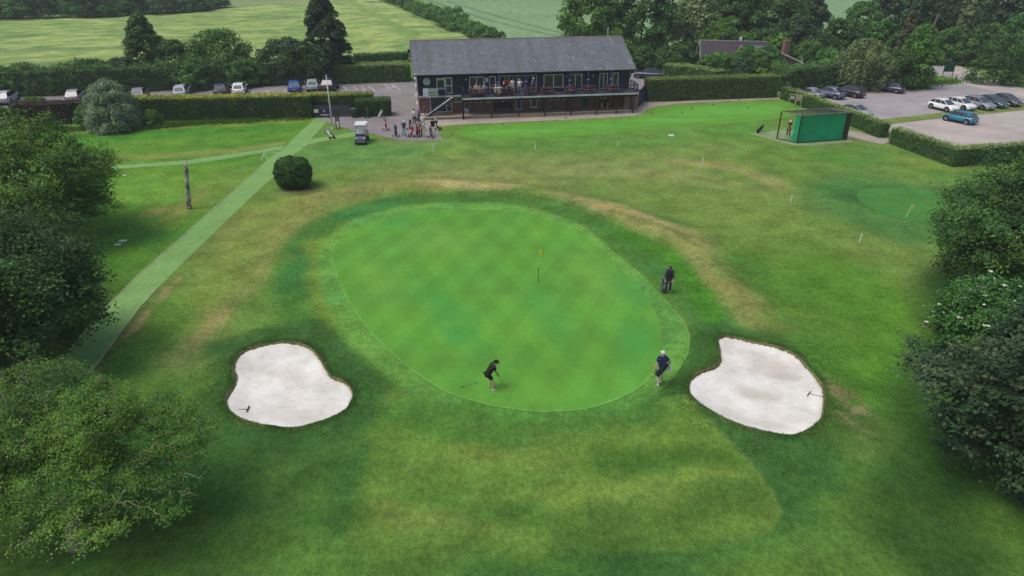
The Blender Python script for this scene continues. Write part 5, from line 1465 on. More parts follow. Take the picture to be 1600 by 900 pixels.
for sx in (-.52, .52):
    mb = MB(); mb.tube([(sx, .62, .9), (sx * .96, .36, 1.84)], .022, 6); mb.tube([(sx, -.80, .7), (sx * .96, -.78, 1.84)], .022, 6); mb.build('roof_strut', M_TRIM, gc)
mb = MB(); mb.slab([(-.47, .585, .98), (.47, .585, .98), (.45, .39, 1.78), (-.45, .39, 1.78)], (0, 1, .25), .012); 
def clearm():
    m, nt, b = newmat('clear_screen'); b.inputs['Base Color'].default_value = L(190, 200, 200); b.inputs['Roughness'].default_value = 0.05
    b.inputs['Alpha'].default_value = 0.35; return m
mb.build('windscreen', clearm(), gc)
mb = MB(); mb.box((0, -.20, 1.88), (1.22, 1.60, .09)); mb.build('roof', PW, gc, bevel=0.035)
mb = MB(); mb.tube([(-.26, .55, .95), (-.26, .32, 1.05)], .02, 6)
for k in range(12):
    a0, a1 = k * pi / 6, (k + 1) * pi / 6
    mb.bar((-.26 + cos(a0) * .17, .32 + sin(a0) * .06, 1.05 + sin(a0) * .15), (-.26 + cos(a1) * .17, .32 + sin(a1) * .06, 1.05 + sin(a1) * .15), .025)
mb.build('steering_wheel', M_TRIM, gc)
for sy in (.86, -.86):
    for sx in (-1, 1):
        wh = bpy.data.objects.new('wheel', None); COL.objects.link(wh); adopt(wh, gc); wh.location = (sx * .50, sy, .23)
        mb = MB(); mb.tube([(-.09, 0, 0), (.09, 0, 0)], .23, 14); mb.build('tyre', M_TYRE, wh)
        mb = MB(); mb.cyl((sx * .085, 0, 0), (sx * .10, 0, 0), .13, .12, 10); mb.build('rim', M_RIM, wh)

# flags, posts, rakes, small boards
def flagstick(label, px, py, h, cloth_c, fw, group=None, pole=None, lean=(0, 0)):
    r = thing('flagstick', label, 'flag', G(px, py) + Vector((0, 0, 0.012)), 0, group)
    pm = pole or plain('yellow_stick', L(214, 206, 120), 0.5, 0.05, 3)
    T = Vector((lean[0], lean[1], h))
    mb = MB(); mb.tube([(0, 0, 0), T * 0.45], [0.016, 0.016], 6); mb.build('lower_stick', M_TRIM if pole is None else pm, r)
    mb = MB(); mb.tube([T * 0.45, T], [0.018, 0.014], 6); mb.build('stick', pm, r)
    mb = MB()
    n_ = 6; vs = []
    for k in range(n_ + 1):
        t = k / n_; x = fw * 0.55 * t; y = 0.05 * sin(t * 7) * (t + .2); dz = -0.25 * t * fw
        vs += [(T.x + x, T.y + y, T.z - 0.02 + dz), (T.x + x * 0.9, T.y + y + 0.02, T.z - 0.36 * fw / 0.5 + dz * 0.6)]
    vs += [(a, b + 0.008, c) for a, b, c in vs]; m_ = 2 * (n_ + 1)
    mb.add(vs, [(2 * k, 2 * k + 2, 2 * k + 3, 2 * k + 1) for k in range(n_)] + [(m_ + 2 * k + 1, m_ + 2 * k + 3, m_ + 2 * k + 2, m_ + 2 * k) for k in range(n_)])
    mb.build('flag', cloth_c, r, smooth=True, fix=False)
    hb = MB(); hb.cyl((0, 0, 0.004), (0, 0, 0.008), 0.055, 0.055, 14); hb.build('hole', M_TRIM, r)
    return r
YF = cloth('yellow_flag', L(238, 218, 50))
flagstick('yellow flag on its stick in the middle of the large putting green', 841, 440, 2.15, YF, 0.5)
flagstick('short pale yellow flag leaning on the chipping green at the right', 1415, 341, 1.0, cloth('pale_flag', L(226, 226, 130)), 0.4, None, plain('pale_stick', L(216, 212, 170), 0.5, 0.05, 2), (0.35, 0.2))
for k, (px, py, ds) in enumerate([(784, 200.5, 'nearest the forecourt'), (883, 190.5, 'below the middle of the clubhouse'), (981, 189.5, 'nearest the pavement bend'), (1017, 184, 'just left of the lawn middle'),
        (1064, 183.5, 'lowest of those below the tall hedge'), (1079, 176, 'centre of the lawn under the tall hedge'), (1112, 169.5, 'below the middle of the tall hedge'), (1153, 162, 'highest, close to the hedge foot'), (1167, 174.5, 'nearest the driving net')]):
    flagstick('small black practice flag %s' % ds, px, py, 0.62, CL['black'], 0.30, 'small flags on the practice green', plain('pale_stick', L(216, 212, 170), 0.5, 0.05, 2))
for px, py, ds in [(677, 236, 'below the group of golfers'), (836, 234, 'below the middle of the clubhouse'), (965, 230, 'below the right half of the clubhouse'), (1097, 258, 'left of the driving net'),
                   (1235, 318, 'between the driving net and the chipping green'), (1343, 380, 'nearest the chipping green')]:
    r = thing('marker_post', 'thin white marker post on the lawn, %s' % ds, 'marker post', G(px, py), 0, 'white marker posts')
    mb = MB(); mb.bar((0, 0, 0), (0.03, 0, 0.66), 0.075); mb.build('post', M_UPVC, r, bevel=0.01)
    mb = MB(); mb.bar((0.03, 0, 0.66), (0.031, 0, 0.70), 0.06); mb.build('cap', M_UPVC, r)
    if px == 677:
        mb = MB(); mb.box((0, -0.03, 0.45), (0.3, 0.03, 0.12)); mb.build('arm', M_UPVC, r)
def rake(label, a, b):
    a, b = Vector(a), Vector(b); d = b - a
    r = thing('bunker_rake', label, 'rake', a)
    mb = MB(); mb.tube([(0, 0, 0.03), d + Vector((0, 0, 0.05))], 0.018, 6); mb.build('handle', plain('rake_handle', L(120, 124, 132), 0.5, 0.1, 2), r)
    n = Vector((-d.y, d.x, 0)).normalized()
    mb = MB(); mb.bar(-n * 0.22 + Vector((0, 0, .03)), n * 0.22 + Vector((0, 0, .03)), 0.045, 0.04); hd = mb.build('head', M_TRIM, r)
    for k in range(7):
        q = n * (k - 3) * 0.065; mb = MB(); mb.bar(q + Vector((0, 0, .02)), q + Vector((0, 0, -.05)), 0.015); mb.build('tine', M_TRIM, hd)
rake('rake lying in the sand of the left bunker', G(387.5, 640, -0.1), G(362, 641.5, -0.1))
rake('rake lying in the sand of the right bunker', G(1264, 616, -0.1), G(1288, 622, 0.0))
def plate(label, px, py, w, d, rz=0.0, name='tee_plate', cat='plate'):
    r = thing(name, label, cat, G(px, py), rz)
    mb = MB(); mb.box((0, 0, 0.04), (w, d, 0.06)); mb.build('panel', plain('weathered_white', L(196, 204, 196), 0.7, 0.1, 3), r, bevel=0.012)
    for s in (-1, 1):
        mb = MB(); mb.cyl((s * w * .42, 0, 0.068), (s * w * .42, 0, 0.078), .02, .02, 6); mb.build('fixing', M_TRIM, r)
plate('white plate on the lawn below the tall hedge', 1049, 212, 0.55, 0.7, 0.0)
plate('upper of two white plates on the lawn left of the path', 192, 377, 0.5, 0.30, 0.3)
plate('lower of two white plates on the lawn left of the path', 184, 383, 0.4, 0.22, 0.2)
plate('tiny white plate on the lawn left of the dead trunk', 195, 274.5, 0.3, 0.25, 0.2)
tr = thing('wire_trestle', 'thin pale metal trestle where the paths meet', 'trestle', G(424, 247), 0.2)
for a, b in (((-.9, -.3, 0), (-.6, 0, .5)), ((-.3, -.3, 0), (-.6, 0, .5)), ((.2, .1, 0), (.5, .3, .5)), ((.8, .1, 0), (.5, .3, .5))):
    mb = MB(); mb.bar(a, b, 0.04); mb.build('leg', M_UPVC, tr)
mb = MB(); mb.bar((-.6, 0, .5), (.5, .3, .5), 0.04); mb.build('rail', M_UPVC, tr)

# driving net
A, B_, C_ = G(1214, 217), G(1245, 224), G(1322, 218.5)
D_ = A + C_ - B_
HN = 2.85
dn = thing('driving_net', 'golf practice cage with dark frame and bright green screen', 'practice net', B_)
rel = lambda p, z=0: p - B_ + Vector((0, 0, z))
M_NETF = plain('net_frame', L(58, 58, 50), 0.7, 0.2, 2)
def netm():
    m, nt, b = newmat('mesh_net')
    v = objvec(nt)
    br = node(nt, 'ShaderNodeTexBrick', Scale=1.0); br.offset = 0.0
    br.inputs['Brick Width'].default_value = 0.06; br.inputs['Row Height'].default_value = 0.06; br.inputs['Mortar Size'].default_value = 0.010; br.inputs['Mortar Smooth'].default_value = 0.0
    nt.links.new(v, br.inputs['Vector'])
    b.inputs['Base Color'].default_value = L(52, 56, 48); b.inputs['Roughness'].default_value = 0.9
    mr = node(nt, 'ShaderNodeMapRange'); nt.links.new(br.outputs['Fac'], mr.inputs[0]); mr.inputs[3].default_value = 0.42; mr.inputs[4].default_value = 1.0
    nt.links.new(mr.outputs[0], b.inputs['Alpha'])
    return m
M_NET = netm(); M_SCREEN = plain('green_screen_cloth', L(20, 158, 108), 0.8, 0.10, 0.8); M_MAT = plain('tee_mat_green', L(60, 140, 92), 0.9, 0.15, 3)
for p in (A, B_, C_, D_):
    mb = MB(); mb.bar(rel(p), rel(p, HN), 0.11); mb.build('post', M_NETF, dn)
for p, q in ((A, B_), (B_, C_), (C_, D_), (D_, A)):
    mb = MB(); mb.bar(rel(p, HN), rel(q, HN), 0.10); mb.build('top_beam', plain('pale_net_beam', L(122, 122, 104), 0.7, 0.2, 2), dn)
for p, q in ((A, B_), (B_, C_)):
    mb = MB(); mb.bar(rel(p, 0.05), rel(q, 0.05), 0.08); mb.build('ground_beam', M_NETF, dn)
def drape(p, q, z0, z1, off, mat, name, n=14, sag=0.06):
    vs = []
    nn = Vector((-(q - p).y, (q - p).x, 0)).normalized()
    for i in range(n + 1):
        for j in range(5):
            t, h = i / n, j / 4
            a = p.lerp(q, t) + nn * (off + sag * sin(t * 19 + h * 2) * (1 - h * .7))
            vs.append(rel(a, z0 + (z1 - z0) * h))
    fs = [(i * 5 + j, (i + 1) * 5 + j, (i + 1) * 5 + j + 1, i * 5 + j + 1) for i in range(n) for j in range(4)]
    k = len(vs); vs += [v + nn * 0.02 for v in vs]; fs += [(a + k, d + k, c + k, b + k) for a, b, c, d in fs]
    mb = MB(); mb.add(vs, fs); return mb.build(name, mat, dn, smooth=True)
drape(B_.lerp(C_, 0.0), B_.lerp(C_, 0.93), 0.05, HN - 0.12, 0.14, M_SCREEN, 'green_screen')
drape(B_.lerp(A, 0.30), B_.lerp(A, 0.02), 0.05, HN - 0.12, 0.05, M_SCREEN, 'green_screen', 6)
drape(B_.lerp(C_, 0.93), C_, 0.05, HN - 0.1, 0.05, M_NET, 'side_net', 4)
drape(C_, D_, 0.05, HN - 0.1, 0.05, M_NET, 'side_net', 10)
vs, fs = [], []
for i in range(9):
    for j in range(9):
        t, h = i / 8, j / 8
        vs.append(rel(A + (B_ - A) * t + (D_ - A) * h, HN - 0.06 - 0.18 * sin(pi * t) * sin(pi * h)))
fs = [(i * 9 + j, (i + 1) * 9 + j, (i + 1) * 9 + j + 1, i * 9 + j + 1) for i in range(8) for j in range(8)]
mb = MB(); mb.add(vs, fs); mb.build('roof_net', M_NET, dn)
mb = MB(); mb.prism([rel(p) for p in (A.lerp(B_, .12), B_.lerp(A, .02), B_.lerp(A, .02) + (C_ - B_) * .9, A.lerp(B_, .12) + (C_ - B_) * .9)], 0.012, 0.03); mb.build('tee_mat', M_MAT, dn)
sheet('net_base', gp([(1172, 209), (1212, 204), (1232, 203), (1330, 209), (1332, 222), (1262, 228), (1240, 227)]), 0.006, plain('worn_net_turf', L(128, 146, 104), 0.95, 0.15, 1.0, bmp=0.3))
pn = G(1231, 213) 
person('man with white cap, dark shirt and trousers standing in the practice cage', pn, 160, 'green', 'charcoal', 'white', 'cap', 'grey', 'white', lean=0.12, hands=[(-.06, .28, .78), (.06, .30, .82)], height=1.75, look=0.3)
# ball rack by the hedge
rk_ = thing('wooden_rack', 'pale timber rack with small white bags by the hedge behind the cage', 'rack', G(1240, 168), radians(-28))
M_RACK = plain('pale_timber', L(150, 146, 118), 0.8, 0.2, 2)
for x, y in ((-.65, .0), (.15, -.05), (.75, -.05), (.0, .55)):
    mb = MB(); mb.bar((x, y, 0), (x * 1.02, y, 1.62), 0.09); mb.build('post', M_RACK, rk_)
mb = MB(); mb.box((0.05, 0, 1.55), (1.5, .06, .1)); mb.build('top_rail', M_RACK, rk_)
for k in range(4):
    mb = MB(); mb.box((.45, -.03, .95 + k * .17), (.56, .04, .14)); mb.build('board', M_RACK, rk_)
for k, x in enumerate((-.42, -.2)):
    t_ = thing('ball_bag', 'small white bag hanging on the timber rack, %s one' % ('left' if k == 0 else 'right'), 'bag', G(1240, 168) + Matrix.Rotation(radians(-28), 3, 'Z') @ Vector((x, -.06, 1.15)), radians(-28), 'white bags on the timber rack')
    mb = MB(); mb.tube([(0, 0, -.12), (0, 0, 0), (0, 0, .14), (0, 0, .2)], [.06, .09, .06, .02], 8); mb.build('sack', WT, t_, smooth=True)
    mb = MB(); mb.tube([(0, 0, .2), (0, .04, .36)], .012, 5); mb.build('cord', BK, t_)

# ------------------------------------------------------------------ balcony furniture and people
M_TBL = plain('reddish_timber', L(108, 66, 62), 0.7, 0.2, 4)
def onbal(px, w): return BW(Ur(px, w, ZD + 0.4), w, ZD - 0.008)
tbl = None
def picnic(px, w, label):
    global tbl
    if tbl is None:
        tbl = thing('picnic_table', label, 'table', onbal(px, w), YAW, 'tables on the balcony')
        for k in range(4):
            mb = MB(); mb.box((0, -.27 + k * .18, .74), (1.5, .16, .04)); mb.build('tabletop_plank', M_TBL, tbl)
        for s in (-1, 1):
            mb = MB(); mb.box((0, s * .72, .45), (1.5, .26, .04)); mb.build('bench_seat', M_TBL, tbl)
            mb = MB(); mb.bar((s * .6, -.75, .43), (s * .6, .75, .43), .09); mb.bar((s * .6, -.28, .72), (s * .6, -.55, 0), .09); mb.bar((s * .6, .28, .72), (s * .6, .55, 0), .09); mb.build('leg_frame', M_TBL, tbl)
    else: dup(tbl, onbal(px, w), YAW, label)
for px, ds in ((745, 'with four people, nearest the stair'), (790, 'with people seated, left of the standing group'), (827, 'behind the person in jeans'), (854, 'under the middle window'), (890, 'beside the third closed parasol'), (919, 'beside the fourth closed parasol'), (957, 'nearest the right balcony end')):
    picnic(px, -1.75, 'reddish picnic table on the balcony, %s' % ds)
para = None
M_PARA = cloth('parasol_navy', L(44, 58, 110))
for px, ds in ((778.5, 'first from the stair, by the seated people'), (822, 'behind the person in navy top'), (890, 'left of the fourth, between two windows'), (918.5, 'right of the patio door'), (954, 'in front of the last window')):
    lb = 'closed navy parasol on the balcony, %s' % ds
    if para is None:
        para = thing('parasol', lb, 'parasol', onbal(px, -1.75), YAW, 'closed parasols on the balcony')
        mb = MB(); mb.tube([(0, 0, .05), (0, 0, 2.45)], .024, 7); mb.build('pole', M_UPVC, para)
        mb = MB()
        ns = 16; rows_ = [(1.05, .05), (1.15, .13), (1.6, .11), (2.1, .085), (2.42, .03)]
        vs = []
        for z, rr in rows_:
            for k in range(ns):
                a = 2 * pi * k / ns; q = rr * (1 + (.3 if k % 2 else -.25)); vs.append((cos(a) * q, sin(a) * q, z))
        mb.add(vs, [(i * ns + k, i * ns + (k + 1) % ns, (i + 1) * ns + (k + 1) % ns, (i + 1) * ns + k) for i in range(4) for k in range(ns)]); mb.build('folded_canopy', M_PARA, para)
        mb = MB(); mb.cyl((0, 0, 1.45), (0, 0, 1.52), .14, .14, 10); mb.build('tie', M_UPVC, para)
        mb = MB(); mb.cyl((0, 0, 0.0), (0, 0, .07), .26, .24, 14); mb.build('base', GY, para)
    else: dup(para, onbal(px, -1.75), YAW, lb)
PG = 'people on the balcony'
def bp(px, w, hd, *a, **k):
    k['group'] = PG
    return person(a[0], onbal(px, w), hd + 9, *a[1:], **k)
bp(801, -1.2, 190, 'man in white top and beige trousers standing on the balcony', 'white', 'khaki', 'white', head='cap', hair='dark', hcol='navy')
bp(817, -2.55, 0, 'person in navy top and pale jeans leaning at the balcony rail, back turned', 'navy', 'jeans', 'white', hair='dark', lean=0.08, hands=[(-.26, .1, .9), (.22, .2, 1.0)])
bp(812, -1.6, 170, 'person in white shirt standing behind the one in jeans on the balcony', 'white', 'grey', 'black', hair='grey')
bp(789, -0.9, 200, 'person in red top standing left of another red top on the balcony', 'red', 'black', 'black', hair='brown')
bp(793.5, -0.7, 150, 'person in dark red top standing nearest the glass on the balcony', 'red', 'charcoal', 'black', hair='dark')
bp(833, -1.0, 180, 'person in purple top and pale hat standing right of the second parasol', 'purple', 'black', 'black', head='cap', hair='grey', hcol='white')
for px, w, hd, tp, lg, hr, ds in ((736, -2.4, 0, 'brown', 'charcoal', 'brown', 'in brown top at the left end of the first table'), (744, -1.05, 180, 'khaki', 'navy', 'grey', 'in beige top facing out behind the first table'),
        (750, -2.45, 10, 'pink', 'black', 'fair', 'in pink top with back to the rail at the first table'), (757, -1.05, 190, 'sky', 'grey', 'grey', 'in pale blue top at the right of the first table'),
        (771, -1.1, 170, 'charcoal', 'black', 'dark', 'in dark top left of the first parasol'), (780, -2.4, 20, 'white', 'khaki', 'grey', 'in white top with back to the rail at the second table'),
        (787, -1.05, 180, 'navy', 'navy', 'white', 'in navy top with white hair at the second table'), (796, -2.4, -10, 'black', 'black', 'grey', 'in black top with back to the rail by the beige trousers'),
        (775, -2.45, 0, 'cream', 'grey', 'white', 'in cream top near the first parasol, back to the rail')):
    bp(px, w, hd, 'seated person %s' % ds, tp, lg, 'black', hair=hr, sit=True, hands=[(-.2, .38, .76), (.2, .38, .76)], lean=0.12)
# bench and pieces below the balcony
def bench(label, u_, w, z, L_=1.6, mat=None):
    r = thing('bench', label, 'bench', BW(u_, w, z), YAW)
    mat = mat or M_TBL
    for k in range(3):
        mb = MB(); mb.box((0, -.2 + k * .17, .44), (L_, .14, .04)); mb.build('seat_slat', mat, r)
    for k in range(3):
        mb = MB(); mb.box((0, .24, .58 + k * .15), (L_, .04, .11)); mb.build('back_slat', mat, r)
    for s in (-1, 1):
        mb = MB(); mb.bar((s * L_ * .45, .22, 0), (s * L_ * .45, .24, .95), .07); mb.build('leg', mat, r); mb = MB(); mb.bar((s * L_ * .45, -.24, 0), (s * L_ * .45, -.24, .62), .07); mb.build('leg', mat, r)
        mb = MB(); mb.box((s * L_ * .45, 0, .63), (.09, .52, .04)); mb.build('armrest', mat, r)
bench('dark timber bench against the brick wall below the balcony', Ur(787, -.5, .6), -.45, 0.28, 2.2, plain('dark_bench', L(74, 52, 48), .7, .2, 3))
bench('small bench with pale ends under the right end of the balcony', Ur(945, -.6, .6), -.5, 0.28, 1.3)
for k, px in enumerate((940.5, 949.5)):
    t_ = thing('stone_ornament', 'pale stone ornament at the %s end of the small bench' % ('left' if k == 0 else 'right'), 'ornament', BW(Ur(px, -1.0, .6), -1.0, 0.28), YAW)
    mb = MB(); mb.tube([(0, 0, 0), (0, 0, .08), (0, 0, .3), (0, 0, .5)], [.16, .13, .10, .15], 10); mb.build('urn', plain('pale_stone', L(182, 166, 130), .9, .2, 3), t_, smooth=True); mb = MB(); mb.ell((0, 0, .58), (.13, .13, .12), 8, 6); mb.build('top', plain('pale_stone', L(182, 166, 130), .9, .2, 3), t_, smooth=True)
t_ = person('person sitting in the shade under the balcony beside the thick post', BW(Ur(729, -1.2, .6), -1.0, 0.28 - 0.02), 190, 'charcoal', 'sky', 'white', hair='dark', sit=True, group=GP)
st_ = thing('stool', 'low stool under the person sitting below the balcony', 'stool', BW(Ur(729, -1.2, .6), -0.94, 0.28), YAW)
mb = MB(); mb.box((0, 0, .38), (.4, .36, .05)); mb.build('seat', M_TBL, st_)
for x in (-.15, .15):
    for y in (-.13, .13):
        mb = MB(); mb.bar((x, y, 0), (x, y, .36), .04); mb.build('leg', M_TBL, st_)

# turn the skinned figures into plain meshes, all at once
dg = bpy.context.evaluated_depsgraph_get()
for o in SKINQ:
    me = bpy.data.meshes.new_from_object(o.evaluated_get(dg))
    o['_'] = 0; del o['_']
    o.modifiers.clear(); o.data = me

# ------------------------------------------------------------------ plants
M_BARK = plain('bark', L(92, 84, 72), 0.95, 0.35, 4, bmp=0.6)
M_BARKP = plain('pale_twig_bark', L(142, 136, 120), 0.9, 0.3, 5, bmp=0.4)
LF = dict(
    oak=leafm('leaf_oak', L(46, 78, 40), L(70, 112, 54), L(104, 148, 68)),
    mid=leafm('leaf_mid', L(53, 90, 46), L(80, 124, 58), L(114, 161, 70)),
    bright=leafm('leaf_bright', L(62, 104, 44), L(92, 140, 56), L(130, 174, 70)),
    dark=leafm('leaf_dark', L(46, 74, 48), L(68, 102, 62), L(94, 130, 76)),
    conifer=leafm('needle_dark', L(36, 64, 42), L(54, 86, 54), L(78, 114, 64), 0.15),
    willow=leafm('leaf_willow', L(90, 117, 70), L(126, 151, 97), L(163, 183, 126)),
    silver=leafm('leaf_silver', L(92, 121, 85), L(132, 156, 121), L(173, 191, 160)),
    purple=leafm('leaf_purple', L(48, 33, 39), L(70, 46, 52), L(107, 72, 70)),
    copper=leafm('leaf_copper_maple', L(40, 64, 44), L(62, 94, 60), L(112, 116, 86), 0.15, 0.2),
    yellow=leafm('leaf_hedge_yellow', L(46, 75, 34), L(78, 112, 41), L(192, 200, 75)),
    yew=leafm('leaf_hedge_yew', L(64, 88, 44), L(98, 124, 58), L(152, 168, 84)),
    privet=leafm('leaf_hedge_privet', L(56, 96, 46), L(84, 130, 60), L(172, 190, 108)),
    box=leafm('leaf_round_shrub', L(41, 75, 34), L(65, 112, 46), L(102, 151, 61)),
    hawth=leafm('leaf_hawthorn', L(46, 82, 30), L(82, 126, 44), L(132, 166, 62)),
    elder=leafm('leaf_elder', L(53, 97, 46), L(78, 131, 61), L(112, 165, 80)),
    brown=leafm('leaf_brown', L(78, 84, 58), L(106, 112, 78), L(134, 138, 98)),
)
M_BLOSSOM = plain('elder_blossom', L(214, 214, 190), 0.9, 0.08, 8)
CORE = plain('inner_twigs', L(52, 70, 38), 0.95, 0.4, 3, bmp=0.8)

def leaf_arrays(P, Nn, size, rs, aspect=0.62):
    n = len(P)
    Nn = Nn / (np.linalg.norm(Nn, axis=1, keepdims=True) + 1e-9)
    a = rs.normal(size=(n, 3)); a -= Nn * (a * Nn).sum(1, keepdims=True); a /= np.linalg.norm(a, axis=1, keepdims=True) + 1e-9
    b = np.cross(Nn, a)
    s = np.asarray(size).reshape(-1, 1)
    V = np.empty((n, 4, 3))
    V[:, 0] = P - a * s * 0.5; V[:, 2] = P + a * s * 0.5 - Nn * s * 0.10
    V[:, 1] = P + b * s * aspect * 0.5 + Nn * s * 0.06; V[:, 3] = P - b * s * aspect * 0.5 + Nn * s * 0.06
    return V.reshape(-1, 3), np.arange(n * 4).reshape(n, 4)
def unit(rs, n):
    d = rs.normal(size=(n, 3)); return d / np.linalg.norm(d, axis=1, keepdims=True)

def clump_crown(rs, K, prof, per, size, rc, squash=0.75, spread=0.5, inner=0.45):
    """prof(t) gives the crown's half width at height t (0..1) -> positions in a unit-tall crown scaled by the caller"""
    C = []
    while len(C) < K:
        t = rs.rand(); w = prof(t); a = rs.rand() * 2 * pi; q = w * (inner + (1 - inner) * rs.rand() ** 0.6)
        q *= 0.86 + 0.28 * vnoise(np.array([a * 1.3 + 5]), np.array([t * 4 + 3]), 3)[0]
        C.append((cos(a) * q, sin(a) * q, t))
    return np.array(C)

def crown_mesh(seed, H, W, base, prof, K, per, size, rc, squash=0.8, droop=0.0):
    rs = np.random.RandomState(seed)
    C = clump_crown(rs, K, prof, per, size, rc)
    cen = np.stack([C[:, 0] * W / 2, C[:, 1] * W / 2, base + C[:, 2] * (H - base)], 1)
    rr = rc * rs.uniform(0.65, 1.3, K)
    ct = rs.uniform(0.15, 0.75, K)
    idx = np.repeat(np.arange(K), per)
    d = unit(rs, len(idx)); d[:, 2] = np.where(d[:, 2] < -0.35, -d[:, 2], d[:, 2])
    rad = rr[idx] * (0.55 + 0.5 * rs.rand(len(idx)) ** 0.7)
    off = d * rad[:, None]; off[:, 2] *= squash
    if droop: off[:, 2] -= droop * rs.rand(len(idx)) ** 1.5 * (rr[idx] * 2); off[:, :2] *= (1 - 0.25 * droop)
    P = cen[idx] + off
    P[:, 2] = np.maximum(P[:, 2], 0.05)
    Nn = d + rs.normal(size=d.shape) * 0.55 + np.array([0, 0, 0.35])
    V, F = leaf_arrays(P, Nn, size * rs.uniform(0.7, 1.3, len(P)), rs)
    tint = np.clip(ct[idx] + rs.normal(size=len(P)) * 0.18, 0, 1)
    return V, F, tint, cen

PROF = dict(
    round=lambda t: sqrt(max(0.02, 1 - (2 * (t - 0.42) / 1.18) ** 2)) if t > 0.42 else sqrt(max(0.02, 1 - ((0.42 - t) / 0.52) ** 2)),
    cone=lambda t: max(0.05, (1 - t) ** 0.85 * (0.92 if t > 0.12 else 0.75) + 0.05),
    tall=lambda t: max(0.08, (sin(pi * min(1, t * 0.9 + 0.12))) ** 0.6 * (1 - 0.35 * t)),
    bush=lambda t: sqrt(max(0.03, 1 - t ** 2.2)),
    spire=lambda t: max(0.08, 0.75 * (1 - t) ** 0.6 * (0.7 + 0.3 * sin(t * 17))),
)
def limbs(mb, rs, H, base, W, r0, n=7):
    top = base + (H - base) * 0.72
    pts = [Vector((rs.uniform(-.1, .1), rs.uniform(-.1, .1), top * k / 5)) for k in range(6)]
    pts[0] = Vector((0, 0, -0.05))
    mb.tube(pts, [r0 * (1 - 0.14 * k) for k in range(6)], 8)
    for k in range(n):
        a = 2 * pi * k / n + rs.uniform(-.3, .3); z0 = base * 0.7 + (top - base * 0.7) * (k + 1) / (n + 1)
        s = Vector((0, 0, z0)); e = Vector((cos(a) * W * 0.36, sin(a) * W * 0.36, z0 + (H - base) * 0.16))
        mb.tube([s, s.lerp(e, .5) + Vector((0, 0, -.1)), e], [r0 * .42, r0 * .28, r0 * .1], 6)

PROTO = {}
def tree(label, px, py, pyt, wpx, leaf, shape='round', kind='tree', name=None, base=0.03, size=0.42, K=None, per=75, seed=None, group=None, y=None, dens=1.0, rc=None, droop=0.0, dz=0.0):
    p = G(px, py)
    if y: d = ray(px, py); p = Vector((d.x * y / d.y, y, 0))
    H = ztop(p.y, pyt); W = wpx * mpp(Vector((p.x, p.y, H * .5))) * 1.0
    H = max(H, 1.2)
    name = name or {'tree': 'broadleaf_tree', 'conifer': 'conifer_tree', 'shrub': 'shrub', 'willow': 'willow_tree'}[kind]
    r = thing(name, label, 'tree' if kind != 'shrub' else 'shrub', p, 0, group)
    seed = seed if seed is not None else int(px * 7 + py) % 9973
    rcc = rc or max(0.30, W * 0.105)
    KK = K or int(np.clip(150 * (0.5 + 0.5 * H / W) * dens * (0.75 if kind == 'shrub' else 1), 50, 170))
    V, F, t, cen = crown_mesh(seed, H - rcc * 0.6, max(W - rcc * 1.3, 0.5), H * base + rcc * 0.5, PROF[shape], KK, int(per * dens), size, rcc, droop=droop)
    np_mesh('crown', V, F, LF[leaf], r, tint=t)
    mb = MB(); limbs(mb, np.random.RandomState(seed), H * .8, H * max(base, .12), W * .8, 0.05 + H * 0.016, 6)
    mb.build('trunk', M_BARK, r, smooth=True)
    return r

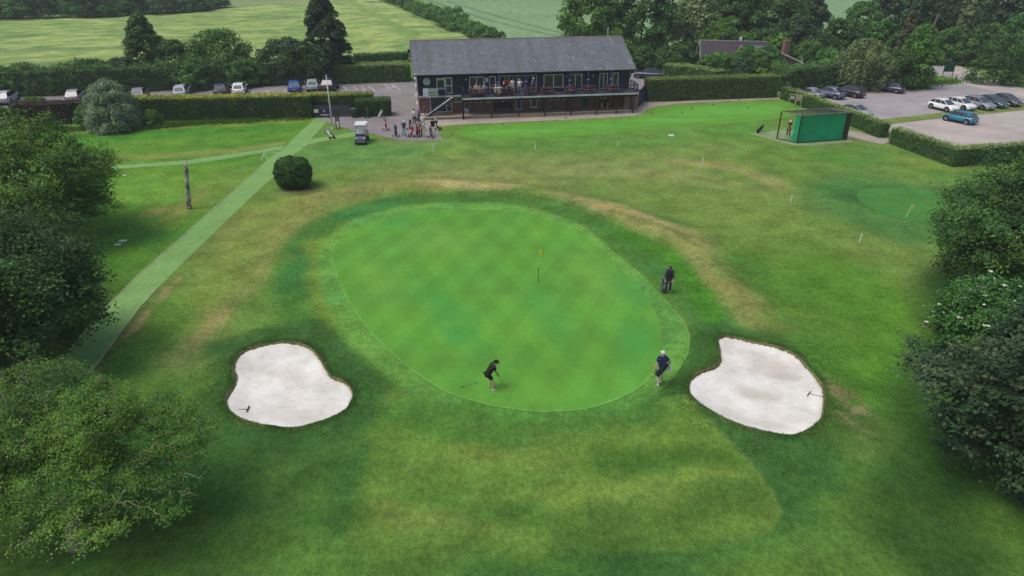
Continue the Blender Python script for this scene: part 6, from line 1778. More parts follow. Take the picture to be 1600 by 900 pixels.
# a crown that grows branch by branch, for the near trees
def grown(label, x, y, H, rx, ry, rz, cz, leaf, seed, ntw=1500, per=30, lsize=0.12, trunk_r=0.22, spray=0.22, flat=0.35, bark=None, name='broadleaf_tree', skirt=-0.75, vis=0.0, lean=(0, 0), upn=0.9, lobes=0.25, extra=None):
    rs = np.random.RandomState(seed)
    r = thing(name, label, 'tree', (x, y, 0))
    nodes = [np.array([lean[0] * t, lean[1] * t, cz * 1.05 * t]) for t in np.linspace(0, 1, 7)]
    par = [-1] + list(range(6))
    def targets(n, lo, hi):
        out = []
        while len(out) < n:
            d = unit(rs, 1)[0]
            if d[2] < skirt: continue
            q = lo + (hi - lo) * rs.rand() ** 0.7
            az = math.atan2(d[1], d[0])
            q *= 1 - lobes + lobes * 2 * vnoise(np.array([az * 2.1 + 9]), np.array([d[2] * 3.2 + 7]), seed % 50)[0]
            out.append([d[0] * rx * q + lean[0], d[1] * ry * q + lean[1], cz + d[2] * rz * q])
        return np.array(out)
    T = targets(60, 0.35, 0.75); T = T[np.argsort(np.linalg.norm(T - np.array([lean[0], lean[1], cz]), axis=1))]
    T2 = targets(ntw, 0.55, 1.0); T2 = T2[np.argsort(np.linalg.norm((T2 - np.array([lean[0], lean[1], cz])) / np.array([rx, ry, rz]), axis=1))]
    N = np.zeros((8 + 4 * (60 + ntw), 3)); n = len(nodes); N[:n] = nodes
    tips = []
    for stage, TT in ((0, T), (1, T2)):
        for t in TT:
            if t[2] < 0.25: continue
            lo = 2 if stage == 0 else 4
            dv = N[lo:n] - t
            dd = (dv ** 2).sum(1) + np.maximum(dv[:, 2], 0) ** 2 * 0.8
            k = lo + int(dd.argmin())
            a = N[k]; prev = k; L_ = np.linalg.norm(t - a)
            segs = 3 if L_ > 0.5 else 2
            for s_ in range(1, segs + 1):
                f = s_ / segs
                q = a + (t - a) * f + np.array([0, 0, 0.10 * L_ * sin(pi * f)]) + (rs.normal(size=3) * 0.06 * L_ if s_ < segs else 0)
                N[n] = q; par.append(prev); prev = n; n += 1
            if stage == 1: tips.append((k, prev))
    par = np.array(par); R = np.full(n, 0.0)
    acc = np.zeros(n)
    for i in range(n - 1, 0, -1):
        if acc[i] == 0: acc[i] = 0.007 ** 2.2
        acc[par[i]] += acc[i]
    R = acc ** (1 / 2.2); R *= trunk_r / R[0] if R[0] > trunk_r else 1
    R = np.maximum(R, 0.006)
    # wood
    a, b = N[par[1:]], N[1:n]
    ra, rb = R[par[1:]], R[1:]
    ra = np.minimum(ra, rb * 1.6)
    d = b - a; d /= np.linalg.norm(d, axis=1, keepdims=True) + 1e-9
    u = np.cross(d, np.array([0.31, 0.2, 0.93])); u /= np.linalg.norm(u, axis=1, keepdims=True) + 1e-9
    w = np.cross(d, u); ns = 5; m = len(a)
    V = np.empty((m, 2 * ns, 3))
    for k in range(ns):
        c, s_ = cos(2 * pi * k / ns), sin(2 * pi * k / ns)
        V[:, k] = a + (u * c + w * s_) * ra[:, None]; V[:, ns + k] = b + (u * c + w * s_) * rb[:, None]
    F = np.array([[k, (k + 1) % ns, ns + (k + 1) % ns, ns + k] for k in range(ns)])
    F = (np.arange(m)[:, None, None] * 2 * ns + F[None]).reshape(-1, 4)
    np_mesh('branches', V.reshape(-1, 3), F, bark or M_BARK, r, smooth=True)
    mb = MB(); mb.tube([(0, 0, -0.05), (0, 0, 0.18), (lean[0] * .25, lean[1] * .25, cz * .3), (lean[0] * .6, lean[1] * .6, cz * .62)], [trunk_r * 1.55, trunk_r * 1.12, trunk_r, trunk_r * .7], 12)
    mb.build('trunk', bark or M_BARK, r, smooth=True)
    # leaves in sprays along the twigs
    A = np.array([N[i] for i, j in tips]); B = np.array([N[j] for i, j in tips])
    nt_ = len(tips)
    keep = rs.rand(nt_) > vis
    A, B = A[keep], B[keep]; nt_ = len(A)
    L_ = np.linalg.norm(B - A, axis=1)
    f0 = np.clip(1 - 0.9 / np.maximum(L_, 0.01), 0.0, 0.8)
    idx = np.repeat(np.arange(nt_), per)
    t = f0[idx] + (1.08 - f0[idx]) * rs.rand(len(idx)) ** 0.8
    P = A[idx] + (B - A)[idx] * t[:, None]
    off = rs.normal(size=P.shape) * spray; off[:, 2] *= flat
    P = P + off
    P[:, 2] = np.maximum(P[:, 2], 0.1)
    cen = np.array([lean[0], lean[1], cz])
    out = (P - cen) / np.array([rx, ry, rz]); 
    Nn = np.array([0, 0, upn]) + out * 0.5 + rs.normal(size=P.shape) * 0.5
    V, F = leaf_arrays(P, Nn, lsize * rs.uniform(0.65, 1.35, len(P)), rs)
    ct = np.clip(0.42 + 0.55 * (fbm(A[:, 0] + x, A[:, 1] + A[:, 2] * 0.7, 0.5, seed % 37) - 0.5) * 2 + rs.normal(size=nt_) * 0.15, 0.02, 0.95)
    tint = np.clip(ct[idx] + rs.normal(size=len(P)) * 0.16, 0, 1)
    np_mesh('crown', V, F, LF[leaf], r, tint=tint)
    return r, B

grown('spreading hawthorn like tree with pale bare twigs over its leaves, nearest on the left', -14.9, 16.8, 6.2, 4.6, 3.5, 2.2, 3.4, 'hawth', 5, ntw=2500, per=52, lsize=0.075, trunk_r=0.21, spray=0.14, flat=0.35, bark=M_BARKP, vis=0.20, lean=(-0.2, 0.8), skirt=-0.15, lobes=0.42)
grown('dense dark green tree leaning over the path between two lighter trees', -24.1, 28.2, 7.8, 4.7, 4.4, 3.6, 4.2, 'oak', 8, ntw=1700, per=40, lsize=0.15, trunk_r=0.28, spray=0.26, flat=0.6, skirt=-0.85, lobes=0.30)
grown('olive green tree with wispy drooping twigs at the upper left beside the lawn', -32.4, 43.5, 8.2, 5.9, 5.2, 4.0, 4.1, 'hawth', 13, ntw=1650, per=34, lsize=0.17, trunk_r=0.28, spray=0.28, flat=0.45, skirt=-0.85, lobes=0.34)
grown('broad dark green tree at the upper right edge above the white flowering shrub', 28.6, 34.5, 9.0, 5.2, 4.8, 4.2, 4.3, 'oak', 17, ntw=1700, per=40, lsize=0.16, trunk_r=0.30, spray=0.28, flat=0.6, skirt=-0.88, lobes=0.28)
grown('dark blue green maple with reddish tips, largest and nearest on the right', 20.0, 19.6, 9.0, 4.3, 4.2, 4.7, 4.0, 'copper', 22, ntw=1900, per=40, lsize=0.17, trunk_r=0.30, spray=0.24, flat=0.35, skirt=-0.9, lobes=0.48, upn=1.2)
el, tips = grown('bushy elder shrub dotted with white flower heads between two dark trees', 23.4, 28.8, 4.6, 2.7, 2.6, 2.2, 2.0, 'elder', 31, ntw=800, per=44, lsize=0.14, trunk_r=0.12, spray=0.20, flat=0.5, name='elder_shrub', skirt=-0.9, lobes=0.2)
rs = np.random.RandomState(3)
mb = MB()
cnd = [t for t in tips if t[0] < -0.9 and t[1] < 1.2 and t[2] > 1.0 or (t[2] > 3.2 and t[0] < 0.8)]
for k in range(64):
    t = cnd[rs.randint(len(cnd))]; c = Vector(t) + Vector((rs.uniform(-.1, .1), -0.12, 0.12)); q = rs.uniform(.05, .10)
    mb.ell(c, (q, q, q * .45), 6, 4)
    for j in range(3): mb.ell(c + Vector((rs.uniform(-q, q), rs.uniform(-q, q), 0.0)), (q * .55, q * .55, q * .35), 5, 3)
o = mb.build('blossom', M_BLOSSOM, el, smooth=True); o['kind'] = 'stuff'
# round shrub left of the green
shr = thing('clipped_round_shrub', 'dark green clipped round shrub standing alone right of the pale path', 'shrub', G(459, 293))
def ball_leaves(root, c, r3, n, size, leaf, seed, power=3.0, jit=0.14):
    rs = np.random.RandomState(seed)
    d = unit(rs, n)
    k = (np.abs(d) ** power).sum(1) ** (-1 / power)
    P = d * k[:, None] * (1 - jit * rs.rand(n)[:, None] + 0.16 * (vnoise(d[:, 0] * 5 + 9, d[:, 2] * 5 + d[:, 1] * 4 + 9, seed)[:, None] - .5)) * np.array(r3) + np.array(c)
    ok = P[:, 2] > 0.05; P, d = P[ok], d[ok]
    V, F = leaf_arrays(P, d + rs.normal(size=d.shape) * 0.6 + np.array([0, 0, .2]), size * rs.uniform(.7, 1.3, len(P)), rs)
    tint = np.clip(0.35 + 0.5 * (vnoise(P[:, 0] * 2.2 + 9, P[:, 2] * 2.2 + P[:, 1] * 2.2 + 9, seed + 5) - .3) + rs.normal(size=len(P)) * .2, 0, 1)
    np_mesh('foliage', V, F, LF[leaf], root, tint=tint)
    mb = MB(); mb.ell(c, [q * 0.82 for q in r3], 16, 10); 
    mb.v = [(a, b, max(z, 0.03)) for a, b, z in mb.v]
    mb.build('inner_twigs', CORE, root, smooth=True)
ball_leaves(shr, (0, 0.3, 1.22), (1.45, 1.40, 1.28), 15000, 0.13, 'box', 3)
# dead trunk
dt = thing('dead_trunk', 'tall pale dead tree trunk standing bare on the left lawn', 'tree trunk', G(295.5, 326))
mb = MB(); pts = [Vector((0.02 * sin(k * 2.1) + 0.50 * k / 14, 0.02 * cos(k * 1.7), 3.45 * k / 14)) for k in range(15)]
mb.tube(pts, [0.185 * (1 - 0.02 * k) + 0.022 * sin(k * 2.9) for k in range(15)], 10)
def deadbark():
    m, nt, b = newmat('peeling_bark')
    v = objvec(nt, (1, 1, 0.8))
    nt.links.new(ramp(nt, noise(nt, 3.0, 6, 0.7, v), [(0.36, L(78, 70, 64)), (0.48, L(132, 124, 116)), (0.56, L(196, 192, 190))]), b.inputs['Base Color'])
    b.inputs['Roughness'].default_value = 0.9; bump(nt, b, noise(nt, 9, 5, 0.7, v), 0.8, 0.05); return m
mb.build('trunk', deadbark(), dt, smooth=True)
mb = MB(); mb.tube([(0.5, 0, 3.3), (0.54, 0, 3.7), (0.56, 0, 3.85)], [0.07, 0.05, 0.015], 6); mb.build('snag', M_UPVC, dt)
for a, z in ((0.4, 0.9),):
    mb = MB(); mb.tube([(cos(a) * .15, sin(a) * .15, z), (cos(a) * .32, sin(a) * .32, z + .12)], [.06, .03], 6); mb.build('stub', M_BARK, dt)
mb = MB(); rs = np.random.RandomState(9)

# clipped hedges
def hedge(name, label, base, thick, h, leaf, dens=70, size=0.17, side=1, bias=0.0, topt=0.35, rough=0.05, cat='hedge', seed=1, closed_ends=True, lump=0.0, tv=0.2):
    rs = np.random.RandomState(seed)
    P = [Vector((p.x, p.y, 0)) for p in base]; o = P[0]
    r = thing(name, label, cat, o)
    N = len(P); off = []
    for i in range(N):
        d = (P[min(i + 1, N - 1)] - P[max(i - 1, 0)]).normalized(); n = Vector((-d.y, d.x, 0)) * side
        if 0 < i < N - 1:
            d1 = (P[i] - P[i - 1]).normalized(); n1 = Vector((-d1.y, d1.x, 0)) * side
            n = n / max(0.5, n.dot(n1))
        off.append(n)
    fr = [p - o for p in P]; bk = [p - o + n * thick for p, n in zip(P, off)]
    # core
    mb = MB(); ins = 0.10
    f2 = [a.lerp(b, ins / thick) for a, b in zip(fr, bk)]; b2 = [b.lerp(a, ins / thick) for a, b in zip(fr, bk)]
    d0 = (f2[1] - f2[0]).normalized() * ins; d1 = (f2[-1] - f2[-2]).normalized() * ins
    f2[0] = f2[0] + d0; b2[0] = b2[0] + d0; f2[-1] = f2[-1] - d1; b2[-1] = b2[-1] - d1
    ring = f2 + b2[::-1]; n_ = len(ring); hh = h - ins
    mb.add([(p.x, p.y, 0.0) for p in ring] + [(p.x, p.y, hh) for p in ring], [(i, (i + 1) % n_, n_ + (i + 1) % n_, n_ + i) for i in range(n_)]
           + [(n_ + i, n_ + i + 1, n_ + n_ - 2 - i, n_ + n_ - 1 - i) for i in range(N - 1)])
    mb.build('inner_twigs', CORE, r)
    pos, nor, tin = [], [], []
    def patch(a, b, c, nn, t0, var=None):     # parallelogram a + s(b-a) + t(c-a)
        e1, e2 = b - a, c - a
        n = max(4, int(e1.cross(e2).length * dens))
        s, t = rs.rand(n, 1), rs.rand(n, 1)
        p = np.array(a) + s * np.array(e1) + t * np.array(e2)
        w = fbm(p[:, 0] * 1.0 + o.x, p[:, 1] + p[:, 2] * 1.3 + o.y, 1.1, seed, 3) - .5
        p = p + np.array(nn) * (rs.normal(size=(n, 1)) * rough + (w * (0.14 + lump))[:, None])
        pos.append(p); nor.append(np.array(nn) * 1.0 + rs.normal(size=(n, 3)) * 0.55 + np.array([0, 0, .25]))
        ti = t0 + bias + w * 0.7 + rs.normal(size=n) * tv * .7
        if var is not None: ti = ti + var(t[:, 0])
        tin.append(np.clip(ti, 0, 1))
    up = Vector((0, 0, h))
    grow = lambda t: np.where(t > 0.9, 0.22, 0.0)  # top edge tinted paler: fresh shoots, with sunlight painted in too
    for i in range(N - 1):
        nf = -(off[i].normalized())
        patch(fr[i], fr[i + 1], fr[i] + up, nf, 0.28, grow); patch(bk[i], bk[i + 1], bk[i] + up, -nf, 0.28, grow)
        # top (two triangles' worth via lerp)
        n = int(((fr[i + 1] - fr[i]).length) * thick * dens * 1.1)
        s, t = rs.rand(n, 1), rs.rand(n, 1)
        A = np.array(fr[i]) + s * np.array(fr[i + 1] - fr[i]); Bk = np.array(bk[i]) + s * np.array(bk[i + 1] - bk[i])
        p = A + (Bk - A) * t; w = fbm(p[:, 0] + o.x, p[:, 1] + o.y, 0.9, seed + 3, 3) - .5
        p[:, 2] = h + rs.normal(size=n) * rough + w * (0.16 + lump * 1.3) + np.abs(rs.normal(size=n)) * 0.05
        pos.append(p); nor.append(np.array([0, 0, 1.0]) + rs.normal(size=(n, 3)) * 0.5); tin.append(np.clip(0.28 + topt + w * .7 + rs.normal(size=n) * tv, 0, 1))  # top tint: yellow new shoots, plus light from above put into the colour
    for i, sg in ((0, -1), (N - 1, 1)):
        d = ((fr[1] - fr[0]) if i == 0 else (fr[-1] - fr[-2])).normalized() * sg
        patch(fr[i], bk[i], fr[i] + up, d, 0.28, grow)
    Pp, Nn, tt = np.concatenate(pos), np.concatenate(nor), np.concatenate(tin)
    Pp[:, 2] = np.maximum(Pp[:, 2], 0.03)
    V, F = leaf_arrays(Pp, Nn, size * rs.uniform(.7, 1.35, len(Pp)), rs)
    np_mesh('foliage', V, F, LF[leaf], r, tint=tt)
    return r
def W(pts): return gp(pts)
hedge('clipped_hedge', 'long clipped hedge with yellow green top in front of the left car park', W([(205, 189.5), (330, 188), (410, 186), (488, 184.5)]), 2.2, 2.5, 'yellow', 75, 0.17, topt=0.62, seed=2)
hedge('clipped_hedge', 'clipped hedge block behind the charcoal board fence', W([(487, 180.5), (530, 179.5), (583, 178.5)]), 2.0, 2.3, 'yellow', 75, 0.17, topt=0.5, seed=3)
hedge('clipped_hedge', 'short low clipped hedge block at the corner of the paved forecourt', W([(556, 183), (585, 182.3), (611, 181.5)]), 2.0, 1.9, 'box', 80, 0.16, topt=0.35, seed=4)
hedge('purple_hedge', 'dark purple leaved hedge left of the silvery shrub', W([(22, 197), (80, 195.5), (142, 192)]), 1.8, 2.35, 'purple', 75, 0.17, topt=0.35, seed=5, lump=.15)
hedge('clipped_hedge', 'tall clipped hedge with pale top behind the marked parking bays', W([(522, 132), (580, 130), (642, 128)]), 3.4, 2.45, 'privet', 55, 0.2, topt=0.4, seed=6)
hedge('clipped_hedge', 'lower hedge strip between the marked bays hedge and the barley field', W([(555, 101), (640, 97)]), 2.0, 1.5, 'mid', 45, 0.22, topt=0.2, seed=7, lump=.2)
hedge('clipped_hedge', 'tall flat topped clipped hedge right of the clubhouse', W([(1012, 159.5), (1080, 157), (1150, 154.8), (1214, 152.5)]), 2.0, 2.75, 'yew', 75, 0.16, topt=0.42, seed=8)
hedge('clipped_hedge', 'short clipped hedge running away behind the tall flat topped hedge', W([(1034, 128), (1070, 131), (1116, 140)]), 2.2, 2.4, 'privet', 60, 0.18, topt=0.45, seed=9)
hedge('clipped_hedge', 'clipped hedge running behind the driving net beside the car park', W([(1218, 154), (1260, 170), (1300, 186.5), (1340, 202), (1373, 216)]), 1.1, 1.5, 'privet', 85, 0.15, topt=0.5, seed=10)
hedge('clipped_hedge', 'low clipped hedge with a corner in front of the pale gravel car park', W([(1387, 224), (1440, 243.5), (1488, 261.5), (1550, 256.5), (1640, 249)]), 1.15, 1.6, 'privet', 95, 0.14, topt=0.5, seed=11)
hedge('field_hedge', 'tall uneven dark hedge along the back of the left car park', W([(-160, 156), (0, 152), (150, 148), (300, 139.5), (420, 134.5), (528, 129.5)]), 3.5, 3.1, 'oak', 45, 0.28, topt=0.30, seed=12, lump=1.5, rough=0.14)
hedge('ivy_hedge', 'rounded green hedge between the brick cottage and the parked cars', W([(1232, 146), (1262, 141), (1318, 137)]), 3.5, 3.0, 'mid', 45, 0.26, topt=0.25, seed=13, lump=0.8, rough=0.12)

# shrubs near the long hedge
r = thing('silvery_shrub', 'large silvery grey shrub at the left end of the long hedge', 'shrub', G(183, 202))
V, F, t, c = crown_mesh(77, 4.9, 5.6, 0.3, PROF['bush'], 190, 150, 0.19, 0.62, 0.8, droop=0.5)
np_mesh('foliage', V, F, LF['silver'], r, tint=t); mb = MB(); limbs(mb, np.random.RandomState(4), 4.0, .5, 4.5, .1, 6); mb.build('stems', M_BARK, r)
tree('low green bush between the purple hedge and the silvery shrub', 140, 196, 162, 42, 'mid', 'bush', 'shrub', size=.2, base=.05)
tree('pale leafy bush right of the silvery shrub by the lawn', 240, 196, 172, 34, 'hawth', 'bush', 'shrub', size=.2, base=.05)
tree('small bright green bush above the purple hedge', 58, 186, 157, 44, 'bright', 'bush', 'shrub', size=.22, base=.05, y=86)
tree('yellowish green bush at the left end of the purple hedge', 8, 214, 166, 62, 'hawth', 'bush', 'shrub', size=.2, base=.05)

# trees behind the left car park
tree('tall dark tree with two pointed tops behind the left car park', 238, 128, 20, 78, 'oak', 'tall', size=.34)
tree('dark bushy tree right of the tree with two pointed tops', 276, 128, 62, 74, 'oak', 'round', size=.34)
tree('rounded green tree between the pointed tree and the dark bushy tree', 350, 127, 46, 104, 'mid', 'round', size=.34, base=.05)
tree('dark bushy tree left of the tall conifer', 452, 127, 60, 98, 'dark', 'round', size=.34, base=.05)
tree('tall dark conifer left of the clubhouse', 516, 127, -16, 104, 'conifer', 'cone', 'conifer', size=.36, per=190, base=.05, K=150, rc=.85)
tree('small yellow tinged tree against the foot of the tall conifer', 478, 128, 70, 40, 'bright', 'round', size=.3)
tree('low dark bush filling the hedge below the barley field at far left', 40, 142, 100, 100, 'dark', 'bush', 'shrub', size=.32, base=.03)
tree('dark green bush in the hedge above the grey car', 140, 139, 92, 110, 'oak', 'bush', 'shrub', size=.32, base=.03)
tree('dark bush in the hedge just left of the pointed tree', 196, 136, 90, 70, 'dark', 'bush', 'shrub', size=.32, base=.03)
tree('green bush in the dark hedge above the far left car', 14, 149, 112, 60, 'mid', 'bush', 'shrub', size=.30, base=.02)
tree('lighter green bush in the hedge between the silvery shrub and the pointed tree', 170, 142, 98, 56, 'mid', 'bush', 'shrub', size=.30, base=.02)
tree('green bush in the hedge behind the pale silver car', 300, 139, 96, 70, 'mid', 'bush', 'shrub', size=.30, base=.02)
tree('bush in the hedge behind the white hatchback', 378, 136, 98, 56, 'mid', 'bush', 'shrub', size=.30, base=.02)
tree('dark bush between the rounded tree and the bushy one by the conifer', 402, 132, 92, 60, 'oak', 'bush', 'shrub', size=.32, base=.03)

# trees right of and behind the clubhouse
BT = [
 ('broad bright green tree behind the right half of the clubhouse roof', 922, 96, -22, 126, 'bright', 'round', .5),
 ('tall green tree behind the clubhouse, right of the broad bright one', 1000, 92, -34, 110, 'mid', 'round', .5),
 ('tall open grey green tree behind the telegraph pole', 1082, 88, -30, 96, 'willow', 'tall', .5),
 ('dark green tree rising behind the bungalow roof', 1145, 84, -20, 90, 'oak', 'round', .5),
 ('large green tree above the bungalow bushes', 1200, 80, -24, 104, 'mid', 'round', .5),
 ('very dark tree left of the gap that shows the far field', 1258, 76, -26, 66, 'dark', 'tall', .5),
 ('small green tree under the gap that shows the far field', 1338, 74, 2, 62, 'mid', 'round', .4),
 ('tall dark tree right of the field gap', 1396, 70, -34, 92, 'dark', 'round', .5),
 ('tall dark tree behind the bare leaning pole', 1452, 72, -34, 80, 'dark', 'tall', .5),
 ('tall grey green tree between two dark ones at the top right', 1494, 74, -30, 58, 'willow', 'tall', .5),
 ('dark tree at the top right above the dense round bush', 1540, 76, -30, 86, 'dark', 'round', .5),
 ('dark green tree in the top right corner', 1600, 78, -20, 110, 'oak', 'round', .5),
]
for lb, px, py, pt, wp2, lf, sh, sz in BT: tree(lb, px, py, pt, wp2, lf, sh, size=sz, per=85, dens=1.05, base=.03)
ST = [
 ('green bush behind the right gable of the clubhouse', 972, 108, 62, 60, 'mid', 'bush', .32),
 ('green bush just left of the telegraph pole foot', 1002, 112, 72, 56, 'oak', 'bush', .32),
 ('rounded dark green bush right of the telegraph pole foot', 1052, 113, 66, 76, 'mid', 'bush', .32),
 ('dark bush left of the bungalow gable', 1086, 112, 80, 50, 'dark', 'bush', .32),
 ('light green tree behind the bungalow ridge', 1128, 94, 30, 84, 'bright', 'round', .36),
 ('rounded pale green tree right of the bungalow ridge', 1184, 96, 44, 66, 'mid', 'round', .34),
 ('bright green bush in front of the bungalow wall', 1122, 122, 82, 58, 'bright', 'bush', .28),
 ('dark green bush at the foot of the bungalow beside the hedge', 1160, 124, 88, 62, 'dark', 'bush', .28),
 ('large olive bush between the bungalow and the brick cottage', 1190, 124, 70, 70, 'mid', 'bush', .30),
 ('yellow green tree top left of the brick cottage', 1214, 112, 52, 44, 'bright', 'round', .3),
 ('green tree behind the cottage chimney', 1262, 102, 64, 62, 'mid', 'round', .34),
 ('dark tree behind and above the cottage', 1232, 92, 26, 84, 'dark', 'round', .4),
 ('leafy bush hiding the left half of the bungalow wall', 1106, 124, 86, 50, 'mid', 'bush', .26),
 ('olive green bush hiding the grey porch roof of the bungalow', 1168, 120, 70, 64, 'elder', 'bush', .28),
 ('brownish bush beside the end of the tall flat topped hedge', 1224, 138, 108, 26, 'brown', 'bush', .22),
 ('leafy green bush right of the cottage above the ivy hedge', 1290, 122, 74, 66, 'elder', 'bush', .3),
 ('dark green tree behind the drooping willow', 1306, 102, 28, 76, 'oak', 'round', .4),
 ('greyish green tree above the drooping willow', 1362, 104, 30, 64, 'elder', 'round', .38),
 ('rounded bright topped tree right of the drooping willow', 1424, 136, 36, 80, 'bright', 'tall', .32),
 ('dark leafy bush under the bright topped tree', 1398, 137, 78, 74, 'oak', 'bush', .3),
 ('thin brownish tree between the two bare poles', 1404, 112, 16, 34, 'brown', 'tall', .3),
 ('spreading green bush beyond the road bend', 1478, 99, 44, 66, 'mid', 'bush', .34),
 ('dark green bush between the pole and the road bend', 1452, 100, 62, 46, 'oak', 'bush', .34),
 ('dense round dark bush right of the road', 1552, 129, 50, 92, 'oak', 'bush', .30),
 ('green tree behind the dense round bush', 1534, 104, 36, 70, 'mid', 'round', .36),
 ('green tree at the right edge behind the dense round bush', 1592, 104, 20, 90, 'elder', 'round', .38),
]
for lb, px, py, pt, wp2, lf, sh, sz in ST:
    tree(lb, px, py, pt, wp2, lf, sh, 'shrub' if sh == 'bush' else 'tree', size=sz, per=80, dens=1.0, base=-.07)
tree('drooping grey green willow over the dark parked cars', 1342, 138, 58, 96, 'willow', 'round', 'willow', size=.30, per=150, base=.10, droop=1.3)

# hedgerow between the two crop fields: alike bushes
def bush_proto(seed, leaf, H, Wd, label, group, n=26, per=70, size=.5):
    r = thing('hedgerow_bush', label, 'shrub', (0, 0, 0), 0, group)
    V, F, t, c = crown_mesh(seed, H, Wd, .2, PROF['bush'], n, per, size, Wd * .17)
    np_mesh('foliage', V, F, LF[leaf], r, tint=t)
    return r
rs = np.random.RandomState(12)
path_ = [G(592, -6), G(640, 14), G(690, 36), G(730, 52), G(772, 70)]
lbl, grp = 'bush in the hedgerow running down between the two crop fields', 'bushes of the field hedgerow'
pr = [bush_proto(101, 'mid', 4.2, 6.0, lbl, grp), bush_proto(102, 'bright', 3.6, 5.5, lbl, grp), bush_proto(103, 'oak', 4.6, 6.0, lbl, grp)]
tot = sum((b - a).length for a, b in zip(path_[:-1], path_[1:])); k = 0; s_ = 0.0; used = set()
while s_ < tot:
    q = s_; 
    for a, b in zip(path_[:-1], path_[1:]):
        l = (b - a).length
        if q <= l: p = a.lerp(b, q / l); break
        q -= l
    i = k % 3; sc = rs.uniform(.65, 1.1)
    pos_ = (p.x + rs.uniform(-.8, .8), p.y, 0)
    if i not in used: used.add(i); pr[i].location = pos_; pr[i].scale = (sc, sc, sc * .9)
    else: dup(pr[i], pos_, rs.uniform(0, 6), scale=(sc, sc, sc * rs.uniform(.7, 1.0)))
    s_ += 4.6; k += 1
# woodland belt beyond the barley, top left
lbl, grp = 'tree in the dark woodland belt beyond the barley field at the top left', 'trees of the woodland belt'
def wood_proto(seed, leaf, H, Wd):
    r = thing('woodland_tree', lbl, 'tree', (0, 0, 0), 0, grp)
    V, F, t, c = crown_mesh(seed, H, Wd, H * .05, PROF['bush'], 70, 80, .75, Wd * .12)
    np_mesh('crown', V, F, LF[leaf], r, tint=t); mb = MB(); mb.tube([(0, 0, 0), (0, 0, H * .6)], [.35, .2], 6); mb.build('trunk', M_BARK, r)
    return r
pr = [wood_proto(201, 'oak', 11, 14), wood_proto(202, 'elder', 10, 13), wood_proto(203, 'mid', 9, 14)]; used = set(); k = 0
for row, (pts, n, sc0) in enumerate((([(-60, 29), (120, 27), (250, 21), (342, 12)], 22, .62), ([(-80, 22), (130, 18), (300, 9)], 18, .9), ([(-100, 14), (150, 10), (290, 2)], 14, 1.15))):
    P = spline(gp(pts), 8, False)
    for j in range(n):
        p = P[min(len(P) - 1, int(j / (n - 1) * (len(P) - 1)))]
        i = (k * 7 + row) % 3; sc = sc0 * rs.uniform(.85, 1.15); pos_ = (p.x + rs.uniform(-2, 2), p.y + rs.uniform(-2, 2), 0)
        if i not in used: used.add(i); pr[i].location = pos_; pr[i].scale = (sc, sc, sc * .85)
        else: dup(pr[i], pos_, rs.uniform(0, 6), scale=(sc, sc, sc * rs.uniform(.7, .95)))
        k += 1

# long grass at the hedge foot and round the edges: uncountable
def tufts(name, regions, n, h, leaf, seed):
    rs = np.random.RandomState(seed); pos = []
    for pts, w in regions:
        P = spline(gp(pts), 6, False); m = n // len(regions)
        i = rs.randint(0, len(P) - 1, m); f = rs.rand(m)
        A = np.array([tuple(p) for p in P]); q = A[i] + (A[i + 1] - A[i]) * f[:, None]
        q[:, :2] += rs.normal(size=(m, 2)) * w
        pos.append(q)
    P = np.concatenate(pos); n = len(P)
    hh = h * rs.uniform(.4, 1.2, n); a = rs.rand(n) * 2 * pi; w = 0.03 + 0.03 * rs.rand(n)
    dx = np.stack([np.cos(a), np.sin(a), np.zeros(n)], 1) * w[:, None]
    ln = rs.normal(size=(n, 3)) * 0.25 * hh[:, None]; ln[:, 2] = hh
    V = np.stack([P - dx, P + dx, P + ln], 1).reshape(-1, 3)
    o = np_mesh(name, V, np.arange(3 * n).reshape(n, 3), LF[leaf], tint=np.clip(rs.normal(size=n) * .25 + .5, 0, 1))
    tag(o, 'long rough grass along the hedge feet and bunker edges', 'grass', kind='stuff')
tufts('long_grass', [([(20, 203), (120, 204), (230, 200), (330, 191), (480, 187)], .35), ([(60, 200), (200, 204), (300, 194)], .3), ([(1390, 120), (1440, 131), (1490, 128)], .8), ([(240, 197), (300, 194), (400, 190)], .5)], 9000, .38, 'hawth', 5)
rs = np.random.RandomState(44)
def blades(name, polys, n, h, leaf, width, seed):
    rs = np.random.RandomState(seed); out = []
    for B in polys:
        N = len(B); m = n // len(polys); i = rs.randint(0, N, m); f = rs.rand(m)
        A = np.array([tuple(p) for p in B]); q = A[i] + (np.roll(A, -1, 0)[i] - A[i]) * f[:, None]
        O = np.array([tuple(p) for p in offset(B, 1.0)]); no = O[i] - A[i]
        q = q + no * (np.abs(rs.normal(size=(m, 1))) * width)
        q[:, 2] = relief(q[:, 0], q[:, 1]) + 0.02
        out.append(q)
    P = np.concatenate(out); n = len(P)
    hh = h * rs.uniform(.5, 1.3, n); a = rs.rand(n) * 2 * pi
    dx = np.stack([np.cos(a), np.sin(a), np.zeros(n)], 1) * 0.012
    ln = rs.normal(size=(n, 3)) * 0.45 * hh[:, None]; ln[:, 2] = hh
    V = np.stack([P - dx, P + dx, P + ln], 1).reshape(-1, 3)
    o = np_mesh(name, V, np.arange(3 * n).reshape(n, 3), LF[leaf], tint=np.clip(rs.normal(size=n) * .25 + .45, 0, 1))
    tag(o, 'short rough grass blades hanging over the bunker lips', 'grass', kind='stuff')
blades('lip_grass', [BUNKER_A, BUNKER_B], 16000, .07, 'mid', 0.22, 8)

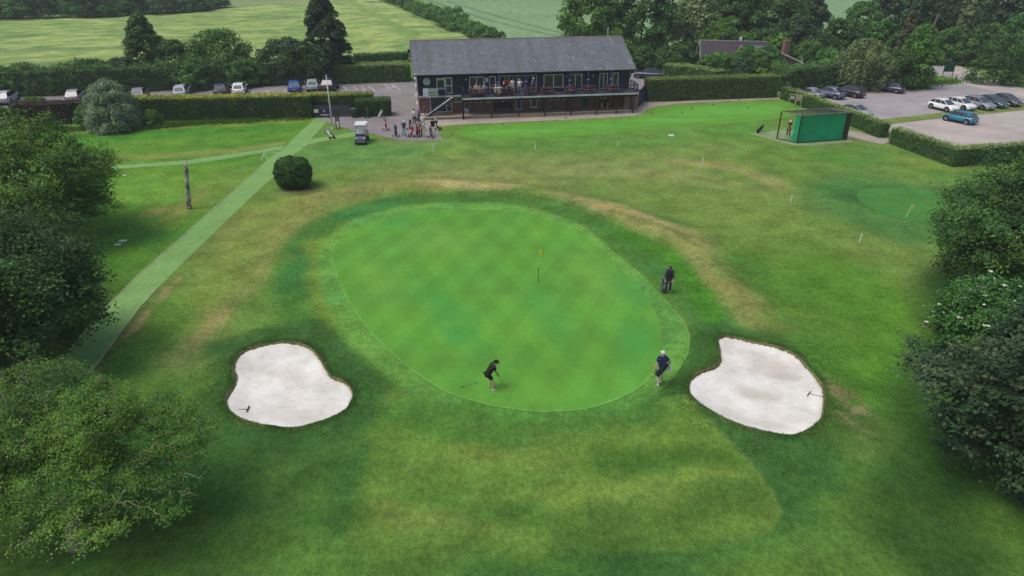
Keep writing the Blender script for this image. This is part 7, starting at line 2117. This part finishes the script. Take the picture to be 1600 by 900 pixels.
def ring_grass(name, label, B, n, w1, h, leaf, seed):
    rs = np.random.RandomState(seed)
    xs, ys = [p.x for p in B], [p.y for p in B]
    m = n * 6
    q = np.stack([rs.uniform(min(xs) - w1, max(xs) + w1, m), rs.uniform(min(ys) - w1, max(ys) + w1, m), np.zeros(m)], 1)
    ok = ~in_poly(q[:, 0], q[:, 1], B) & ~in_poly(q[:, 0], q[:, 1], COLLAR)
    q = q[ok]; d = seg_dist(q[:, 0], q[:, 1], B, True)
    pr = (1 - d / w1) * sm(0.36, 0.6, fbm(q[:, 0], q[:, 1], 1.1, seed))
    q = q[(rs.rand(len(q)) < pr) & (d > .06)][:n]; n = len(q)
    q[:, 2] = relief(q[:, 0], q[:, 1])
    hh = h * rs.uniform(.4, 1.3, n); a = rs.rand(n) * 2 * pi
    dx = np.stack([np.cos(a), np.sin(a), np.zeros(n)], 1) * 0.012
    ln = rs.normal(size=(n, 3)) * 0.8 * hh[:, None]; ln[:, 2] = hh
    V = np.stack([q - dx, q + dx, q + ln], 1).reshape(-1, 3)
    o = np_mesh(name, V, np.arange(3 * n).reshape(n, 3), LF[leaf], tint=np.clip(rs.normal(size=n) * .3 + .45, 0, 1))
    tag(o, label, 'grass', kind='stuff')
ring_grass('rough_grass', 'rough dark grass growing round the left bunker', BUNKER_A, 26000, 2.2, 0.05, 'bright', 15)
ring_grass('rough_grass', 'rough dark grass growing round the right bunker', BUNKER_B, 28000, 2.1, 0.05, 'bright', 16)

# ------------------------------------------------------------------ thin summer haze
hz = MB(); hz.box((0, 1350, 12.5), (6200, 3500, 27.0)); ho = hz.build('haze', [])
hm = bpy.data.materials.new('haze_air'); hm.use_nodes = True
hn = hm.node_tree; hn.nodes.remove(hn.nodes['Principled BSDF'])
pv = hn.nodes.new('ShaderNodeVolumePrincipled'); pv.inputs['Color'].default_value = (0.86, 0.92, 1.0, 1); pv.inputs['Density'].default_value = 0.0004
hn.links.new(pv.outputs[0], hn.nodes['Material Output'].inputs['Volume'])
ho.data.materials.append(hm); tag(ho, 'thin pale summer haze over the whole course', None, None, 'stuff')
